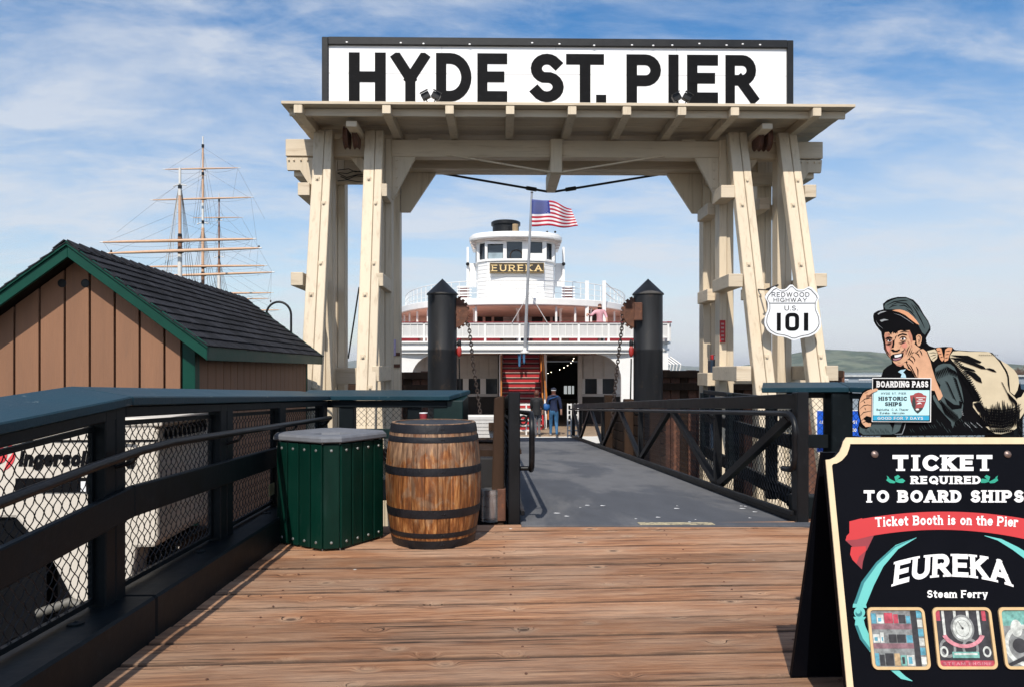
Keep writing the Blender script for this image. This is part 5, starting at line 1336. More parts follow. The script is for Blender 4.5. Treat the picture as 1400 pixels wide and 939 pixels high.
    for i in range(n):
        za, zb = z0+(z1-z0)*i/n, z0+(z1-z0)*(i+1)/n; y = ya+(yb-ya)*i/n
        M().box(xs0+.06, xs1-.06, y, y+.03, za, zb-.035).build('stair_riser', REDP, t)
        M().box(xs0+.04, xs1-.04, y-.045, y+.23, zb-.034, zb).build('stair_tread', mat('worn_tread', (.42, .30, .27), .6), t); M().box(xs0+.05, xs1-.05, y-.012, y-.002, zb-.085, zb-.036).build('tread_shadow_strip', DARKIN, t)  # dark strip below each tread: the shade under its edge, put in as colour
    for x in (xs0+.01, xs1-.01):
        M().beam((x, ya-.1, -.1), (x, yb, z1+.85), .05, .07).build('stair_rail', ORANGE, t)
        M().beam((x, ya-.1, -.85), (x, yb, z1-.1), .05, .2).build('stringer', REDP, t)
    M().beam((xs0+.02, .95, 1.86), (xs0+.02, .95, -.1), .06, .06, (0,1,0)).build('stair_post', ORANGE, t)
    M().beam((xs1-.02, .95, 1.86), (xs1+.2, .95, -.6), .07, .07, (0,1,0)).build('stair_post', ORANGE, t)
    # strings of bulbs
    bulbm = emat('warm_bulb', (1.0, .86, .62), 14)
    pxs = [(1043,142,32), (1033,165,34), (1015,187,36), (983,211,39), (947,233,42), (905,253,46), (822,278,50), (788,288,54)]
    for a, b, D in pxs:
        p = PD(640+a/7.225, 470+b/7.225, D)
        MB().ball(p, .013*D/30, 8, 6).build('bulb', bulbm, t)
    # upper deck rail with netting
    zr0, zr1 = 2.38, 3.02
    posts = [-5.6, -4.5, -3.4, -2.3, -1.15, .12, 1.25, 2.3, 3.4, 4.5, 5.6]
    for a, b in zip(posts, posts[1:]):
        M().box(a+.04, b-.04, -.02, .0, 2.52, 3.0).build('net_panel', NETM, t)
        for j in range(3): M().box(a+.04+(b-a)*(j+1)/4-.01, a+.04+(b-a)*(j+1)/4+.012, -.045, -.022, 2.52, 3.0).build('baluster', WHITE, t)
        M().box(a+.04, b-.04, -.05, -.01, 2.46, 2.515).build('lower_bar', WHITE, t)
    for p in posts: M().box(p-.038, p+.038, -.06, .04, 2.34, 3.02).build('rail_post', WHITE, t)
    M().box(-5.7, 5.7, -.08, .06, 3.021, 3.05).build('rail_cap', REDT, t)
    M().box(-5.66, 5.66, -.06, .03, 2.97, 3.02).build('rail_top', WHITE, t)
    for s in (-1, 1):
        M().box(s*5.62, s*5.72, .06, 26, 2.34, 3.02).build('side_rail', NETM, t)
        M().box(s*5.60, s*5.76, .085, 26, 3.021, 3.07).build('rail_cap', REDT, t)
    # seats behind the rail
    for i, a in enumerate((-4.8, -3.2, -1.7, .5, 2.0, 3.4)):
        M().box(a, a+1.1, .7, 1.1, 2.2, 2.62).build('bench', REDT, t, bevel=.02)
    # upper cabin
    zc = 3.735
    Dw = 34.0; Yw = Dw-FD
    for a, b, m in ((547, 652, SALMON), (652, 688, DARKIN), (688, 727, mat('cabin_panel', (.52, .44, .40), .6)), (727, 766, DARKIN), (766, 868, SALMON)):
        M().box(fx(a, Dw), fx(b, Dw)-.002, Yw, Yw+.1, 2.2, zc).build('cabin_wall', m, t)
    for px in (580, 600, 660, 672, 742, 752, 780, 845):
        w = .9; M().box(fx(px, Dw), fx(px, Dw)+.12, Yw-.03, Yw-.002, 2.2, zc).build('cabin_post', SALMON, t)
    # roof deck with rounded front: big oval
    rp = plan(6.0, 12, 48, 1.0, 40, 2.5)
    M().prism(rp, lambda a, b, z: (a, b, z), 3.77, 4.035).build('roof_deck', WHITE, t, bevel=.02)
    rp2 = plan(5.9, 11.9, 48, 1.12, 39.9, 2.5)
    M().prism(rp2, lambda a, b, z: (a, b, z), 3.74, 3.769).build('ceiling', SALMON, t)
    # columns under the roof edge
    for i in range(3, 46, 2):
        if i in (23, 25): continue
        x, y = rp[i]
        x *= .96; y += .25
        M().lathe([(.045, 2.2), (.045, 3.735)], (x, y, 0), 8).build('column', WHITE, t)
    for px in (648.5, 708, 766):
        M().lathe([(.05, 2.2), (.05, 3.6), (.10, 3.735)], (fx(px, 29.3), 2.3, 0), 8).build('column', WHITE, t)
    # pipe rail on the roof
    pr = [(x*.93, y+.5) for x, y in rp[:-2]]
    for h, r in ((.72, .018), (.48, .012), (.25, .012)):
        M().tube([(x, y, 4.04+h) for x, y in pr], r, 6).build('roof_rail', WHITE, t)
    for i in range(0, 49, 1):
        x, y = pr[i]; M().tube([(x, y, 4.0), (x, y, 4.77)], .014, 6).build('rail_stanchion', WHITE, t)
    # stair frame through the roof at the right
    for px in (802.5, 826):
        D = 28.8; x = fx(px, D); M().box(x-.07, x+.07, D-FD, D-FD+.1, 2.3, fz(384, D)).build('ladder_post', WHITE, t)
    for k in range(2):
        M().tube([(fx(826, 28.8), 1.85, fz(385+k*14, 28.8)), (fx(856, 33), 6, fz(412+k*12, 33))], .02, 6).build('ladder_rail', WHITE, t)
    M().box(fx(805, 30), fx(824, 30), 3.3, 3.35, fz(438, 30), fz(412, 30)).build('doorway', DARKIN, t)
    # pilot house
    ph = t; Yp = 4.0
    pf = [(-1.72, Yp+1.3), (-1.62, Yp+.55), (-1.22, Yp+.12), (-.42, Yp), (.42, Yp), (1.22, Yp+.12), (1.62, Yp+.55), (1.72, Yp+1.3), (1.72, Yp+3.4), (-1.72, Yp+3.4)]
    f3 = lambda a, b, z: (a, b, z)
    D = 31.0
    zs = fz(354, D); z = 4.04
    nb = 11; bh = (zs-.1-z)/nb
    for i in range(nb):
        M().prism(pf, f3, z+i*bh+.006, z+(i+1)*bh-.006).build('siding_board', WHITE, ph, bevel=.006)
    inner = [(x*.985, y+.03) for x, y in pf]
    M().prism(inner, f3, 4.04, zs-.1).build('pilot_house_core', GREYW, ph)
    sill = [(x*1.03, y-.05) for x, y in pf]
    M().prism(sill, f3, zs-.10, zs).build('pilot_house_sill', WHITE, ph, bevel=.01)
    zw0, zw1 = zs, fz(330.5, D)
    M().prism([(x*.95, y+.09) for x, y in pf], f3, zw0, zw1+.12).build('pilot_house_glass', GLASS, ph)
    for (xa, ya), (xb, yb) in zip(pf[:9], pf[1:9]):
        pass
    def mull(x, y, w=.09): M().box(x-w, x+w, y-.0, y+.10, zw0, zw1+.12).build('window_post', WHITE, ph)
    for x, y, w in ((-1.62, Yp+.55, .06), (-1.26, Yp+.12, .055), (-.46, Yp, .075), (.40, Yp, .13), (1.22, Yp+.12, .09), (1.62, Yp+.55, .06), (-1.72, Yp+1.3, .05), (1.72, Yp+1.3, .05)):
        mull(x, y, w)
    M().prism([(x*1.01, y) for x, y in pf], f3, zw1, zw1+.2).build('window_head', WHITE, ph)
    # half-lowered blinds and sashes
    M().box(-1.2, -.5, Yp-.02, Yp+.04, zw1-.10, zw1+.0).build('sash', WHITE, ph)
    M().box(.62, 1.15, Yp+.06, Yp+.085, zw0+.002, zw0+.24).build('sash', WHITE, ph)
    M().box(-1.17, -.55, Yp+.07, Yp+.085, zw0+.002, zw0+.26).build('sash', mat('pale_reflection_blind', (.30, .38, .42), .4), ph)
    M().tube([(.02+.26*cos(a_*PI/12), Yp+.08, zw0+.12+.26*sin(a_*PI/12)) for a_ in range(25)], .02, 6, closed=True).build('steering_wheel', OLDWOOD, ph)
    roofp = plan(2.02, 1.3, 24, Yp-.45, Yp+3.8, 2.3)
    M().prism(roofp, f3, fz(326.5, D), fz(321, D)).build('pilot_house_roof', WHITE, ph, bevel=.03)
    M().prism([(x*.96, Yp+1+(y-Yp-1)*.96) for x, y in roofp], f3, fz(321, D), fz(318.5, D)).build('pilot_house_roof', WHITE, ph, bevel=.02)
    M().prism([(x*.9, Yp+1+(y-Yp-1)*.9) for x, y in roofp], f3, fz(329, D)+.0, fz(326.5, D)).build('eave_moulding', mat('eave_pink_white', (.62, .52, .46), .6), ph)
    for s in (-1, 1):
        for k in range(3): M().box(s*1.72, s*(1.95-.05*k), Yp+.5+k*.02, Yp+.6, fz(330+4*k, D), fz(327+4*k, D)).build('eave_bracket', mat('eave_pink_white', (.6, .5, .45)), ph)
        # wing boards beside the house
        M().box(s*1.75, s*2.15, Yp+1.5, Yp+1.6, fz(390, 32), fz(358, 32)).build('wing_panel', WHITE, ph)
        x = s*2.12; M().box(x-.05, x+.05, Yp+1.4, Yp+1.5, fz(390, 32), fz(336, 32)).build('wing_post', WHITE, ph)
        M().ball((x, Yp+1.3, fz(360, 32)), .08, 8, 6).build('side_lamp', BLACK, ph)
        for k in range(6): M().box(s*(1.9 if s > 0 else 1.85), s*2.45, Yp-.6, Yp-.5, 4.1+.12*k, 4.15+.12*k).build('bench_slat', WHITE, ph)
        M().box(s*1.95, s*2.4, Yp-.45, Yp-.4, 4.1, 4.74).build('bench_back', REDT, ph)
    # name board
    D3 = 30.93
    xa, xb = fx(669.6, D3), fx(743.8, D3); za, zb = fz(374.4, D3), fz(360, D3)
    nbm = mat('name_board_brown', (.035, .026, .016), .5); gold = mat('gold_cream', (.72, .52, .24), .45)
    nb_ = M().box(xa, xb, 3.86, 3.99, za, zb).build('name_board', nbm, ph)
    mb = M()
    for a, b, c_, d in ((xa, xb, zb-.03, zb), (xa, xb, za, za+.03), (xa, xa+.03, za+.03, zb-.03), (xb-.03, xb, za+.03, zb-.03)):
        mb.box(a, b, 3.85, 3.859, c_, d)
    mb.build('name_board_border', mat('dull_gold', (.22, .15, .06), .5), nb_)
    mb = MB(); fn = lambda a, b, l: FT(a, 3.85-.003*l, b)
    put_text(mb, 'EUREKA', fn, xa+.09, xb-.09, za+.085, zb-.085, w=.17, serif=.13, sth=.12, gap=.34)
    mb.build('name_lettering', gold, nb_, kind='stuff')
    # funnel and pipe
    Df = 40; xf = fx(691.5, Df)
    fn_ = M().lathe([(.72, 4.04), (.72, fz(309.5, Df)), (.80, fz(309, Df)), (.80, fz(305, Df)), (.74, fz(304, Df)), (.0001, fz(304.4, Df))], (xf, Df-FD, 0), 28).build('funnel', BLACK, t, smooth=35)
    M().lathe([(.16, 4.04), (.16, fz(307, 38.8))], (fx(704.5, 38.8), 38.8-FD, 0), 14).build('steam_pipe', mat('tan_pipe', (.38, .26, .14), .6), t, smooth=40)
    for px in (748, 759): M().ball((fx(px, 31.5), 4.5, fz(317.5, 31.5)), .05, 8, 5).build('roof_fitting', BLACK, t)
    M().box(fx(727, 31.5), fx(735, 31.5), 4.6, 4.9, fz(318.4, 31.5), fz(316, 31.5)).build('roof_hatch', SALMON, t)
    # small boats' davit shape and nets at the far right side
    for k in range(5):
        M().tube([(5.9, 1.5+k*.6, 1.0), (6.3, 1.2+k*.6, 1.25), (6.35, 1.2+k*.6, 1.5), (6.0, 1.5+k*.6, 1.8)], .03, 6).build('side_bracket', WHITE, t)
    # white lattice gates at the ferry end of the gangway
    for (x0, x1, D, lab) in ((776, 790, 24.2, 'white lattice gate at the right end of the gangway'), (706, 733, 25.7, 'white slatted gate left of the two walkers')):
        g = thing('lattice_gate', lab, 'gate', PD((x0+x1)/2, 597, D))
        a, b = (x0-700)/FOC*D, (x1-700)/FOC*D; z0, z1 = fz(597, D), fz(551, D)
        n = 7
        for k in range(n):
            z = lerp(z0+.05, z1-.04, k/(n-1)); MB().beam(C(a, D, z), C(b, D-.0, z), .03, .06 if x0 < 750 else .05).build('slat', WHITE, g)
        m = 4 if x0 > 750 else 3
        for k in range(m):
            x = lerp(a, b, k/(m-1)); MB().beam(C(x, D-.035, z0), C(x, D-.035, z1), .04 if x0 > 750 else .05, .03, (0,1,0)).build('upright', WHITE, g)
    ty = thing('fender_tyre', 'black tyre hanging on the white gate left of the walkers', 'tyre', PD(716, 572, 24.3))
    MB().tube([PD(715.5+5*cos(a_*PI/8), 574+6*sin(a_*PI/8), 25.5) for a_ in range(16)], .035, 8, closed=True).build('tyre_ring', BLACK, ty, smooth=60)
ferry()

# ================================================================== FLAG
def flag():
    D = 26.6
    p = thing('flagpole', 'leaning silver flagpole standing on the ferry bow rail', 'flagpole', PD(718, 480, D))
    pm = mat('pole_silver', (.38, .38, .39), .35, .5, var=.15)
    MB().tube([PD(717.5, 482, D), PD(722.6, 360, D), PD(727.2, 262, D)], .062, 12, r1=.038).build('pole', pm, p, smooth=60)
    MB().ball(PD(727.4, 258.5, D), .055, 12, 8).build('truck_ball', BLACK, p, smooth=60)
    MB().ball(PD(727.2, 264.0, D), .05, 12, 8, (1, 1, .6)).build('collar', BLACK, p, smooth=60)
    MB().lathe([(.16, 0), (.16, .06), (.07, .08), (.07, .2)], PD(717.5, 482.5, D), 12).build('socket', WHITE, p)
    for q in ((748, 441), (700, 441)):
        MB().tube([PD(723.5, 400 if q[0] > 723 else 402, D), PD(q[0], q[1], D+.3)], .012, 5).build('guy_line', WHITE, p)
    f = thing('national_flag', 'stars and stripes flag flying from the pole above the ferry', 'flag', PD(727, 290, D))
    red = mat('flag_red', (.45, .008, .03), .75, var=.1); wht = mat('flag_white', (.78, .76, .78), .75, var=.05); blu = mat('flag_blue', (.012, .035, .24), .75, var=.1)
    nx, ny = 39, 26
    W = 60; H = 39
    def P(u, v, o=0):
        # u to the fly, v down; pixel sheet hung in space with folds in depth
        x = 727+W*u*(1-.10*(1-v))+3*v*u; y = 273+(H-2)*v*(1-.06*u)+u*u*12*(1-.70*v)+2.1*sin(u*9+1.8*v)*u**.7
        return PD(x, y, D-.05+.34*sin(u*9.5-1.6+v*1.2)*u**.6+o)
    mb = MB(); vs = [P(i/nx, j/ny) for j in range(ny+1) for i in range(nx+1)]
    mb.v = vs; mb.tf = None
    for j in range(ny):
        s = j*13//ny
        for i in range(nx):
            mb.f.append([j*(nx+1)+i, j*(nx+1)+i+1, (j+1)*(nx+1)+i+1, (j+1)*(nx+1)+i])
            mb.mi.append(2 if (i < nx*.42 and s < 7) else (0 if s % 2 == 0 else 1))
    cl = mb.build('cloth', [red, wht, blu], f, smooth=80)
    so_ = cl.modifiers.new('thickness', 'SOLIDIFY'); so_.thickness = .008; so_.offset = 1
    st = MB()
    for r in range(9):
        for c in range(6 if r % 2 == 0 else 5):
            u = .42*((c+.5)/6 if r % 2 == 0 else (c+1)/6)*.97+.004; v = (r+.6)/9.2*7/13
            ctr = P(u, v, -.02)
            for off in (-.016,):
                vs = []
                for k in range(10):
                    rr = .021 if k % 2 == 0 else .009; a = PI/2+k*PI/5
                    vs.append(ctr+Vector((rr*cos(a), 0, rr*sin(a))))
                st.add([tuple(v_) for v_ in vs], [tuple(range(10))])
    st.build('stars', wht, f, kind='stuff')
flag()

# ================================================================== PEOPLE
def person(lab, foot, H, face, colors, pose, extra=None, zcut=None):
    """foot: point under the body; face: heading in radians (0 = away from the camera); skeleton in units of body height"""
    t = thing('person', lab, 'person', foot)
    ca, sa = cos(face), sin(face)
    def W(p): x, y, z = p; return Vector((foot[0]+(x*ca-y*sa)*H, foot[1]+(x*sa+y*ca)*H, foot[2]+z*H))
    bones = []; V = []; R = []
    def v(p, r): V.append(W(p)); R.append(r*H); return len(V)-1
    pel = v((0, 0, .53), .082); wa = v((0, 0, .61), .072); chst = v((0, .005, .74), .088); sh = v((0, 0, .80), .072); nk = v((0, 0, .845), .032)
    hd = v((0, .008, .905), .050); hd2 = v((0, .012, .955), .052); hd3 = v((0, .005, .985), .035)
    E = [(pel, wa), (wa, chst), (chst, sh), (sh, nk), (nk, hd), (hd, hd2), (hd2, hd3)]
    for s, (k, a) in zip((-1, 1), pose['legs']):
        h1 = v((s*.052, 0, .49), .062); kn = v((s*.055+k[0], k[1], .28+k[2]), .042); an = v((s*.058+a[0], a[1], .045+a[2]), .026); he = v((s*.058+a[0], a[1]-.02, .022+a[2]), .024); toe = v((s*.062+a[0], a[1]+.075, .018+a[2]), .022)
        E += [(pel, h1), (h1, kn), (kn, an), (an, he), (an, toe)]
    hands = []
    for s, (e, w) in zip((-1, 1), pose['arms']):
        s1 = v((s*.105, 0, .805), .045); el = v((s*.125+e[0], e[1], .64+e[2]), .033); wr = v((s*.135+w[0], w[1], .50+w[2]), .022); ha = v((s*.135+w[0], w[1]+.008, .465+w[2]), .022)
        E += [(sh, s1), (s1, el), (el, wr), (wr, ha)]
        for f_ in range(4):
            fi = v((s*.135+w[0]+(f_-1.5)*.008, w[1]+.015, .425+w[2]+abs(f_-1.5)*.004), .0065); E.append((ha, fi))
        th_ = v((s*.135+w[0]-s*.018, w[1]+.022, .45+w[2]), .007); E.append((ha, th_))
    me = bpy.data.meshes.new('body'); me.from_pydata([tuple(p-Vector(foot)) for p in V], E, []); 
    ob = bpy.data.objects.new('body', me); COL.objects.link(ob); ob.parent = t
    mo = ob.modifiers.new('skin', 'SKIN'); sv = me.skin_vertices[0].data
    for i, r in enumerate(R): sv[i].radius = (r, r*.82 if i in (0, 1, 2, 3) else r)
    sv[0].use_root = True
    sb = ob.modifiers.new('sub', 'SUBSURF'); sb.levels = 1; sb.render_levels = 1
    dg = bpy.context.evaluated_depsgraph_get(); m2 = bpy.data.meshes.new_from_object(ob.evaluated_get(dg))
    ob.modifiers.clear(); ob.data = m2
    skin, top, leg, shoe, hair = colors
    for m_ in (skin, top, leg, shoe, hair): m2.materials.append(m_)
    wrl = [W((s*.135+w[0], w[1], .50+w[2]))-Vector(foot) for s, (e, w) in zip((-1, 1), pose['arms'])]
    wl = pose.get('waist', .52)
    for p in m2.polygons:
        c = p.center; z = c.z/H
        near = min((c-q).length for q in wrl)/H
        if near < .065 and z < wrl[0].z/H+.2 and (min((c-q).length for q in wrl) < .075*H) and not (abs(c.x) < .06*H and abs(c.y) < .1*H): k = 0
        elif z > .845: k = 4 if z > .935 or ((c.x*-sa+c.y*ca) < -.0) else 0
        elif z > wl: k = 1
        elif z > .05+pose.get('lift', 0): k = 2
        else: k = 3
        p.material_index = k
    m2.shade_smooth()
    if extra: extra(t, W, H)
    return t
def people():
    sk = mat('skin', (.48, .27, .19), .6, var=.08); bl = mat('blue_jeans', (.035, .13, .27), .8, var=.35, scale=(9, 9, 6), col2=(.12, .26, .42), f2=.6, scale2=(9, 9, 5)); nv = mat('navy_jacket', (.006, .014, .05), .8, var=.3)
    bk = mat('black_jacket', (.010, .010, .012), .8); gy = mat('grey_trousers', (.22, .21, .22), .8); wh = mat('white_shoes', (.7, .7, .7), .6); hr = mat('brown_red_hair', (.10, .028, .015), .6)
    dk = mat('dark_shoes', (.02, .02, .02), .5); blm = mat('blue_bag', (.015, .10, .32), .6); cap_ = mat('navy_cap', (.008, .012, .03), .7); pk = mat('pink_shirt', (.62, .32, .36), .7)
    D = 25.3
    walk = dict(legs=(((0, .05, .01), (0, .06, .0)), ((0, .03, 0), (0, -.09, .015))), arms=(((-.01, .02, 0), (.0, .08, .02)), ((.015, -.02, 0), (.02, .0, .0))))
    def man(t, W, H):
        c = W((0, .012, .965)); MB().ball(c, .056*H, 14, 8, (1, 1.05, .62)).build('cap', cap_, t, smooth=60)
        MB().lathe([(.050*H, 0), (.054*H, .012*H), (.050*H, .02*H)], W((0, .012, .935)), 16).build('cap_band', wh, t, smooth=60)
        b = W((-.15, .02, .60)); MB().ball(b, .078*H, 12, 8, (1.0, .6, 1.05)).build('shoulder_bag', blm, t, smooth=60)
        MB().tube([W((-.13, .03, .66)), W((-.10, -.05, .76)), W((0, -.09, .8)), W((.09, -.04, .82))], .008*H, 6).build('bag_strap', blm, t)
        MB().ball(W((0, .0, .83)), .07*H, 12, 6, (1.1, .9, .35)).build('hood_collar', nv, t, smooth=60)
    man_p = C((757-700)/FOC*D, D, GSL*(D-6.19)+.0)
    person('man in navy jacket, cap and blue jeans walking onto the ferry with a blue bag', man_p, 1.68, TH*-1, (sk, nv, bl, wh, hr), walk, man)
    def woman(t, W, H):
        MB().ball(W((0, -.005, .935)), .063*H, 14, 10, (.95, .95, 1.2)).build('hair', hr, t, smooth=60)
        mb = MB(); mb.lathe([(.105*H, .47*H), (.10*H, .56*H), (.085*H, .64*H), (.10*H, .74*H), (.085*H, .80*H), (.04*H, .835*H)], W((0, 0, 0)), 18); mb.build('coat', bk, t, smooth=60)
    person('woman with reddish hair, black coat and grey trousers walking onto the ferry', C((733.5-700)/FOC*D, D-.1, GSL*(D-6.29)), 1.58, TH*-1, (sk, bk, gy, dk, hr), dict(legs=(((0, .02, .0), (0, -.06, .01)), ((0, .05, 0), (0, .07, .0))), arms=(((.01, .03, 0), (.03, .09, .06)), ((0, .02, 0), (.0, .05, .03)))), woman)
    # on the stairs: only legs show below the deck edge
    D2 = 29.6
    person('person in blue jeans and dark jacket climbing the red stairs', C((713.5-700)/FOC*D2, D2, EYE-(503.5-HOR)/FOC*D2), 1.7, 0, (sk, nv, bl, dk, hr), dict(legs=(((0, .03, .0), (0, -.03, .0)), ((0, .11, .06), (0, .06, .09))), arms=(((.0, .03, 0), (.02, .08, .02)), ((.01, .02, 0), (.04, .06, .02))), waist=.50))
    D3 = 27.9
    person('person in a pink shirt leaning on the upper ferry rail by the ladder', C((820-700)/FOC*D3, D3, 2.2), 1.62, PI, (sk, pk, dk, dk, hr), dict(legs=(((0, .01, 0), (0, 0, 0)), ((0, .01, 0), (0, 0, 0))), arms=(((-.02, .08, .03), (-.0, .17, .10)), ((.09, .08, .06), (.19, .14, .24)))))
people()
# ================================================================== TALL SHIP BEHIND THE SHED
def tall_ship():
    tan = mat('spar_tan', (.60, .37, .23), .5, var=.12, scale=(1, 1, 1)); mw = mat('mast_white', (.66, .64, .60), .5, var=.08); mb_ = mat('mast_brown', (.24, .12, .07), .6)
    rope = mat('tarred_rope', (.07, .06, .055), .8); ropel = mat('pale_rope', (.42, .40, .37), .8)
    ds = {1: 80.0, 2: 90.0, 3: 102.0}
    t = thing('sailing_ship', 'three masted sailing ship with tan yards moored behind the shed', 'ship', PD(270, 560, 90))
    # hull, hidden behind the shed
    a = PD(200, 545, 74); b = PD(340, 545, 116)
    mb = MB(); n = 12; vs = []
    ax = (b-a); ax.z = 0; ln = ax.length; ax.normalize(); sdv = Vector((ax.y, -ax.x, 0))
    for i in range(n+1):
        f = i/n; w = 5.5*sin(PI*min(1, max(0, .04+f*.92)))**.5
        for z, k in ((-4.1, .75), (-.5, 1.0), (1.2, .98), (1.2, -.98), (-.5, -1), (-4.1, -.75)):
            p = a+ax*(ln*f)+sdv*(w*k); vs.append((p.x, p.y, z))
    mb.add(vs, [(i*6+k, i*6+(k+1) % 6, (i+1)*6+(k+1) % 6, (i+1)*6+k) for i in range(n) for k in range(6)]).build('hull', BLACK, t)
    masts = {1: ('mast', 246, [(540, 348, 4.0, mw), (348, 322, 3.8, mb_), (322, 268, 2.9, tan), (268, 255, 3.1, mw), (252, 230, 2.3, mw)]),
             2: ('mast', 277.4, [(540, 372, 3.0, mb_), (372, 312, 2.7, tan), (312, 278, 2.2, mw), (278, 240, 2.0, tan), (238, 202, 1.6, tan), (202, 187, 1.2, mw)]),
             3: ('mast', 299.5, [(540, 375, 3.0, mw), (375, 340, 2.0, mb_), (340, 304, 1.5, mb_), (304, 276, 1.0, mb_), (276, 265, .8, mw)])}
    for k, (nm, px, segs) in masts.items():
        D = ds[k]
        for y0, y1, w, m_ in segs:
            MB().tube([PD(px, y0, D), PD(px, y1, D)], w*D/1000/2*1.55, 8).build('mast', m_, t, smooth=60)
        for yy in {1: (256, 322, 345), 2: (200, 238, 304, 366), 3: (274, 300, 330, 352)}[k]:
            MB().tube([PD(px, yy+2, D-.05), PD(px, yy-2, D-.05)], {1: .22, 2: .17, 3: .13}[k], 8).build('mast_band', BLACK, t)
        # crosstrees
        for yy, w in {1: ((254, 9),), 2: ((306, 8), (240, 4)), 3: ((352, 7), (302, 4))}[k]:
            MB().tube([PD(px-w, yy+1, D), PD(px-w*.3, yy-1, D), PD(px+w*.3, yy-1, D), PD(px+w, yy, D)], .06, 5).build('crosstree', mw, t)
    yards = [(1, 141, 331.5, 346, 327, 2.5), (1, 149, 346.5, 353.5, 339.5, 2.7), (2, 226, 232, 325, 230, 1.3), (2, 209, 273.8, 343, 270.2, 1.5), (2, 196, 365, 361.5, 363.5, 1.9), (2, 180, 379, 371.5, 372.5, 2.0),
             (3, 264, 298.2, 330, 297.6, .9), (3, 250, 331, 344, 330.2, 1.1), (3, 228, 402, 370.5, 400.5, 1.6), (3, 240, 410.5, 366, 408.3, 1.2), (3, 220, 426, 381, 424, 1.4)]
    for k, x0, y0, x1, y1, w in yards:
        if k == 3 and y0 == 331: continue
        D = ds[k]; a, b = PD(x0, y0, D-1.2), PD(x1, y1, D-.6); r = w*1.65*D/1000/2
        m_ = tan
        pts = [a.lerp(b, f) for f in (0, .12, .35, .5, .65, .88, 1)]; rr = [.5, .8, 1, 1.1, 1, .8, .5]
        mb = MB()
        for i in range(6): mb.tube([pts[i], pts[i+1]], r*rr[i], 8, r1=r*rr[i+1])
        o = mb.build('yard', m_, t, smooth=60)
        for p, s in ((a, -1), (b, 1)): MB().tube([p, p+Vector((s*.35, 0, .02))], r*.45, 6).build('yard_tip', mw, o)
        mx_ = masts[k][1]; f = (mx_-x0)/(x1-x0); c = a.lerp(b, f)
        MB().tube([c-Vector((.28, -.1, 0)), c+Vector((.28, .1, 0))], r*1.45, 8).build('truss_band', BLACK, o)
    # rigging
    rg, rl = MB(), MB()
    def ln_(m, k, x0, y0, x1, y1, r=.028, sag=0):
        D = ds[k]; a, b = PD(x0, y0, D), PD(x1, y1, D)
        if sag: m.tube([a, a.lerp(b, .25)-Vector((0, 0, sag*.75)), a.lerp(b, .5)-Vector((0, 0, sag)), a.lerp(b, .75)-Vector((0, 0, sag*.75)), b], r, 3, cap=False)
        else: m.tube([a, b], r, 3, cap=False)
    for dx_ in (-24, -19, -14, -9): ln_(rl, 1, 244, 258, 244+dx_-6, 430, .03)
    for dx_ in (10, 15, 20, 25): ln_(rg, 1, 248, 258, 248+dx_, 430)
    ln_(rg, 1, 242, 268, 222, 420, .03); ln_(rg, 1, 240, 255, 160, 318, .012)
    for x in (-18, -13, -9, 9, 13, 17, 22): ln_(rg, 2, 277, 308, 277+x*1.2, 430)
    for x in (-7, -4, 4, 7): ln_(rg, 2, 277, 240, 277+x*1.5, 308, .022)
    for x in (-5, 5, 8): ln_(rg, 2, 277, 202, 277+x*2.6, 306, .014)
    for x in (-14, -10, -6, 6, 10, 14, 18): ln_(rg, 3, 299.5, 352, 299.5+x*1.2, 440)
    for x in (-5, -3, 3, 5): ln_(rg, 3, 299.5, 302, 299.5+x*1.6, 352, .018)
    for x in (-4, 4): ln_(rg, 3, 299.5, 276, 299.5+x*1.6, 302, .012)
    for k, x0, y0, x1, y1, w in yards:
        mx_ = masts[k][1]; up = {1: 255, 2: 202, 3: 276}[k]
        tgt = max(up, y0-42)
        ln_(rg, k, x0+3, y0, mx_, tgt, .012); ln_(rg, k, x1-3, y1, mx_, tgt, .012)
        ln_(rg, k, x0+4, y0+1.5, mx_, y0+3, .012, .35); ln_(rg, k, mx_, y1+3, x1-4, y1+1.5, .012, .35)
    for a, b, c, d in ((345, 328, 341, 352), (353, 340, 350, 372), (361, 364, 352, 378), (371, 373, 366, 400), (371, 373, 370, 410), (370, 401, 366, 410), (325, 231, 318, 272), (343, 271, 352, 338), (325, 231, 362, 300), (149, 347, 160, 352), (141, 331, 152, 347), (245, 255, 277, 240), (248, 262, 277, 244), (250, 345, 300, 302), (342, 330, 300, 372), (330, 298, 372, 372)):
        ln_(rg, 2 if a > 200 else 1, a, b, c, d, .012)
    rg.build('standing_rigging', rope, t, kind='stuff'); rl.build('pale_stays', ropel, t, kind='stuff')
    for x, y, D in ((152, 344, 80), (354, 338, 80), (370, 412, 102)):
        MB().ball(PD(x, y, D), .12, 6, 5, (1, 1, 1.6)).build('block', rope, t)
tall_ship()

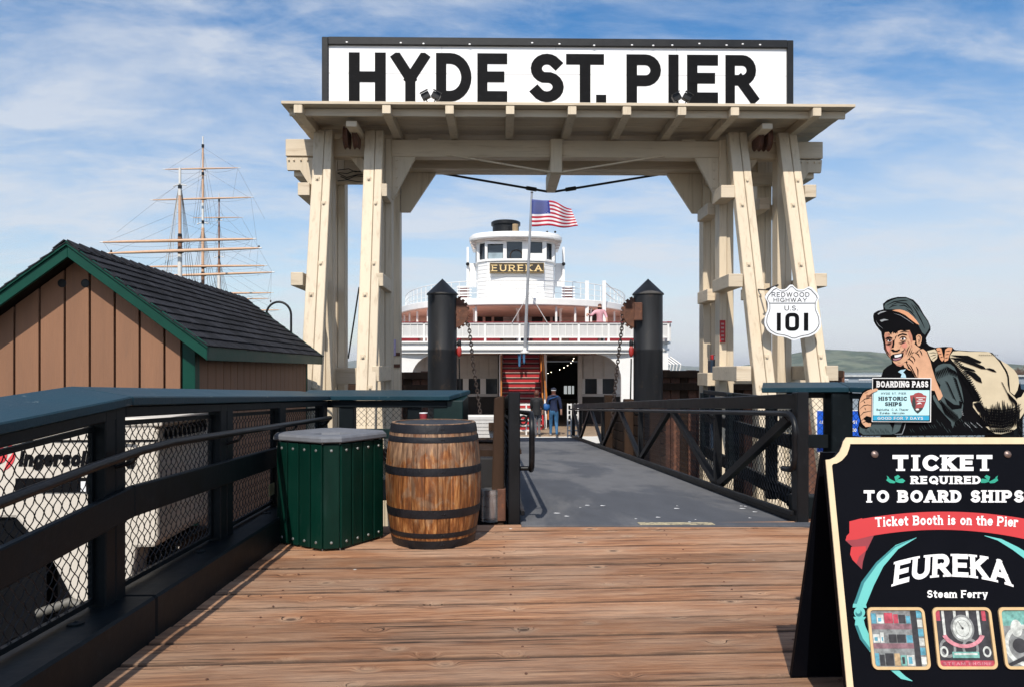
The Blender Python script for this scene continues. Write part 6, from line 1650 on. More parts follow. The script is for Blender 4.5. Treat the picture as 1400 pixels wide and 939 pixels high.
# ================================================================== RIGHT BACKGROUND
def background():
    t = thing('pier_shed', 'long low grey pier building beyond the right fence', 'building', PD(1200, 597, 60))
    gr = mat('grey_cladding', (.25, .29, .33), .7, var=.08, scale=(.3, .3, .3))
    q = lambda a, b, t_: tuple(PD(a, b, 60+t_))
    MB().prism([(1137, 514.5), (1420, 514.5), (1420, 597), (1137, 597)], q, 0, 9).build('wall', gr, t)
    MB().prism([(1135.5, 512), (1422, 512), (1422, 514.4), (1135.5, 514.4)], q, -.2, 9.2).build('roof_edge', mat('pale_coping', (.45, .46, .45), .7), t)
    for i in range(8):
        MB().prism([(1142+i*32, 518), (1160+i*32, 518), (1160+i*32, 519.2), (1142+i*32, 519.2)], q, -.06, -.01).build('vent_strip', SIGNW, t)
        for j in range(5): MB().prism([(1143+i*32+j*4, 520.2), (1144.2+i*32+j*4, 520.2), (1144.2+i*32+j*4, 524), (1143+i*32+j*4, 524)], q, -.06, -.01).build('louvre', gr, t)
    random.seed(11)
    for (px, py, D, s, lab) in ((1383, 524, 70, 1.0, 'bare brown tree rising behind the sack of the painted figure'), (1402, 522, 75, .85, 'bare tree at the right edge of the picture behind the figure')):
        tr = thing('bare_tree', lab, 'tree', PD(px, py+35, D), group='bare trees at the right')
        bark = mat('bare_bark', (.16, .11, .085), .9, var=.2)
        mb = MB(); tw = MB()
        base = PD(px, py+35, D); top = PD(px, py-6, D)
        MB().tube([base, base.lerp(top, .5)+Vector((.05, 0, 0)), top], .22*s, 8, r1=.10*s).build('trunk', bark, tr, smooth=60)
        def br(p, d, l, r, k):
            e = p+d*l; (mb if k > 1 else tw).tube([p, p.lerp(e, .5)+Vector((random.uniform(-.05, .05)*l, 0, .04*l)), e], r, 4, r1=r*.6, cap=False)
            if k == 0: return
            for _ in range(4 if k > 1 else 5):
                nd = (d+Vector((random.uniform(-.8, .8), random.uniform(-.8, .8), random.uniform(-.25, .6)))).normalized()
                br(p.lerp(e, random.uniform(.4, 1)), nd, l*random.uniform(.55, .8), r*.55, k-1)
        for i in range(6):
            a = i*PI/3; br(top-Vector((0, 0, .5)), Vector((cos(a)*.7, sin(a)*.7, .75)).normalized(), .85*s, .07*s, 4)
        mb.build('limbs', bark, tr, kind='stuff'); tw.build('twigs', bark, tr, kind='stuff')
background()

# ================================================================== TICKET SIGN
def aframe():
    top, bot = Vector((0, 2.75, 1.047)), Vector((0, 2.575, .18))
    dn = (bot-top).normalized()             # down the panel, camera frame (x, D, z)
    nr = Vector((0, dn.z, -dn.y)); nr = nr if nr.y < 0 else -nr   # towards the viewer
    def PP(px, py, h=0.0):
        """point of the panel seen at this spot of the photograph, lifted h metres off the face"""
        d = Vector(((px-700)/FOC, 1, -(py-HOR)/FOC)); o = Vector((0, 0, EYE))
        s = (top-o).dot(nr)/d.dot(nr); p = o+d*s+nr*h
        return tuple(C(p.x, p.y, p.z))
    panel = mat('panel_black', (.003, .0035, .006), .55, spec=.06, var=.2, scale=(3, 3, 3)); panel_w = mat('panel_edge_cream', (.70, .56, .36), .6, var=.08, scale=(20, 20, 3))
    white = mat('print_white', (.80, .80, .80), .5, var=.02); redb = mat('banner_red', (.52, .045, .05), .6, var=.06, spec=.2); redd = mat('banner_dark_red', (.26, .035, .045), .5)
    teal = mat('teal_print', (.13, .50, .47), .5, var=.05); tealD = mat('teal_dark_print', (.03, .20, .22), .5); grn = mat('ornament_green', (.02, .33, .22), .5)
    t = thing('ticket_sign', 'black folding board reading TICKET REQUIRED TO BOARD SHIPS at the right', 'sign', C(1.6, 2.7, 0))
    # outlines in photo pixels; the right part lies outside the frame and mirrors the left about x = 1288
    notch = [(1128, 628), (1134, 627.5), (1141, 624), (1147, 617), (1150, 610), (1152, 603), (1156, 597.5)]
    def mir(p): return (2*1288-p[0], p[1])
    # left and right edges continue straight down to the ground
    lb = (1128+(1200-628)*.0932, 1200)
    left = [lb]+notch
    inner = [(lb[0]+10, 1200), (1136.5, 636), (1138.5, 633.6), (1143, 633), (1150, 629), (1157, 621), (1160, 613), (1161.5, 606.5)]
    # mirror in panel coordinates: mirror world x instead of pixels
    def P3(px, py, h, flip=False):
        p = Vector(PP(px, py, h))
        if flip:
            xc = p.x*cos(TH)-p.y*sin(TH); D = p.x*sin(TH)+p.y*cos(TH)
            c0 = 1.617; return tuple(C(2*c0-xc, D, p.z))
        return tuple(p)
    # board
    O = [(p, False) for p in left]+[(p, True) for p in left[::-1]]
    mb = MB(); n = len(O)
    vs = [P3(*p, -.022, f) for p, f in O]+[P3(*p, 0, f) for p, f in O]
    mb.add(vs, [tuple(range(n)), tuple(range(2*n-1, n-1, -1))]+[(i, n+i, n+(i+1) % n, (i+1) % n) for i in range(n)])
    mb.build('front_board', panel, t)
    # cream routed edge
    I = [(p, False) for p in inner]+[(p, True) for p in inner[::-1]]
    mb = MB(); Fr = []
    for k in range(n-1):
        A, B, Ci, Di = O[k], O[k+1], I[k+1], I[k]
        vs = [P3(*q[0], h, q[1]) for h in (.001, .006) for q in (A, B, Ci, Di)]
        mb.hexa(vs)
    mb.build('cream_edge', panel_w, t)
    # rear board
    def R(x, D, z): return C(x, D, z)
    xa, xb = 1.184, 2.05
    MB().hexa([R(xa, 3.10, .0), R(xb, 3.10, .0), R(xb, 3.122, .0), R(xa, 3.122, .0), R(xa, 2.79, .985), R(xb, 2.79, .985), R(xb, 2.812, .985), R(xa, 2.812, .985)]).build('rear_board', panel, t)
    for x in (1.3, 1.95): MB().box(0, 0, 0, 0, 0, 0) if False else MB().beam(C(x, 2.76, .99), C(x, 2.80, .99), .06, .03).build('hinge', STEEL, t)
    # carriage bolts
    for px in (1195.5, 1377):
        c = Vector(PP(px, 620.5, 0)); q = Vector(PP(px, 620.5, 1))-c
        mb = MB(); vs = []; k = 14
        u = C(1, 0, 0)-C(0, 0, 0); v = q.cross(u).normalized(); u.normalize()
        for rr, hh in ((.0135, .001), (.0135, .004), (.010, .008), (.0001, .010)):
            for i in range(k): vs.append(tuple(c+u*(rr*cos(2*PI*i/k))+v*(rr*sin(2*PI*i/k))+q*hh))
        mb.add(vs, [(r*k+i, r*k+(i+1) % k, (r+1)*k+(i+1) % k, (r+1)*k+i) for r in range(3) for i in range(k)]).build('carriage_bolt', mat('bolt_bronze', (.22, .16, .14), .4, .6), t, smooth=40)
    fn = lambda a, b, l: PP(a, b, .0012+.0004*l)
    E = lambda x, y: (1080+x/2.6156, 580+y/2.6156)
    F_ = lambda x, y: (1140+x/3.9308, 700+y/3.9308)
    mb = MB()
    letters('letter', white, t, 'TICKET', fn, E(366, 0)[0], E(723, 0)[0], E(0, 165)[1], E(0, 108)[1], w=.34, serif=.13, sth=.17, gap=.20)
    letters('letter', white, t, 'REQUIRED', fn, E(432, 0)[0], E(681, 0)[0], E(0, 212)[1], E(0, 183)[1], w=.32, serif=.13, sth=.17, gap=.20)
    letters('letter', white, t, 'TO BOARD SHIPS', fn, E(263, 0)[0], 1399, E(0, 278)[1], E(0, 234)[1], w=.34, serif=.12, sth=.17, gap=.18, space=.35)
    # ornaments
    mb = MB()
    for s in (-1, 1):
        cx = 1288+s*63.5
        f = lambda x, y: PP(cx+s*x, y, .0012)
        for pl in ([(-13, 656.5), (-9, 653.5), (-3, 654.5), (0, 658), (-5, 659.5), (-10, 659.5)], [(0, 658), (2, 651), (-3, 648.5), (-6, 651), (-2, 655)], [(0, 658), (6, 655), (11, 652), (13, 656), (8, 659.5), (2, 660)], [(9, 652), (12.5, 649.5), (11, 654)]):
            mb.add([f(a, b) for a, b in pl], [tuple(range(len(pl)))])
    mb.build('scroll_ornaments', grn, t, kind='stuff')
    # banner
    def bz(x): return 700+((x-1288)/110)**2*11   # middle line of the ribbon top
    mb = MB(); xs = [1161+i*9.6 for i in range(27)]
    topy = lambda x: 698.7+((x-1290)/129)**2*13.2
    boty = lambda x: 723.5+((x-1285)/100)**2*9.5
    for a, b in zip(xs, xs[1:]): mb.add([fn(a, boty(a), 1), fn(b, boty(b), 1), fn(b, topy(b), 1), fn(a, topy(a), 1)], [(0,1,2,3)])
    pl = [F_(85, 47), F_(150, 30), F_(225, 120), F_(200, 130), F_(120, 145), F_(62, 150), F_(68, 125), F_(92, 100)]
    mb.add([fn(*p, 0) for p in pl], [tuple(range(len(pl)))])
    pl = [F_(92, 185), F_(170, 180), F_(172, 205), F_(135, 235), F_(120, 275), F_(100, 255), F_(86, 225)]
    mb.add([fn(*p, 2) for p in pl], [tuple(range(len(pl)))])
    mb.build('banner', redb, t)
    mb = MB()
    for pl in ([(62, 150), (120, 145), (215, 122), (175, 205), (150, 185), (100, 185)], [(120, 275), (135, 235), (172, 205), (155, 265), (150, 305), (135, 290)]):
        mb.add([fn(*F_(*p), .5) for p in pl], [tuple(range(len(pl)))])
    mb.build('banner_folds', redd, t)
    def arc_text(s, cx, xc0, xc1, ymid, hgt, curve, **kw):
        def g(a, b, l):
            u = (a-(xc0+xc1)/2)/((xc1-xc0)/2)
            y0 = ymid+curve*u*u
            # letters stand square to the arc
            tilt = 2*curve*u/((xc1-xc0)/2)
            return fn(a+tilt*b*hgt*-1*-1*(-1)*-1, y0-b*hgt, l+2)
        mb = MB(); put_text(mb, s, g, xc0, xc1, 0, 1, **kw); return mb
    mb = arc_text('Ticket Booth is on the Pier', 0, F_(222, 0)[0], F_(986, 0)[0], F_(0, 66)[1], 13.2, 3.0, w=.24, serif=.07, sth=.10, gap=.12, space=.30)
    mb.build('banner_lettering', white, t, kind='stuff')
    # EUREKA on the arc, letter height grows towards the ends
    def g(a, b, l):
        u = (a-F_(632, 0)[0])/F_(317, 0)[0] if False else (a-1300.8)/80.6
        y0 = 787.5+13.5*u*u; h = 31+2.5*abs(u)
        return fn(a-u*b*3.6+u*1.5, y0-b*h, l+1)
    letters('letter', white, t, 'EUREKA', g, 1222, 1381, 0, 1, w=.27, serif=.10, sth=.12, gap=.12)
    mb = MB(); put_text(mb, 'Steam Ferry', fn, F_(500, 0)[0], F_(823, 0)[0], F_(0, 458)[1], F_(0, 417)[1], w=.24, serif=.07, sth=.10, gap=.12, space=.32)
    mb.build('ship_type_lettering', white, t, kind='stuff')
    # teal rope ring
    def poly(m_, pl, l, nm=None):
        m_.add([fn(*F_(*p), l) for p in pl], [tuple(range(len(pl)))])
    def strip(m_, A, B, l):
        for i in range(len(A)-1): m_.add([fn(*F_(*A[i]), l), fn(*F_(*B[i]), l), fn(*F_(*B[i+1]), l), fn(*F_(*A[i+1]), l)], [(0,1,2,3)])
    mb = MB()
    A = [(443, 133), (330, 175), (225, 270), (150, 370), (105, 490)]; B = [(443, 136), (345, 196), (265, 290), (215, 390), (172, 495)]
    strip(mb, A, B, 0)
    mb.build('rope_arc', teal, t); mb = MB()
    strip(mb, [(116, 570), (112, 605), (140, 680), (190, 745), (300, 843), (360, 893), (420, 906)], [(158, 570), (168, 610), (195, 670), (215, 720), (345, 843), (385, 880), (422, 904)], 0)
    mb.build('rope_arc', teal, t); mb = MB()
    strip(mb, [(808, 125), (880, 150), (960, 200), (1060, 275)], [(810, 123), (900, 142), (990, 186), (1070, 235)], 0)
    mb.build('rope_arc', teal, t); mb = MB()
    k = 16; cx, cy = 137, 536
    mb.add([fn(*F_(cx+30*cos(2*PI*i/k), cy+30*sin(2*PI*i/k)), 1) for i in range(k)], [tuple(range(k))])
    mb.add([fn(*F_(*p), .5) for p in ((103, 490), (172, 495), (176, 512), (100, 510))], [(0,1,2,3)])
    mb.add([fn(*F_(*p), .5) for p in ((104, 560), (172, 560), (162, 575), (112, 575))], [(0,1,2,3)])
    mb.build('rope_collar', teal, t)
    mb = MB()
    strip(mb, [(440, 134), (325, 180), (222, 273), (147, 372), (106, 488)], [(440, 135), (330, 186), (232, 280), (162, 378), (122, 490)], 1.2)
    strip(mb, [(112, 605), (140, 680), (190, 745)], [(128, 607), (155, 676), (200, 735)], 1.2)
    mb.add([fn(*F_(cx+18*cos(2*PI*i/k)-4, cy+18*sin(2*PI*i/k)+5), 1.6) for i in range(k)], [tuple(range(k))])
    mb.build('rope_shading_lines', tealD, t, kind='stuff')
    mb = MB(); mb.add([fn(*F_(cx+12*cos(2*PI*i/k)-7, cy+12*sin(2*PI*i/k)-5), 2.0) for i in range(k)], [tuple(range(k))])
    mb.build('rope_knob', teal, t)
    # three framed pictures
    pics = [[(172, 508), (478, 508), (518, 842), (205, 842)], [(522, 508), (835, 508), (878, 840), (555, 840)], [(875, 508), (1190, 508), (1235, 840), (918, 840)]]
    cols = dict(shelf=mat('print_mauve', (.22, .12, .14), .5, var=.45, scale=(55, 55, 55)), pale=mat('print_pale', (.55, .58, .55), .5, var=.45, scale=(55, 55, 55)), blu=mat('print_blue', (.10, .32, .42), .5, var=.45, scale=(55, 55, 55)), dk=mat('print_dark', (.035, .035, .04), .5, var=.45, scale=(55, 55, 55)), tl=mat('print_teal', (.16, .38, .34), .5, var=.45, scale=(55, 55, 55)),
                rd=mat('print_red', (.42, .06, .09), .5, var=.45, scale=(55, 55, 55)), gr=mat('print_grey', (.22, .23, .23), .5, var=.45, scale=(55, 55, 55)), tn=mat('print_tan', (.42, .30, .17), .5, var=.45, scale=(55, 55, 55)), pk=mat('print_pink', (.55, .22, .26), .5, var=.45, scale=(55, 55, 55)))
    for i, pc in enumerate(pics):
        def U(u, v, h, pc=pc):
            a = (lerp(pc[0][0], pc[1][0], u), lerp(pc[0][1], pc[1][1], u)); b = (lerp(pc[3][0], pc[2][0], u), lerp(pc[3][1], pc[2][1], u))
            return PP(*F_(lerp(a[0], b[0], v), lerp(a[1], b[1], v)), h)
        # rounded frame
        def rr(x0, x1, y0, y1, r, asp=1.08):
            out = []
            for cx_, cy_, a0 in ((x1-r, y0+r*asp, -90), (x1-r, y1-r*asp, 0), (x0+r, y1-r*asp, 90), (x0+r, y0+r*asp, 180)):
                out += [(cx_+r*cos(rad(a0+q)), cy_+r*asp*sin(rad(a0+q))) for q in range(0, 91, 15)]
            return out
        Oo, Ii = rr(0, 1, 0, 1, .09), rr(.045, .955, .045, .955, .06); m = len(Oo)
        mb = MB(); vs = [U(a, b, .0015) for a, b in Oo]+[U(a, b, .008) for a, b in Oo]+[U(a, b, .008) for a, b in Ii]+[U(a, b, .0015) for a, b in Ii]
        mb.add(vs, [(k_*m+j, k_*m+(j+1) % m, ((k_+1) % 4)*m+(j+1) % m, ((k_+1) % 4)*m+j) for k_ in range(3) for j in range(m)])
        fr = mb.build('picture_frame', mat('frame_tan', (.62, .43, .22), .5, var=.1, scale=(30, 30, 30)), t)
        def R4(nm, m_, x0, x1, y0, y1, h):
            MB().add([U(x0, y1, h), U(x1, y1, h), U(x1, y0, h), U(x0, y0, h)], [(0,1,2,3)]).build(nm, m_, fr)
        def EL(nm, m_, cx_, cy_, rx, ry, h, n_=24, a0=0, a1=360, rin=0):
            mb = MB()
            if rin:
                for q in range(n_):
                    b0, b1 = rad(a0+(a1-a0)*q/n_), rad(a0+(a1-a0)*(q+1)/n_)
                    mb.add([U(cx_+rx*cos(b0), cy_+ry*sin(b0), h), U(cx_+rx*cos(b1), cy_+ry*sin(b1), h), U(cx_+rx*rin*cos(b1), cy_+ry*rin*sin(b1), h), U(cx_+rx*rin*cos(b0), cy_+ry*rin*sin(b0), h)], [(0,1,2,3)])
            else: mb.add([U(cx_+rx*cos(2*PI*q/n_), cy_+ry*sin(2*PI*q/n_), h) for q in range(n_)], [tuple(range(n_))])
            mb.build(nm, m_, fr)
        R4('print', cols['gr'] if i != 1 else cols['dk'], .045, .955, .045, .955, .002)
        if i == 0:
            random.seed(3)
            for j, y in enumerate((.27, .58)):
                R4('shelf_print', cols['shelf'], .05, .80, y, y+.085, .0026)
            R4('side_print', cols['dk'], .76, .86, .05, .95, .0029)
            for j in range(6): R4('side_print', cols['pale'] if j % 2 else cols['blu'], .86, .95, .05+.15*j, .05+.15*j+.12, .0032)
            for (y0, y1) in ((.07, .26), (.38, .57), (.70, .94)):
                x = .07
                while x < .70:
                    w = random.uniform(.07, .17); c_ = random.choice(('pale', 'pale', 'blu', 'tl', 'gr', 'tn', 'dk', 'rd'))
                    R4('book_print', cols[c_], x, min(.75, x+w-.012), y0+random.uniform(0, .08), y1, .0031)
                    if c_ in ('pale', 'tl'): R4('book_mark', cols['blu' if c_ == 'pale' else 'dk'], x+.02, x+w*.6, y0+.10, y1-.03, .0034)
                    x += w
        elif i == 1:
            for x in (.16, .36, .58, .76): R4('pipe_print', cols['pale'], x, x+.045, .05, .45, .0024)
            for x in (.06, .84): R4('pipe_print', cols['rd'], x, x+.07, .05, .22, .0026)
            for x in (.28, .66): EL('scroll_print', cols['gr'], x-.07, .66, .14, .16, .0028, rin=.7); 
            for x in (.14, .86): EL('scroll_print', cols['pale'], x, .72, .07, .09, .0029, rin=.6)
            EL('dial_rim', cols['gr'], .49, .34, .20, .22, .0032); EL('dial', cols['pale'], .49, .34, .165, .185, .0036)
            EL('dial_mark', cols['gr'], .49, .34, .12, .14, .0039, rin=.93); EL('dial_hub', cols['dk'], .49, .34, .02, .02, .0041)
            MB().add([U(.485, .34, .0042), U(.495, .34, .0042), U(.42, .22, .0042), U(.415, .225, .0042)], [(0,1,2,3)]).build('dial_hand', cols['dk'], fr)
            EL('ribbon_print', cols['pk'], .49, .36, .38, .30, .0044, a0=20, a1=160, rin=.80)
            R4('base_print', cols['tl'], .27, .72, .72, .82, .0046); R4('base_print', cols['pale'], .30, .69, .74, .77, .0049)
            R4('red_band_print', cols['rd'], .045, .955, .86, .955, .0046)
            mb = MB(); put_text(mb, 'STEAM ENGINE', lambda a, b, l: U(a, b, .005+.0002*l), .10, .90, .935, .885, w=.2, gap=.3); mb.build('band_lettering', cols['pk'], fr)
        else:
            R4('wall_print', cols['tl'], .045, .955, .045, .30, .0023)
            EL('wheel_print', cols['pale'], .40, .62, .36, .34, .0028, rin=.80); EL('hub_print', cols['pale'], .28, .34, .10, .14, .0031)
            EL('wheel_print', cols['gr'], .42, .64, .24, .24, .003, rin=.6); EL('hub_print', cols['dk'], .30, .62, .12, .12, .0034)
            MB().add([U(.05, .92, .0037), U(.12, .95, .0037), U(.95, .62, .0037), U(.95, .52, .0037)], [(0,1,2,3)]).build('beam_print', cols['dk'], fr)
    return PP
PP = aframe()

# ================================================================== PAINTED FIGURE ON TOP OF THE SIGN
def figure():
    D = 2.79
    t = thing('cutout_figure', 'painted cutout of a boy in a cap carrying a sack above the ticket sign', 'cutout', PD(1300, 598, D))
    q = lambda a, b, h: tuple(PD(a, b, D-h))
    Z4 = lambda p: (1180+p[0]/8.536, 400+p[1]/8.536)
    Z5 = lambda p: (1260+p[0]/5.871, 440+p[1]/5.871)
    Z6 = lambda p: (1180+p[0]/10.436, 510+p[1]/10.436)
    ZD = lambda p: (1080+p[0]/3.9125, 380+p[1]/3.9125)
    ink = mat('figure_ink', (.004, .004, .005), .6, spec=.05); coat = mat('figure_coat', (.062, .088, .092), .6, var=.12, scale=(30, 30, 30), spec=.15); skin = mat('figure_skin', (.60, .345, .215), .6, var=.10, scale=(40, 40, 40), spec=.2); skd = mat('figure_skin_shade', (.45, .20, .13), .55)
    sack = mat('figure_sack', (.58, .50, .35), .6, var=.08, scale=(14, 14, 14), spec=.2); band = mat('figure_band', (.58, .28, .15), .55); gry = mat('figure_grey', (.30, .32, .34), .5); wht = mat('figure_white', (.80, .80, .80), .5); lip = mat('figure_lip', (.35, .16, .20), .5)
    blu = mat('figure_pale_blue', (.40, .60, .70), .5); blush = mat('figure_blush', (.62, .25, .18), .55)
    out = [(445,205),(449,190),(470,177),(500,170),(497,140),(520,120),(545,110),(575,103),(620,103),(660,118),(690,150),(715,195),(740,232),(752,262),(752,280),(738,303),(728,322),(730,345),(745,362),(775,372),(830,367),(868,369),(882,384),(960,390),(1040,392),(1082,399),(1110,428),(1160,463),(1200,508),(1225,560),(1232,590),(1262,600),(1300,604),(1345,600),(1350,640),(1290,660),(1262,680),(1250,740),(1200,805),(1196,838),(620,842),(368,842),(362,800),(374,760),(362,720),(364,670),(368,645),(385,608),(405,594),(438,588),(438,530),(488,526),(500,490),(520,472),(545,458),(545,440),(520,412),(503,380),(500,350),(492,318),(488,290),(476,275),(460,255),(448,232)]
    MB().prism([ZD(p) for p in out], q, -.012, 0).build('board', ink, t)
    cnt = [0]
    def pl(nm, m_, pts, Z, l):
        pts = [Z(p) for p in pts]; cnt[0] += 1
        MB().add([q(a, b, .0008+.0006*l) for a, b in pts], [tuple(range(len(pts)))]).build(nm, m_, t)
    def strokes(nm, m_, lines, Z, l, w):
        mb = MB()
        for ln in lines:
            P_ = [Z(p) for p in ln]
            if len(P_) == 2: P_ = [P_[0], ((P_[0][0]+P_[1][0])/2, (P_[0][1]+P_[1][1])/2), P_[1]]
            n = len(P_)
            for i in range(n-1):
                (x0, y0), (x1, y1) = P_[i], P_[i+1]; d = math.hypot(x1-x0, y1-y0) or 1; nx, ny = -(y1-y0)/d, (x1-x0)/d
                w0 = w*max(.25, sin(PI*i/(n-1)) if n > 2 else 1)/2; w1 = w*max(.25, sin(PI*(i+1)/(n-1)) if n > 2 else 1)/2
                mb.add([q(x0-nx*w0, y0-ny*w0, .0008+.0006*l), q(x1-nx*w1, y1-ny*w1, .0008+.0006*l), q(x1+nx*w1, y1+ny*w1, .0008+.0006*l), q(x0+nx*w0, y0+ny*w0, .0008+.0006*l)], [(0,1,2,3)])
        mb.build(nm, m_, t, kind='stuff')
    # cap
    pl('cap_crown', coat, [(245,165),(262,130),(330,95),(390,72),(510,68),(580,108),(640,178),(700,268),(758,350),(778,405),(750,455),(722,495),(690,468),(655,400),(600,310),(540,250),(440,205),(340,200),(262,200)], Z4, 1)
    strokes('cap_folds', ink, [[(280,150),(360,110),(480,95),(520,100)],[(330,150),(400,120),(500,130),(560,190),(590,240)],[(420,160),(480,150),(540,190)],[(560,130),(620,220),(680,330),(720,420)],[(300,185),(340,160),(400,150)],[(500,190),(560,230),(620,300)],[(640,260),(690,350)],[(600,150),(650,220)]], Z4, 2, 1.6)
    pl('cap_band', band, [(340,212),(380,202),(430,200),(480,212),(530,235),(585,285),(625,330),(658,380),(620,365),(560,320),(490,265),(420,232)], Z4, 3)
    pl('cap_visor_shine', gry, [(168,250),(200,228),(240,218),(275,222),(240,232),(200,245),(178,262)], Z4, 2)
    pl('cap_visor_shine', gry, [(195,325),(245,310),(300,322),(250,330),(215,345)], Z4, 2)
    strokes('visor_lines', gry, [[(360,245),(440,270),(520,320),(590,370)],[(150,330),(180,380),(230,420)]], Z4, 2, .5)
    # face
    pl('face', skin, [(248,500),(256,468),(300,462),(320,490),(345,460),(380,482),(402,455),(440,440),(480,448),(545,440),(562,480),(575,510),(580,560),(612,566),(600,600),(640,632),(668,650),(610,700),(560,735),(520,780),(475,830),(440,862),(395,850),(360,815),(300,740),(268,690),(252,620)], Z4, 1)
    pl('ear', skin, [(618,510),(640,490),(668,492),(685,520),(682,570),(664,618),(640,622),(625,590)], Z4, 2)
    strokes('ear_lines', ink, [[(630,520),(650,505),(668,520),(664,570),(650,600)],[(640,545),(655,560),(640,590)]], Z4, 3, .9)
    pl('brow', ink, [(402,505),(420,490),(462,476),(505,486),(518,502),(500,500),(455,494),(425,505),(410,520)], Z4, 3)
    pl('brow', ink, [(256,538),(285,518),(318,515),(345,530),(340,540),(305,532),(270,545)], Z4, 3)
    pl('face_shade', skd, [(250,500),(262,470),(300,468),(318,520),(345,560),(340,640),(318,690),(330,740),(350,790),(300,740),(268,690),(252,620)], Z4, 1.6)
    pl('face_shade', skd, [(360,815),(395,830),(440,838),(475,815),(440,862),(395,850)], Z4, 1.6)
    pl('face_shade', skd, [(545,440),(575,510),(580,560),(560,600),(548,540),(520,470)], Z4, 1.6)
    pl('eye_white', wht, [(440,540),(460,528),(486,531),(496,545),(468,553),(446,551)], Z4, 3)
    pl('eye_white', wht, [(284,562),(302,553),(330,556),(328,568),(302,574)], Z4, 3)
    for cx, cy in ((463, 540), (312, 560)): pl('pupil', ink, [(cx+13*cos(i*PI/5), cy+13*sin(i*PI/5)) for i in range(10)], Z4, 4)
    strokes('eye_lines', ink, [[(395,500),(380,520),(372,548)],[(415,585),(450,592),(500,575)],[(262,600),(295,606),(330,600)],[(440,690),(470,680),(490,650)],[(545,620),(520,660),(505,720)],[(560,640),(540,690),(520,740)],[(575,660),(560,700),(540,735)],[(250,520),(256,600),(275,680)],[(262,640),(282,690),(310,730)],[(350,455),(356,480)],[(325,470),(330,492)],[(430,420),(450,438)],[(470,415),(500,436)],[(420,540),(450,515),(490,518),(515,545)],[(430,560),(465,572),(505,555)],[(268,565),(295,542),(340,548)],[(285,590),(315,592),(335,578)],[(430,462),(480,450),(540,458)],[(300,480),(310,495)],[(400,440),(398,480)]], Z4, 5, 1.35)
    pl('nose_shadow', ink, [(345,565),(368,545),(366,600),(358,640),(330,645),(345,600)], Z4, 3)
    pl('nose_shadow', ink, [(322,665),(350,655),(372,672),(400,668),(425,655),(432,668),(400,690),(350,692)], Z4, 3)
    pl('mouth', ink, [(318,740),(345,718),(390,712),(455,700),(475,705),(468,745),(430,782),(385,795),(345,792),(325,768)], Z4, 3)
    pl('teeth', wht, [(365,728),(400,722),(452,712),(446,736),(405,752),(372,755)], Z4, 4)
    pl('lower_lip', lip, [(348,765),(380,768),(430,755),(450,745),(430,775),(385,788),(355,786)], Z4, 4)
    pl('cheek', blush, [(455,590),(495,580),(520,610),(510,640),(470,650),(448,625)], Z4, 2)
    pl('cheek', blush, [(258,600),(290,610),(318,650),(305,690),(275,680),(258,640)], Z4, 2)
    strokes('face_lines', skd, [[(480,640),(500,670),(495,710),(480,740)],[(330,700),(315,720)],[(560,600),(575,640)],[(500,690),(515,660)],[(450,600),(430,640)],[(400,810),(440,815)],[(455,700),(485,690)],[(540,500),(550,540)],[(520,560),(545,600)]], Z4, 4, 1.1)
    pl('hair', ink, [(545,440),(600,430),(680,470),(722,500),(740,560),(735,600),(700,625),(686,600),(690,520),(665,485),(630,482),(606,505),(600,560),(585,560),(572,500)], Z4, 3)
    # chin hand and arm
    pl('fist', skin, [(470,835),(480,812),(505,808),(522,815),(512,790),(520,776),(548,768),(548,745),(575,735),(572,712),(600,694),(636,698),(655,662),(700,655),(745,690),(790,790),(812,870),(826,939),(860,1040),(900,1120),(930,1200),(905,1240),(880,1255),(835,1140),(700,1130),(620,1000),(560,910),(530,900),(505,880),(482,868)], Z4, 6)
    strokes('fist_lines', ink, [[(655,660),(680,700),(690,735)],[(600,695),(640,715),(665,755)],[(572,712),(590,690)],[(548,745),(580,745),(605,780),(600,805)],[(515,780),(545,775),(575,800),(590,830)],[(480,812),(505,808),(520,850),(560,900),(620,990)],[(530,830),(560,860),(600,940),(640,1010)],[(745,690),(790,790),(815,880),(850,1000),(900,1130)],[(520,870),(550,890)],[(640,1000),(640,900),(620,860)]], Z4, 7, 1.6)
    # collar, tie, coat
    pl('neck_scarf', blu, [(578,500),(592,490),(622,486),(606,502),(618,515),(622,532),(592,530),(598,512)], ZD, 2)
    pl('coat_arm', coat, [(105,420),(110,370),(135,345),(175,332),(230,335),(262,360),(282,400),(292,450),(318,520),(332,590),(338,640),(330,700),(320,760),(270,800),(250,850),(235,800),(185,745),(130,680),(95,620),(90,590),(130,555),(152,505),(120,460)], Z5, 2)
    hat = []
    random.seed(2)
    for i in range(26):
        x = 118+i*6.2; y = 350+abs(i-13)*3.6; hat.append([(x, y), (x+8, y+14), (x+14, y+34)])
    for i in range(16): hat.append([(185+i*4, 470+i*9), (205+i*4, 480+i*9), (222+i*4, 505+i*9)])
    for i in range(18): hat.append([(150+i*8, 620+i*7), (160+i*8, 650+i*7), (175+i*8, 690+i*7)])
    for i in range(12): hat.append([(105+i*7, 560+i*9), (118+i*7, 585+i*9)])
    strokes('coat_hatching', ink, hat, Z5, 3, .75)
    pl('coat_fold', ink, [(180,600),(260,660),(305,665),(300,630),(330,640),(320,690),(245,700),(205,660)], Z5, 4)
    pl('coat_cuff', coat, [(372,790),(386,802),(410,806),(438,786),(442,772),(530,772),(548,800),(545,834),(392,836),(372,822)], ZD, 2)
    hat = [[(400+i*9, 800+(i % 3)*6), (404+i*9, 812+(i % 3)*6), (410+i*9, 830)] for i in range(15)]
    strokes('cuff_hatching', ink, hat, ZD, 3, .55)
    pl('coat_lapel', coat, [(560,775),(600,772),(585,815),(560,832),(545,832)], ZD, 1)
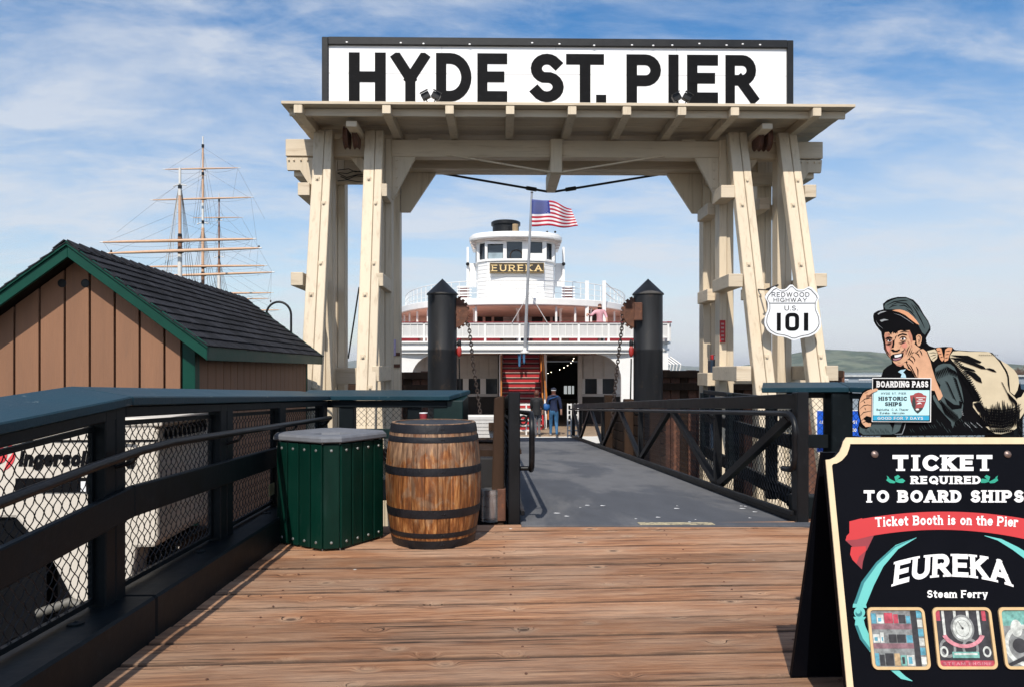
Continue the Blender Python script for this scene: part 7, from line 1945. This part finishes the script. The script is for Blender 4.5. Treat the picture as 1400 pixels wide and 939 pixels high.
    strokes('lapel_line', gry, [[(618,775),(612,800),(600,832),(560,834)]], ZD, 3, 1.2)
    hat = [[(640+i*13, 790+r_), (645+i*13, 800+r_), (654+i*13, 812+r_)] for i in range(28) for r_ in (random.uniform(-45, 15),)]
    strokes('coat_grey_hatching', coat, hat, ZD, 3, .45)
    # left hand
    pl('hand', skin, [(372,660),(378,640),(392,614),(415,600),(440,590),(468,590),(470,604),(445,614),(438,630),(438,760),(432,792),(405,795),(385,775),(376,740),(370,700)], ZD, 5)
    strokes('hand_lines', ink, [[(376,665),(400,645),(438,640)],[(372,700),(395,680),(415,676),(438,680)],[(372,740),(395,716),(438,708)],[(378,765),(400,745),(425,742),(438,745)],[(400,614),(430,604),(462,596)],[(385,775),(405,765),(425,775)],[(400,690),(405,705)],[(395,655),(402,668)]], ZD, 6, 1.1)
    pl('hand_shade', ink, [(392,750),(410,735),(434,742),(436,775),(415,770)], ZD, 6)
    # sack
    pl('sack', sack, [(226,285),(232,262),(252,236),(300,232),(380,238),(470,238),(540,240),(585,275),(625,320),(665,385),(688,430),(700,520),(705,560),(760,612),(800,598),(822,560),(850,545),(900,560),(900,700),(830,715),(800,760),(770,800),(762,850),(720,878),(640,897),(590,893),(545,865),(515,838),(560,832),(500,790),(450,730),(412,680),(412,640),(470,632),(460,590),(440,555),(400,500),(360,450),(320,400),(275,345),(245,310)], Z5, 1)
    pl('sack_flap', sack, [(632,305),(690,340),(745,385),(775,430),(782,490),(770,545),(745,585),(712,560),(706,500),(700,430),(672,370)], Z5, 3)
    pl('sack_neck', sack, [(45,232),(105,218),(130,240),(125,290),(95,318),(75,300)], Z5, 2)
    strokes('sack_neck_lines', ink, [[(60,250),(95,245),(120,250)],[(70,275),(100,265),(120,262)],[(85,300),(105,285),(120,275)]], Z5, 3, 1.0)
    pl('finger', band, [(116,212),(140,204),(158,212),(168,250),(180,300),(165,316),(150,300),(135,260)], Z5, 7)
    pl('finger', band, [(190,220),(215,203),(246,205),(240,232),(225,262),(212,305),(185,318),(178,290),(186,255)], Z5, 7)
    strokes('finger_lines', ink, [[(125,235),(150,230)],[(135,262),(162,255)],[(150,285),(172,278)],[(195,235),(235,230)],[(190,262),(222,258)],[(186,290),(214,285)],[(168,215),(182,250),(182,310)]], Z5, 8, 1.0)
    for p in ([(228,264),(300,266),(370,268),(420,290),(482,318),(470,330),(420,322),(370,302),(300,285)], [(218,284),(290,288),(360,298),(430,325),(500,355),(518,378),(480,374),(420,350),(330,318),(270,300)], [(512,372),(545,368),(580,378),(604,402),(570,395)], [(345,392),(385,392),(430,405),(475,448),(486,488),(440,470),(395,430)], [(300,345),(360,360),(420,380),(435,396),(380,390),(320,370)], [(668,360),(690,400),(703,450),(705,545),(694,500),(690,440)], [(745,585),(778,540),(790,470),(798,530),(785,590),(765,615)], [(415,650),(470,640),(500,690),(560,760),(520,760),(450,710)]):
        pl('sack_fold', ink, p, Z5, 5)
    hat = []
    random.seed(4)
    for i in range(34):     # curved contour hatching low on the sack
        x = 470+i*9.4; y0 = 700+random.uniform(-18, 10)-abs(i-17)*1.0
        hat.append([(x, y0), (x+2, y0+35), (x-2, y0+80), (x-8, y0+120-abs(i-17)*2.5)])
    for j in range(9):
        y = 740+j*14; hat.append([(470+j*9, y-20), (560, y+18), (660, y+22), (760-j*4, y-10), (810-j*9, y-50)])
    for i in range(26):
        a = i/25; hat.append([(250+a*200, 320+a*290), (268+a*200, 318+a*290), (290+a*195, 300+a*300)])
        hat.append([(300+a*150, 420+a*240), (322+a*150, 424+a*240), (345+a*150, 410+a*250)])
    for i in range(14): hat.append([(530+i*16, 855+3*sin(i)), (534+i*16, 872), (532+i*16, 886-abs(i-7)*2)])
    for i in range(16): hat.append([(640+i*6, 480+i*12), (655+i*6, 492+i*12)])
    for i in range(10): hat.append([(460+i*16, 262+(i % 2)*3), (470+i*16, 265)])
    for i in range(12): hat.append([(690+i*6, 560+i*6), (700+i*6, 585+i*6), (704+i*6, 620+i*6)])
    strokes('sack_hatching', ink, hat, Z5, 6, 1.15)
    hat = []
    for i in range(24):
        x = 480+i*13; y0 = 660+random.uniform(-40, 30)+abs(i-12)*1.5; hat.append([(x, y0), (x+5, y0+60), (x+3, 812), (x-4, 862-abs(i-13)*3.2)])
    for j in range(7):
        y = 690+j*22; hat.append([(455+j*16, y-16), (540, y+10), (640, y+20), (740-j*3, y+2), (800-j*6, y-36)])
    for i in range(13): hat.append([(535+i*16, 862+3*sin(i)), (540+i*16, 888-abs(i-6)*2)])
    for i in range(16): hat.append([(330+i*10, 395+i*17), (350+i*9, 398+i*17), (372+i*8, 388+i*17)])
    for i in range(10): hat.append([(258+i*14, 300+i*13), (272+i*14, 303+i*13), (290+i*13, 293+i*14)])
    strokes('sack_heavy_hatching', ink, hat, Z5, 7, 2.0)
    hat = [[(110+i*13, 365+abs(i-7)*4), (120+i*13, 385+abs(i-7)*5), (132+i*13, 420+abs(i-7)*5)] for i in range(13)]
    hat += [[(160+i*11, 640+i*11), (172+i*10, 690+i*9), (190+i*8, 740+i*7)] for i in range(13)]
    hat += [[(250+i*5, 440+i*15), (270+i*5, 450+i*15), (285+i*4, 470+i*15)] for i in range(14)]
    hat += [[(100+i*9, 575+i*14), (120+i*9, 590+i*14)] for i in range(10)]
    strokes('coat_heavy_hatching', ink, hat, Z5, 5, 1.5)
    hat = [[(300+i*3, 640+i*14), (318+i*3, 650+i*14)] for i in range(8)]+[[(345+i*16, 800+(i%3)*14), (352+i*16, 812+(i%3)*14), (362+i*16, 818+(i%3)*14)] for i in range(9)]
    strokes('dark_side_flecks', gry, hat, Z5, 2, .8)
    # the pass in his hand
    p_ = thing('boarding_pass_board', 'small pale blue board reading BOARDING PASS HISTORIC SHIPS held by the cutout boy', 'board', PD(1233, 577, D-.01))
    lb = mat('pass_pale_blue', (.50, .78, .82), .5, var=.02); db = mat('pass_blue', (.03, .38, .62), .5); nav = mat('pass_navy', (.012, .022, .04), .5); arr = mat('arrowhead_brown', (.36, .07, .07), .5); arrd = mat('arrowhead_dark', (.035, .05, .05), .5)
    MB().prism([Z6(v) for v in ((130, 62), (975, 66), (968, 694), (124, 690))], q, .006, .012).build('board', wht, p_)
    def pq(nm, m_, pts, l): MB().add([q(*Z6(v), .0128+.0006*l) for v in pts], [tuple(range(len(pts)))]).build(nm, m_, p_)
    pq('outline', ink, [(142, 74), (962, 78), (955, 684), (136, 680)], 0)
    pq('blue_field', lb, [(148, 238), (948, 238), (944, 598), (144, 598)], 1)
    pq('foot_band', db, [(144, 604), (944, 604), (942, 668), (143, 668)], 1)
    mb = MB(); g = lambda a, b, l: q(*Z6((a, b)), .0142+.0002*l)
    put_text(mb, 'BOARDING PASS', g, 192, 930, 198, 108, w=.32, serif=.10, sth=.15, gap=.14, space=.3)
    put_text(mb, 'GOOD FOR 7 DAYS', g, 205, 855, 658, 618, w=.2, serif=.10, sth=.12, gap=.2, space=.4)
    mb.build('white_lettering', wht, p_, kind='stuff')
    mb = MB()
    put_text(mb, 'HYDE ST. PIER', g, 258, 615, 298, 270, w=.14, serif=.08, sth=.08, gap=.25)
    put_text(mb, 'HISTORIC', g, 222, 628, 386, 330, w=.28, serif=.10, sth=.14, gap=.16)
    put_text(mb, 'SHIPS', g, 312, 552, 464, 408, w=.28, serif=.10, sth=.14, gap=.16)
    put_text(mb, 'Balclutha * C. A. Thayer', g, 192, 648, 530, 500, w=.15, serif=.06, sth=.08, gap=.14, space=.3)
    put_text(mb, 'Eureka * Hercules', g, 240, 592, 578, 548, w=.15, serif=.06, sth=.08, gap=.14, space=.3)
    mb.build('dark_lettering', nav, p_, kind='stuff')
    pq('emblem', arr, [(668, 312), (718, 305), (740, 282), (790, 270), (842, 282), (864, 306), (906, 318), (895, 400), (870, 470), (830, 530), (780, 572), (735, 530), (700, 460), (678, 390)], 2)
    pq('emblem_dark', arrd, [(690, 440), (735, 500), (850, 488), (855, 500), (830, 530), (780, 572), (735, 530), (702, 465)], 3)
    pq('emblem_tree', arrd, [(722, 320), (745, 370), (752, 440), (745, 500), (705, 470), (700, 400)], 3)
    pq('emblem_peak', wht, [(760, 440), (790, 415), (815, 410), (845, 440), (820, 432), (800, 436)], 4)
    pq('emblem_bison', wht, [(748, 510), (765, 498), (790, 500), (802, 515), (785, 526), (758, 526)], 4)
    mb = MB()
    for i, (a, b) in enumerate(((755, 890), (790, 850), (765, 880))): mb.add([g(a, 350+i*24, 2), g(b, 350+i*24, 2), g(b, 340+i*24, 2), g(a, 340+i*24, 2)], [(0,1,2,3)])
    mb.build('emblem_lines', wht, p_)
    # thumb over the corner of the pass
    def pt(nm, m_, pts, h): MB().prism([Z6(v) for v in pts], q, .0125, h).build(nm, m_, t)
    pt('thumb', skin, [(60, 270), (95, 245), (150, 222), (190, 212), (213, 222), (205, 245), (165, 262), (130, 275), (95, 300), (60, 310)], .0175)
    # posts that hold the cutout behind the sign
    for x in (1.45, 1.85): MB().beam(C(x, D+.025, .80), C(x, D+.025, 1.12), .05, .02, (0,1,0)).build('batten', OLDWOOD, t)
figure()

# ================================================================== HAZE
def haze():
    m = bpy.data.materials.new('haze_air'); m.use_nodes = True; n = m.node_tree
    for q in list(n.nodes):
        if q.type == 'BSDF_PRINCIPLED': n.nodes.remove(q)
    v = N(n, 'ShaderNodeVolumePrincipled'); v.inputs['Color'].default_value = (.97, .98, 1, 1); v.inputs['Density'].default_value = .00011; v.inputs['Anisotropy'].default_value = .2
    out = [q for q in n.nodes if q.type == 'OUTPUT_MATERIAL'][0]; L(n, v.outputs[0], out.inputs['Volume'])
    o = MB().box(-9500, 9500, -500, 12500, -5.2, 118).build('haze', m); o['kind'] = 'stuff'; o['label'] = 'thin sea haze over the bay'
haze()
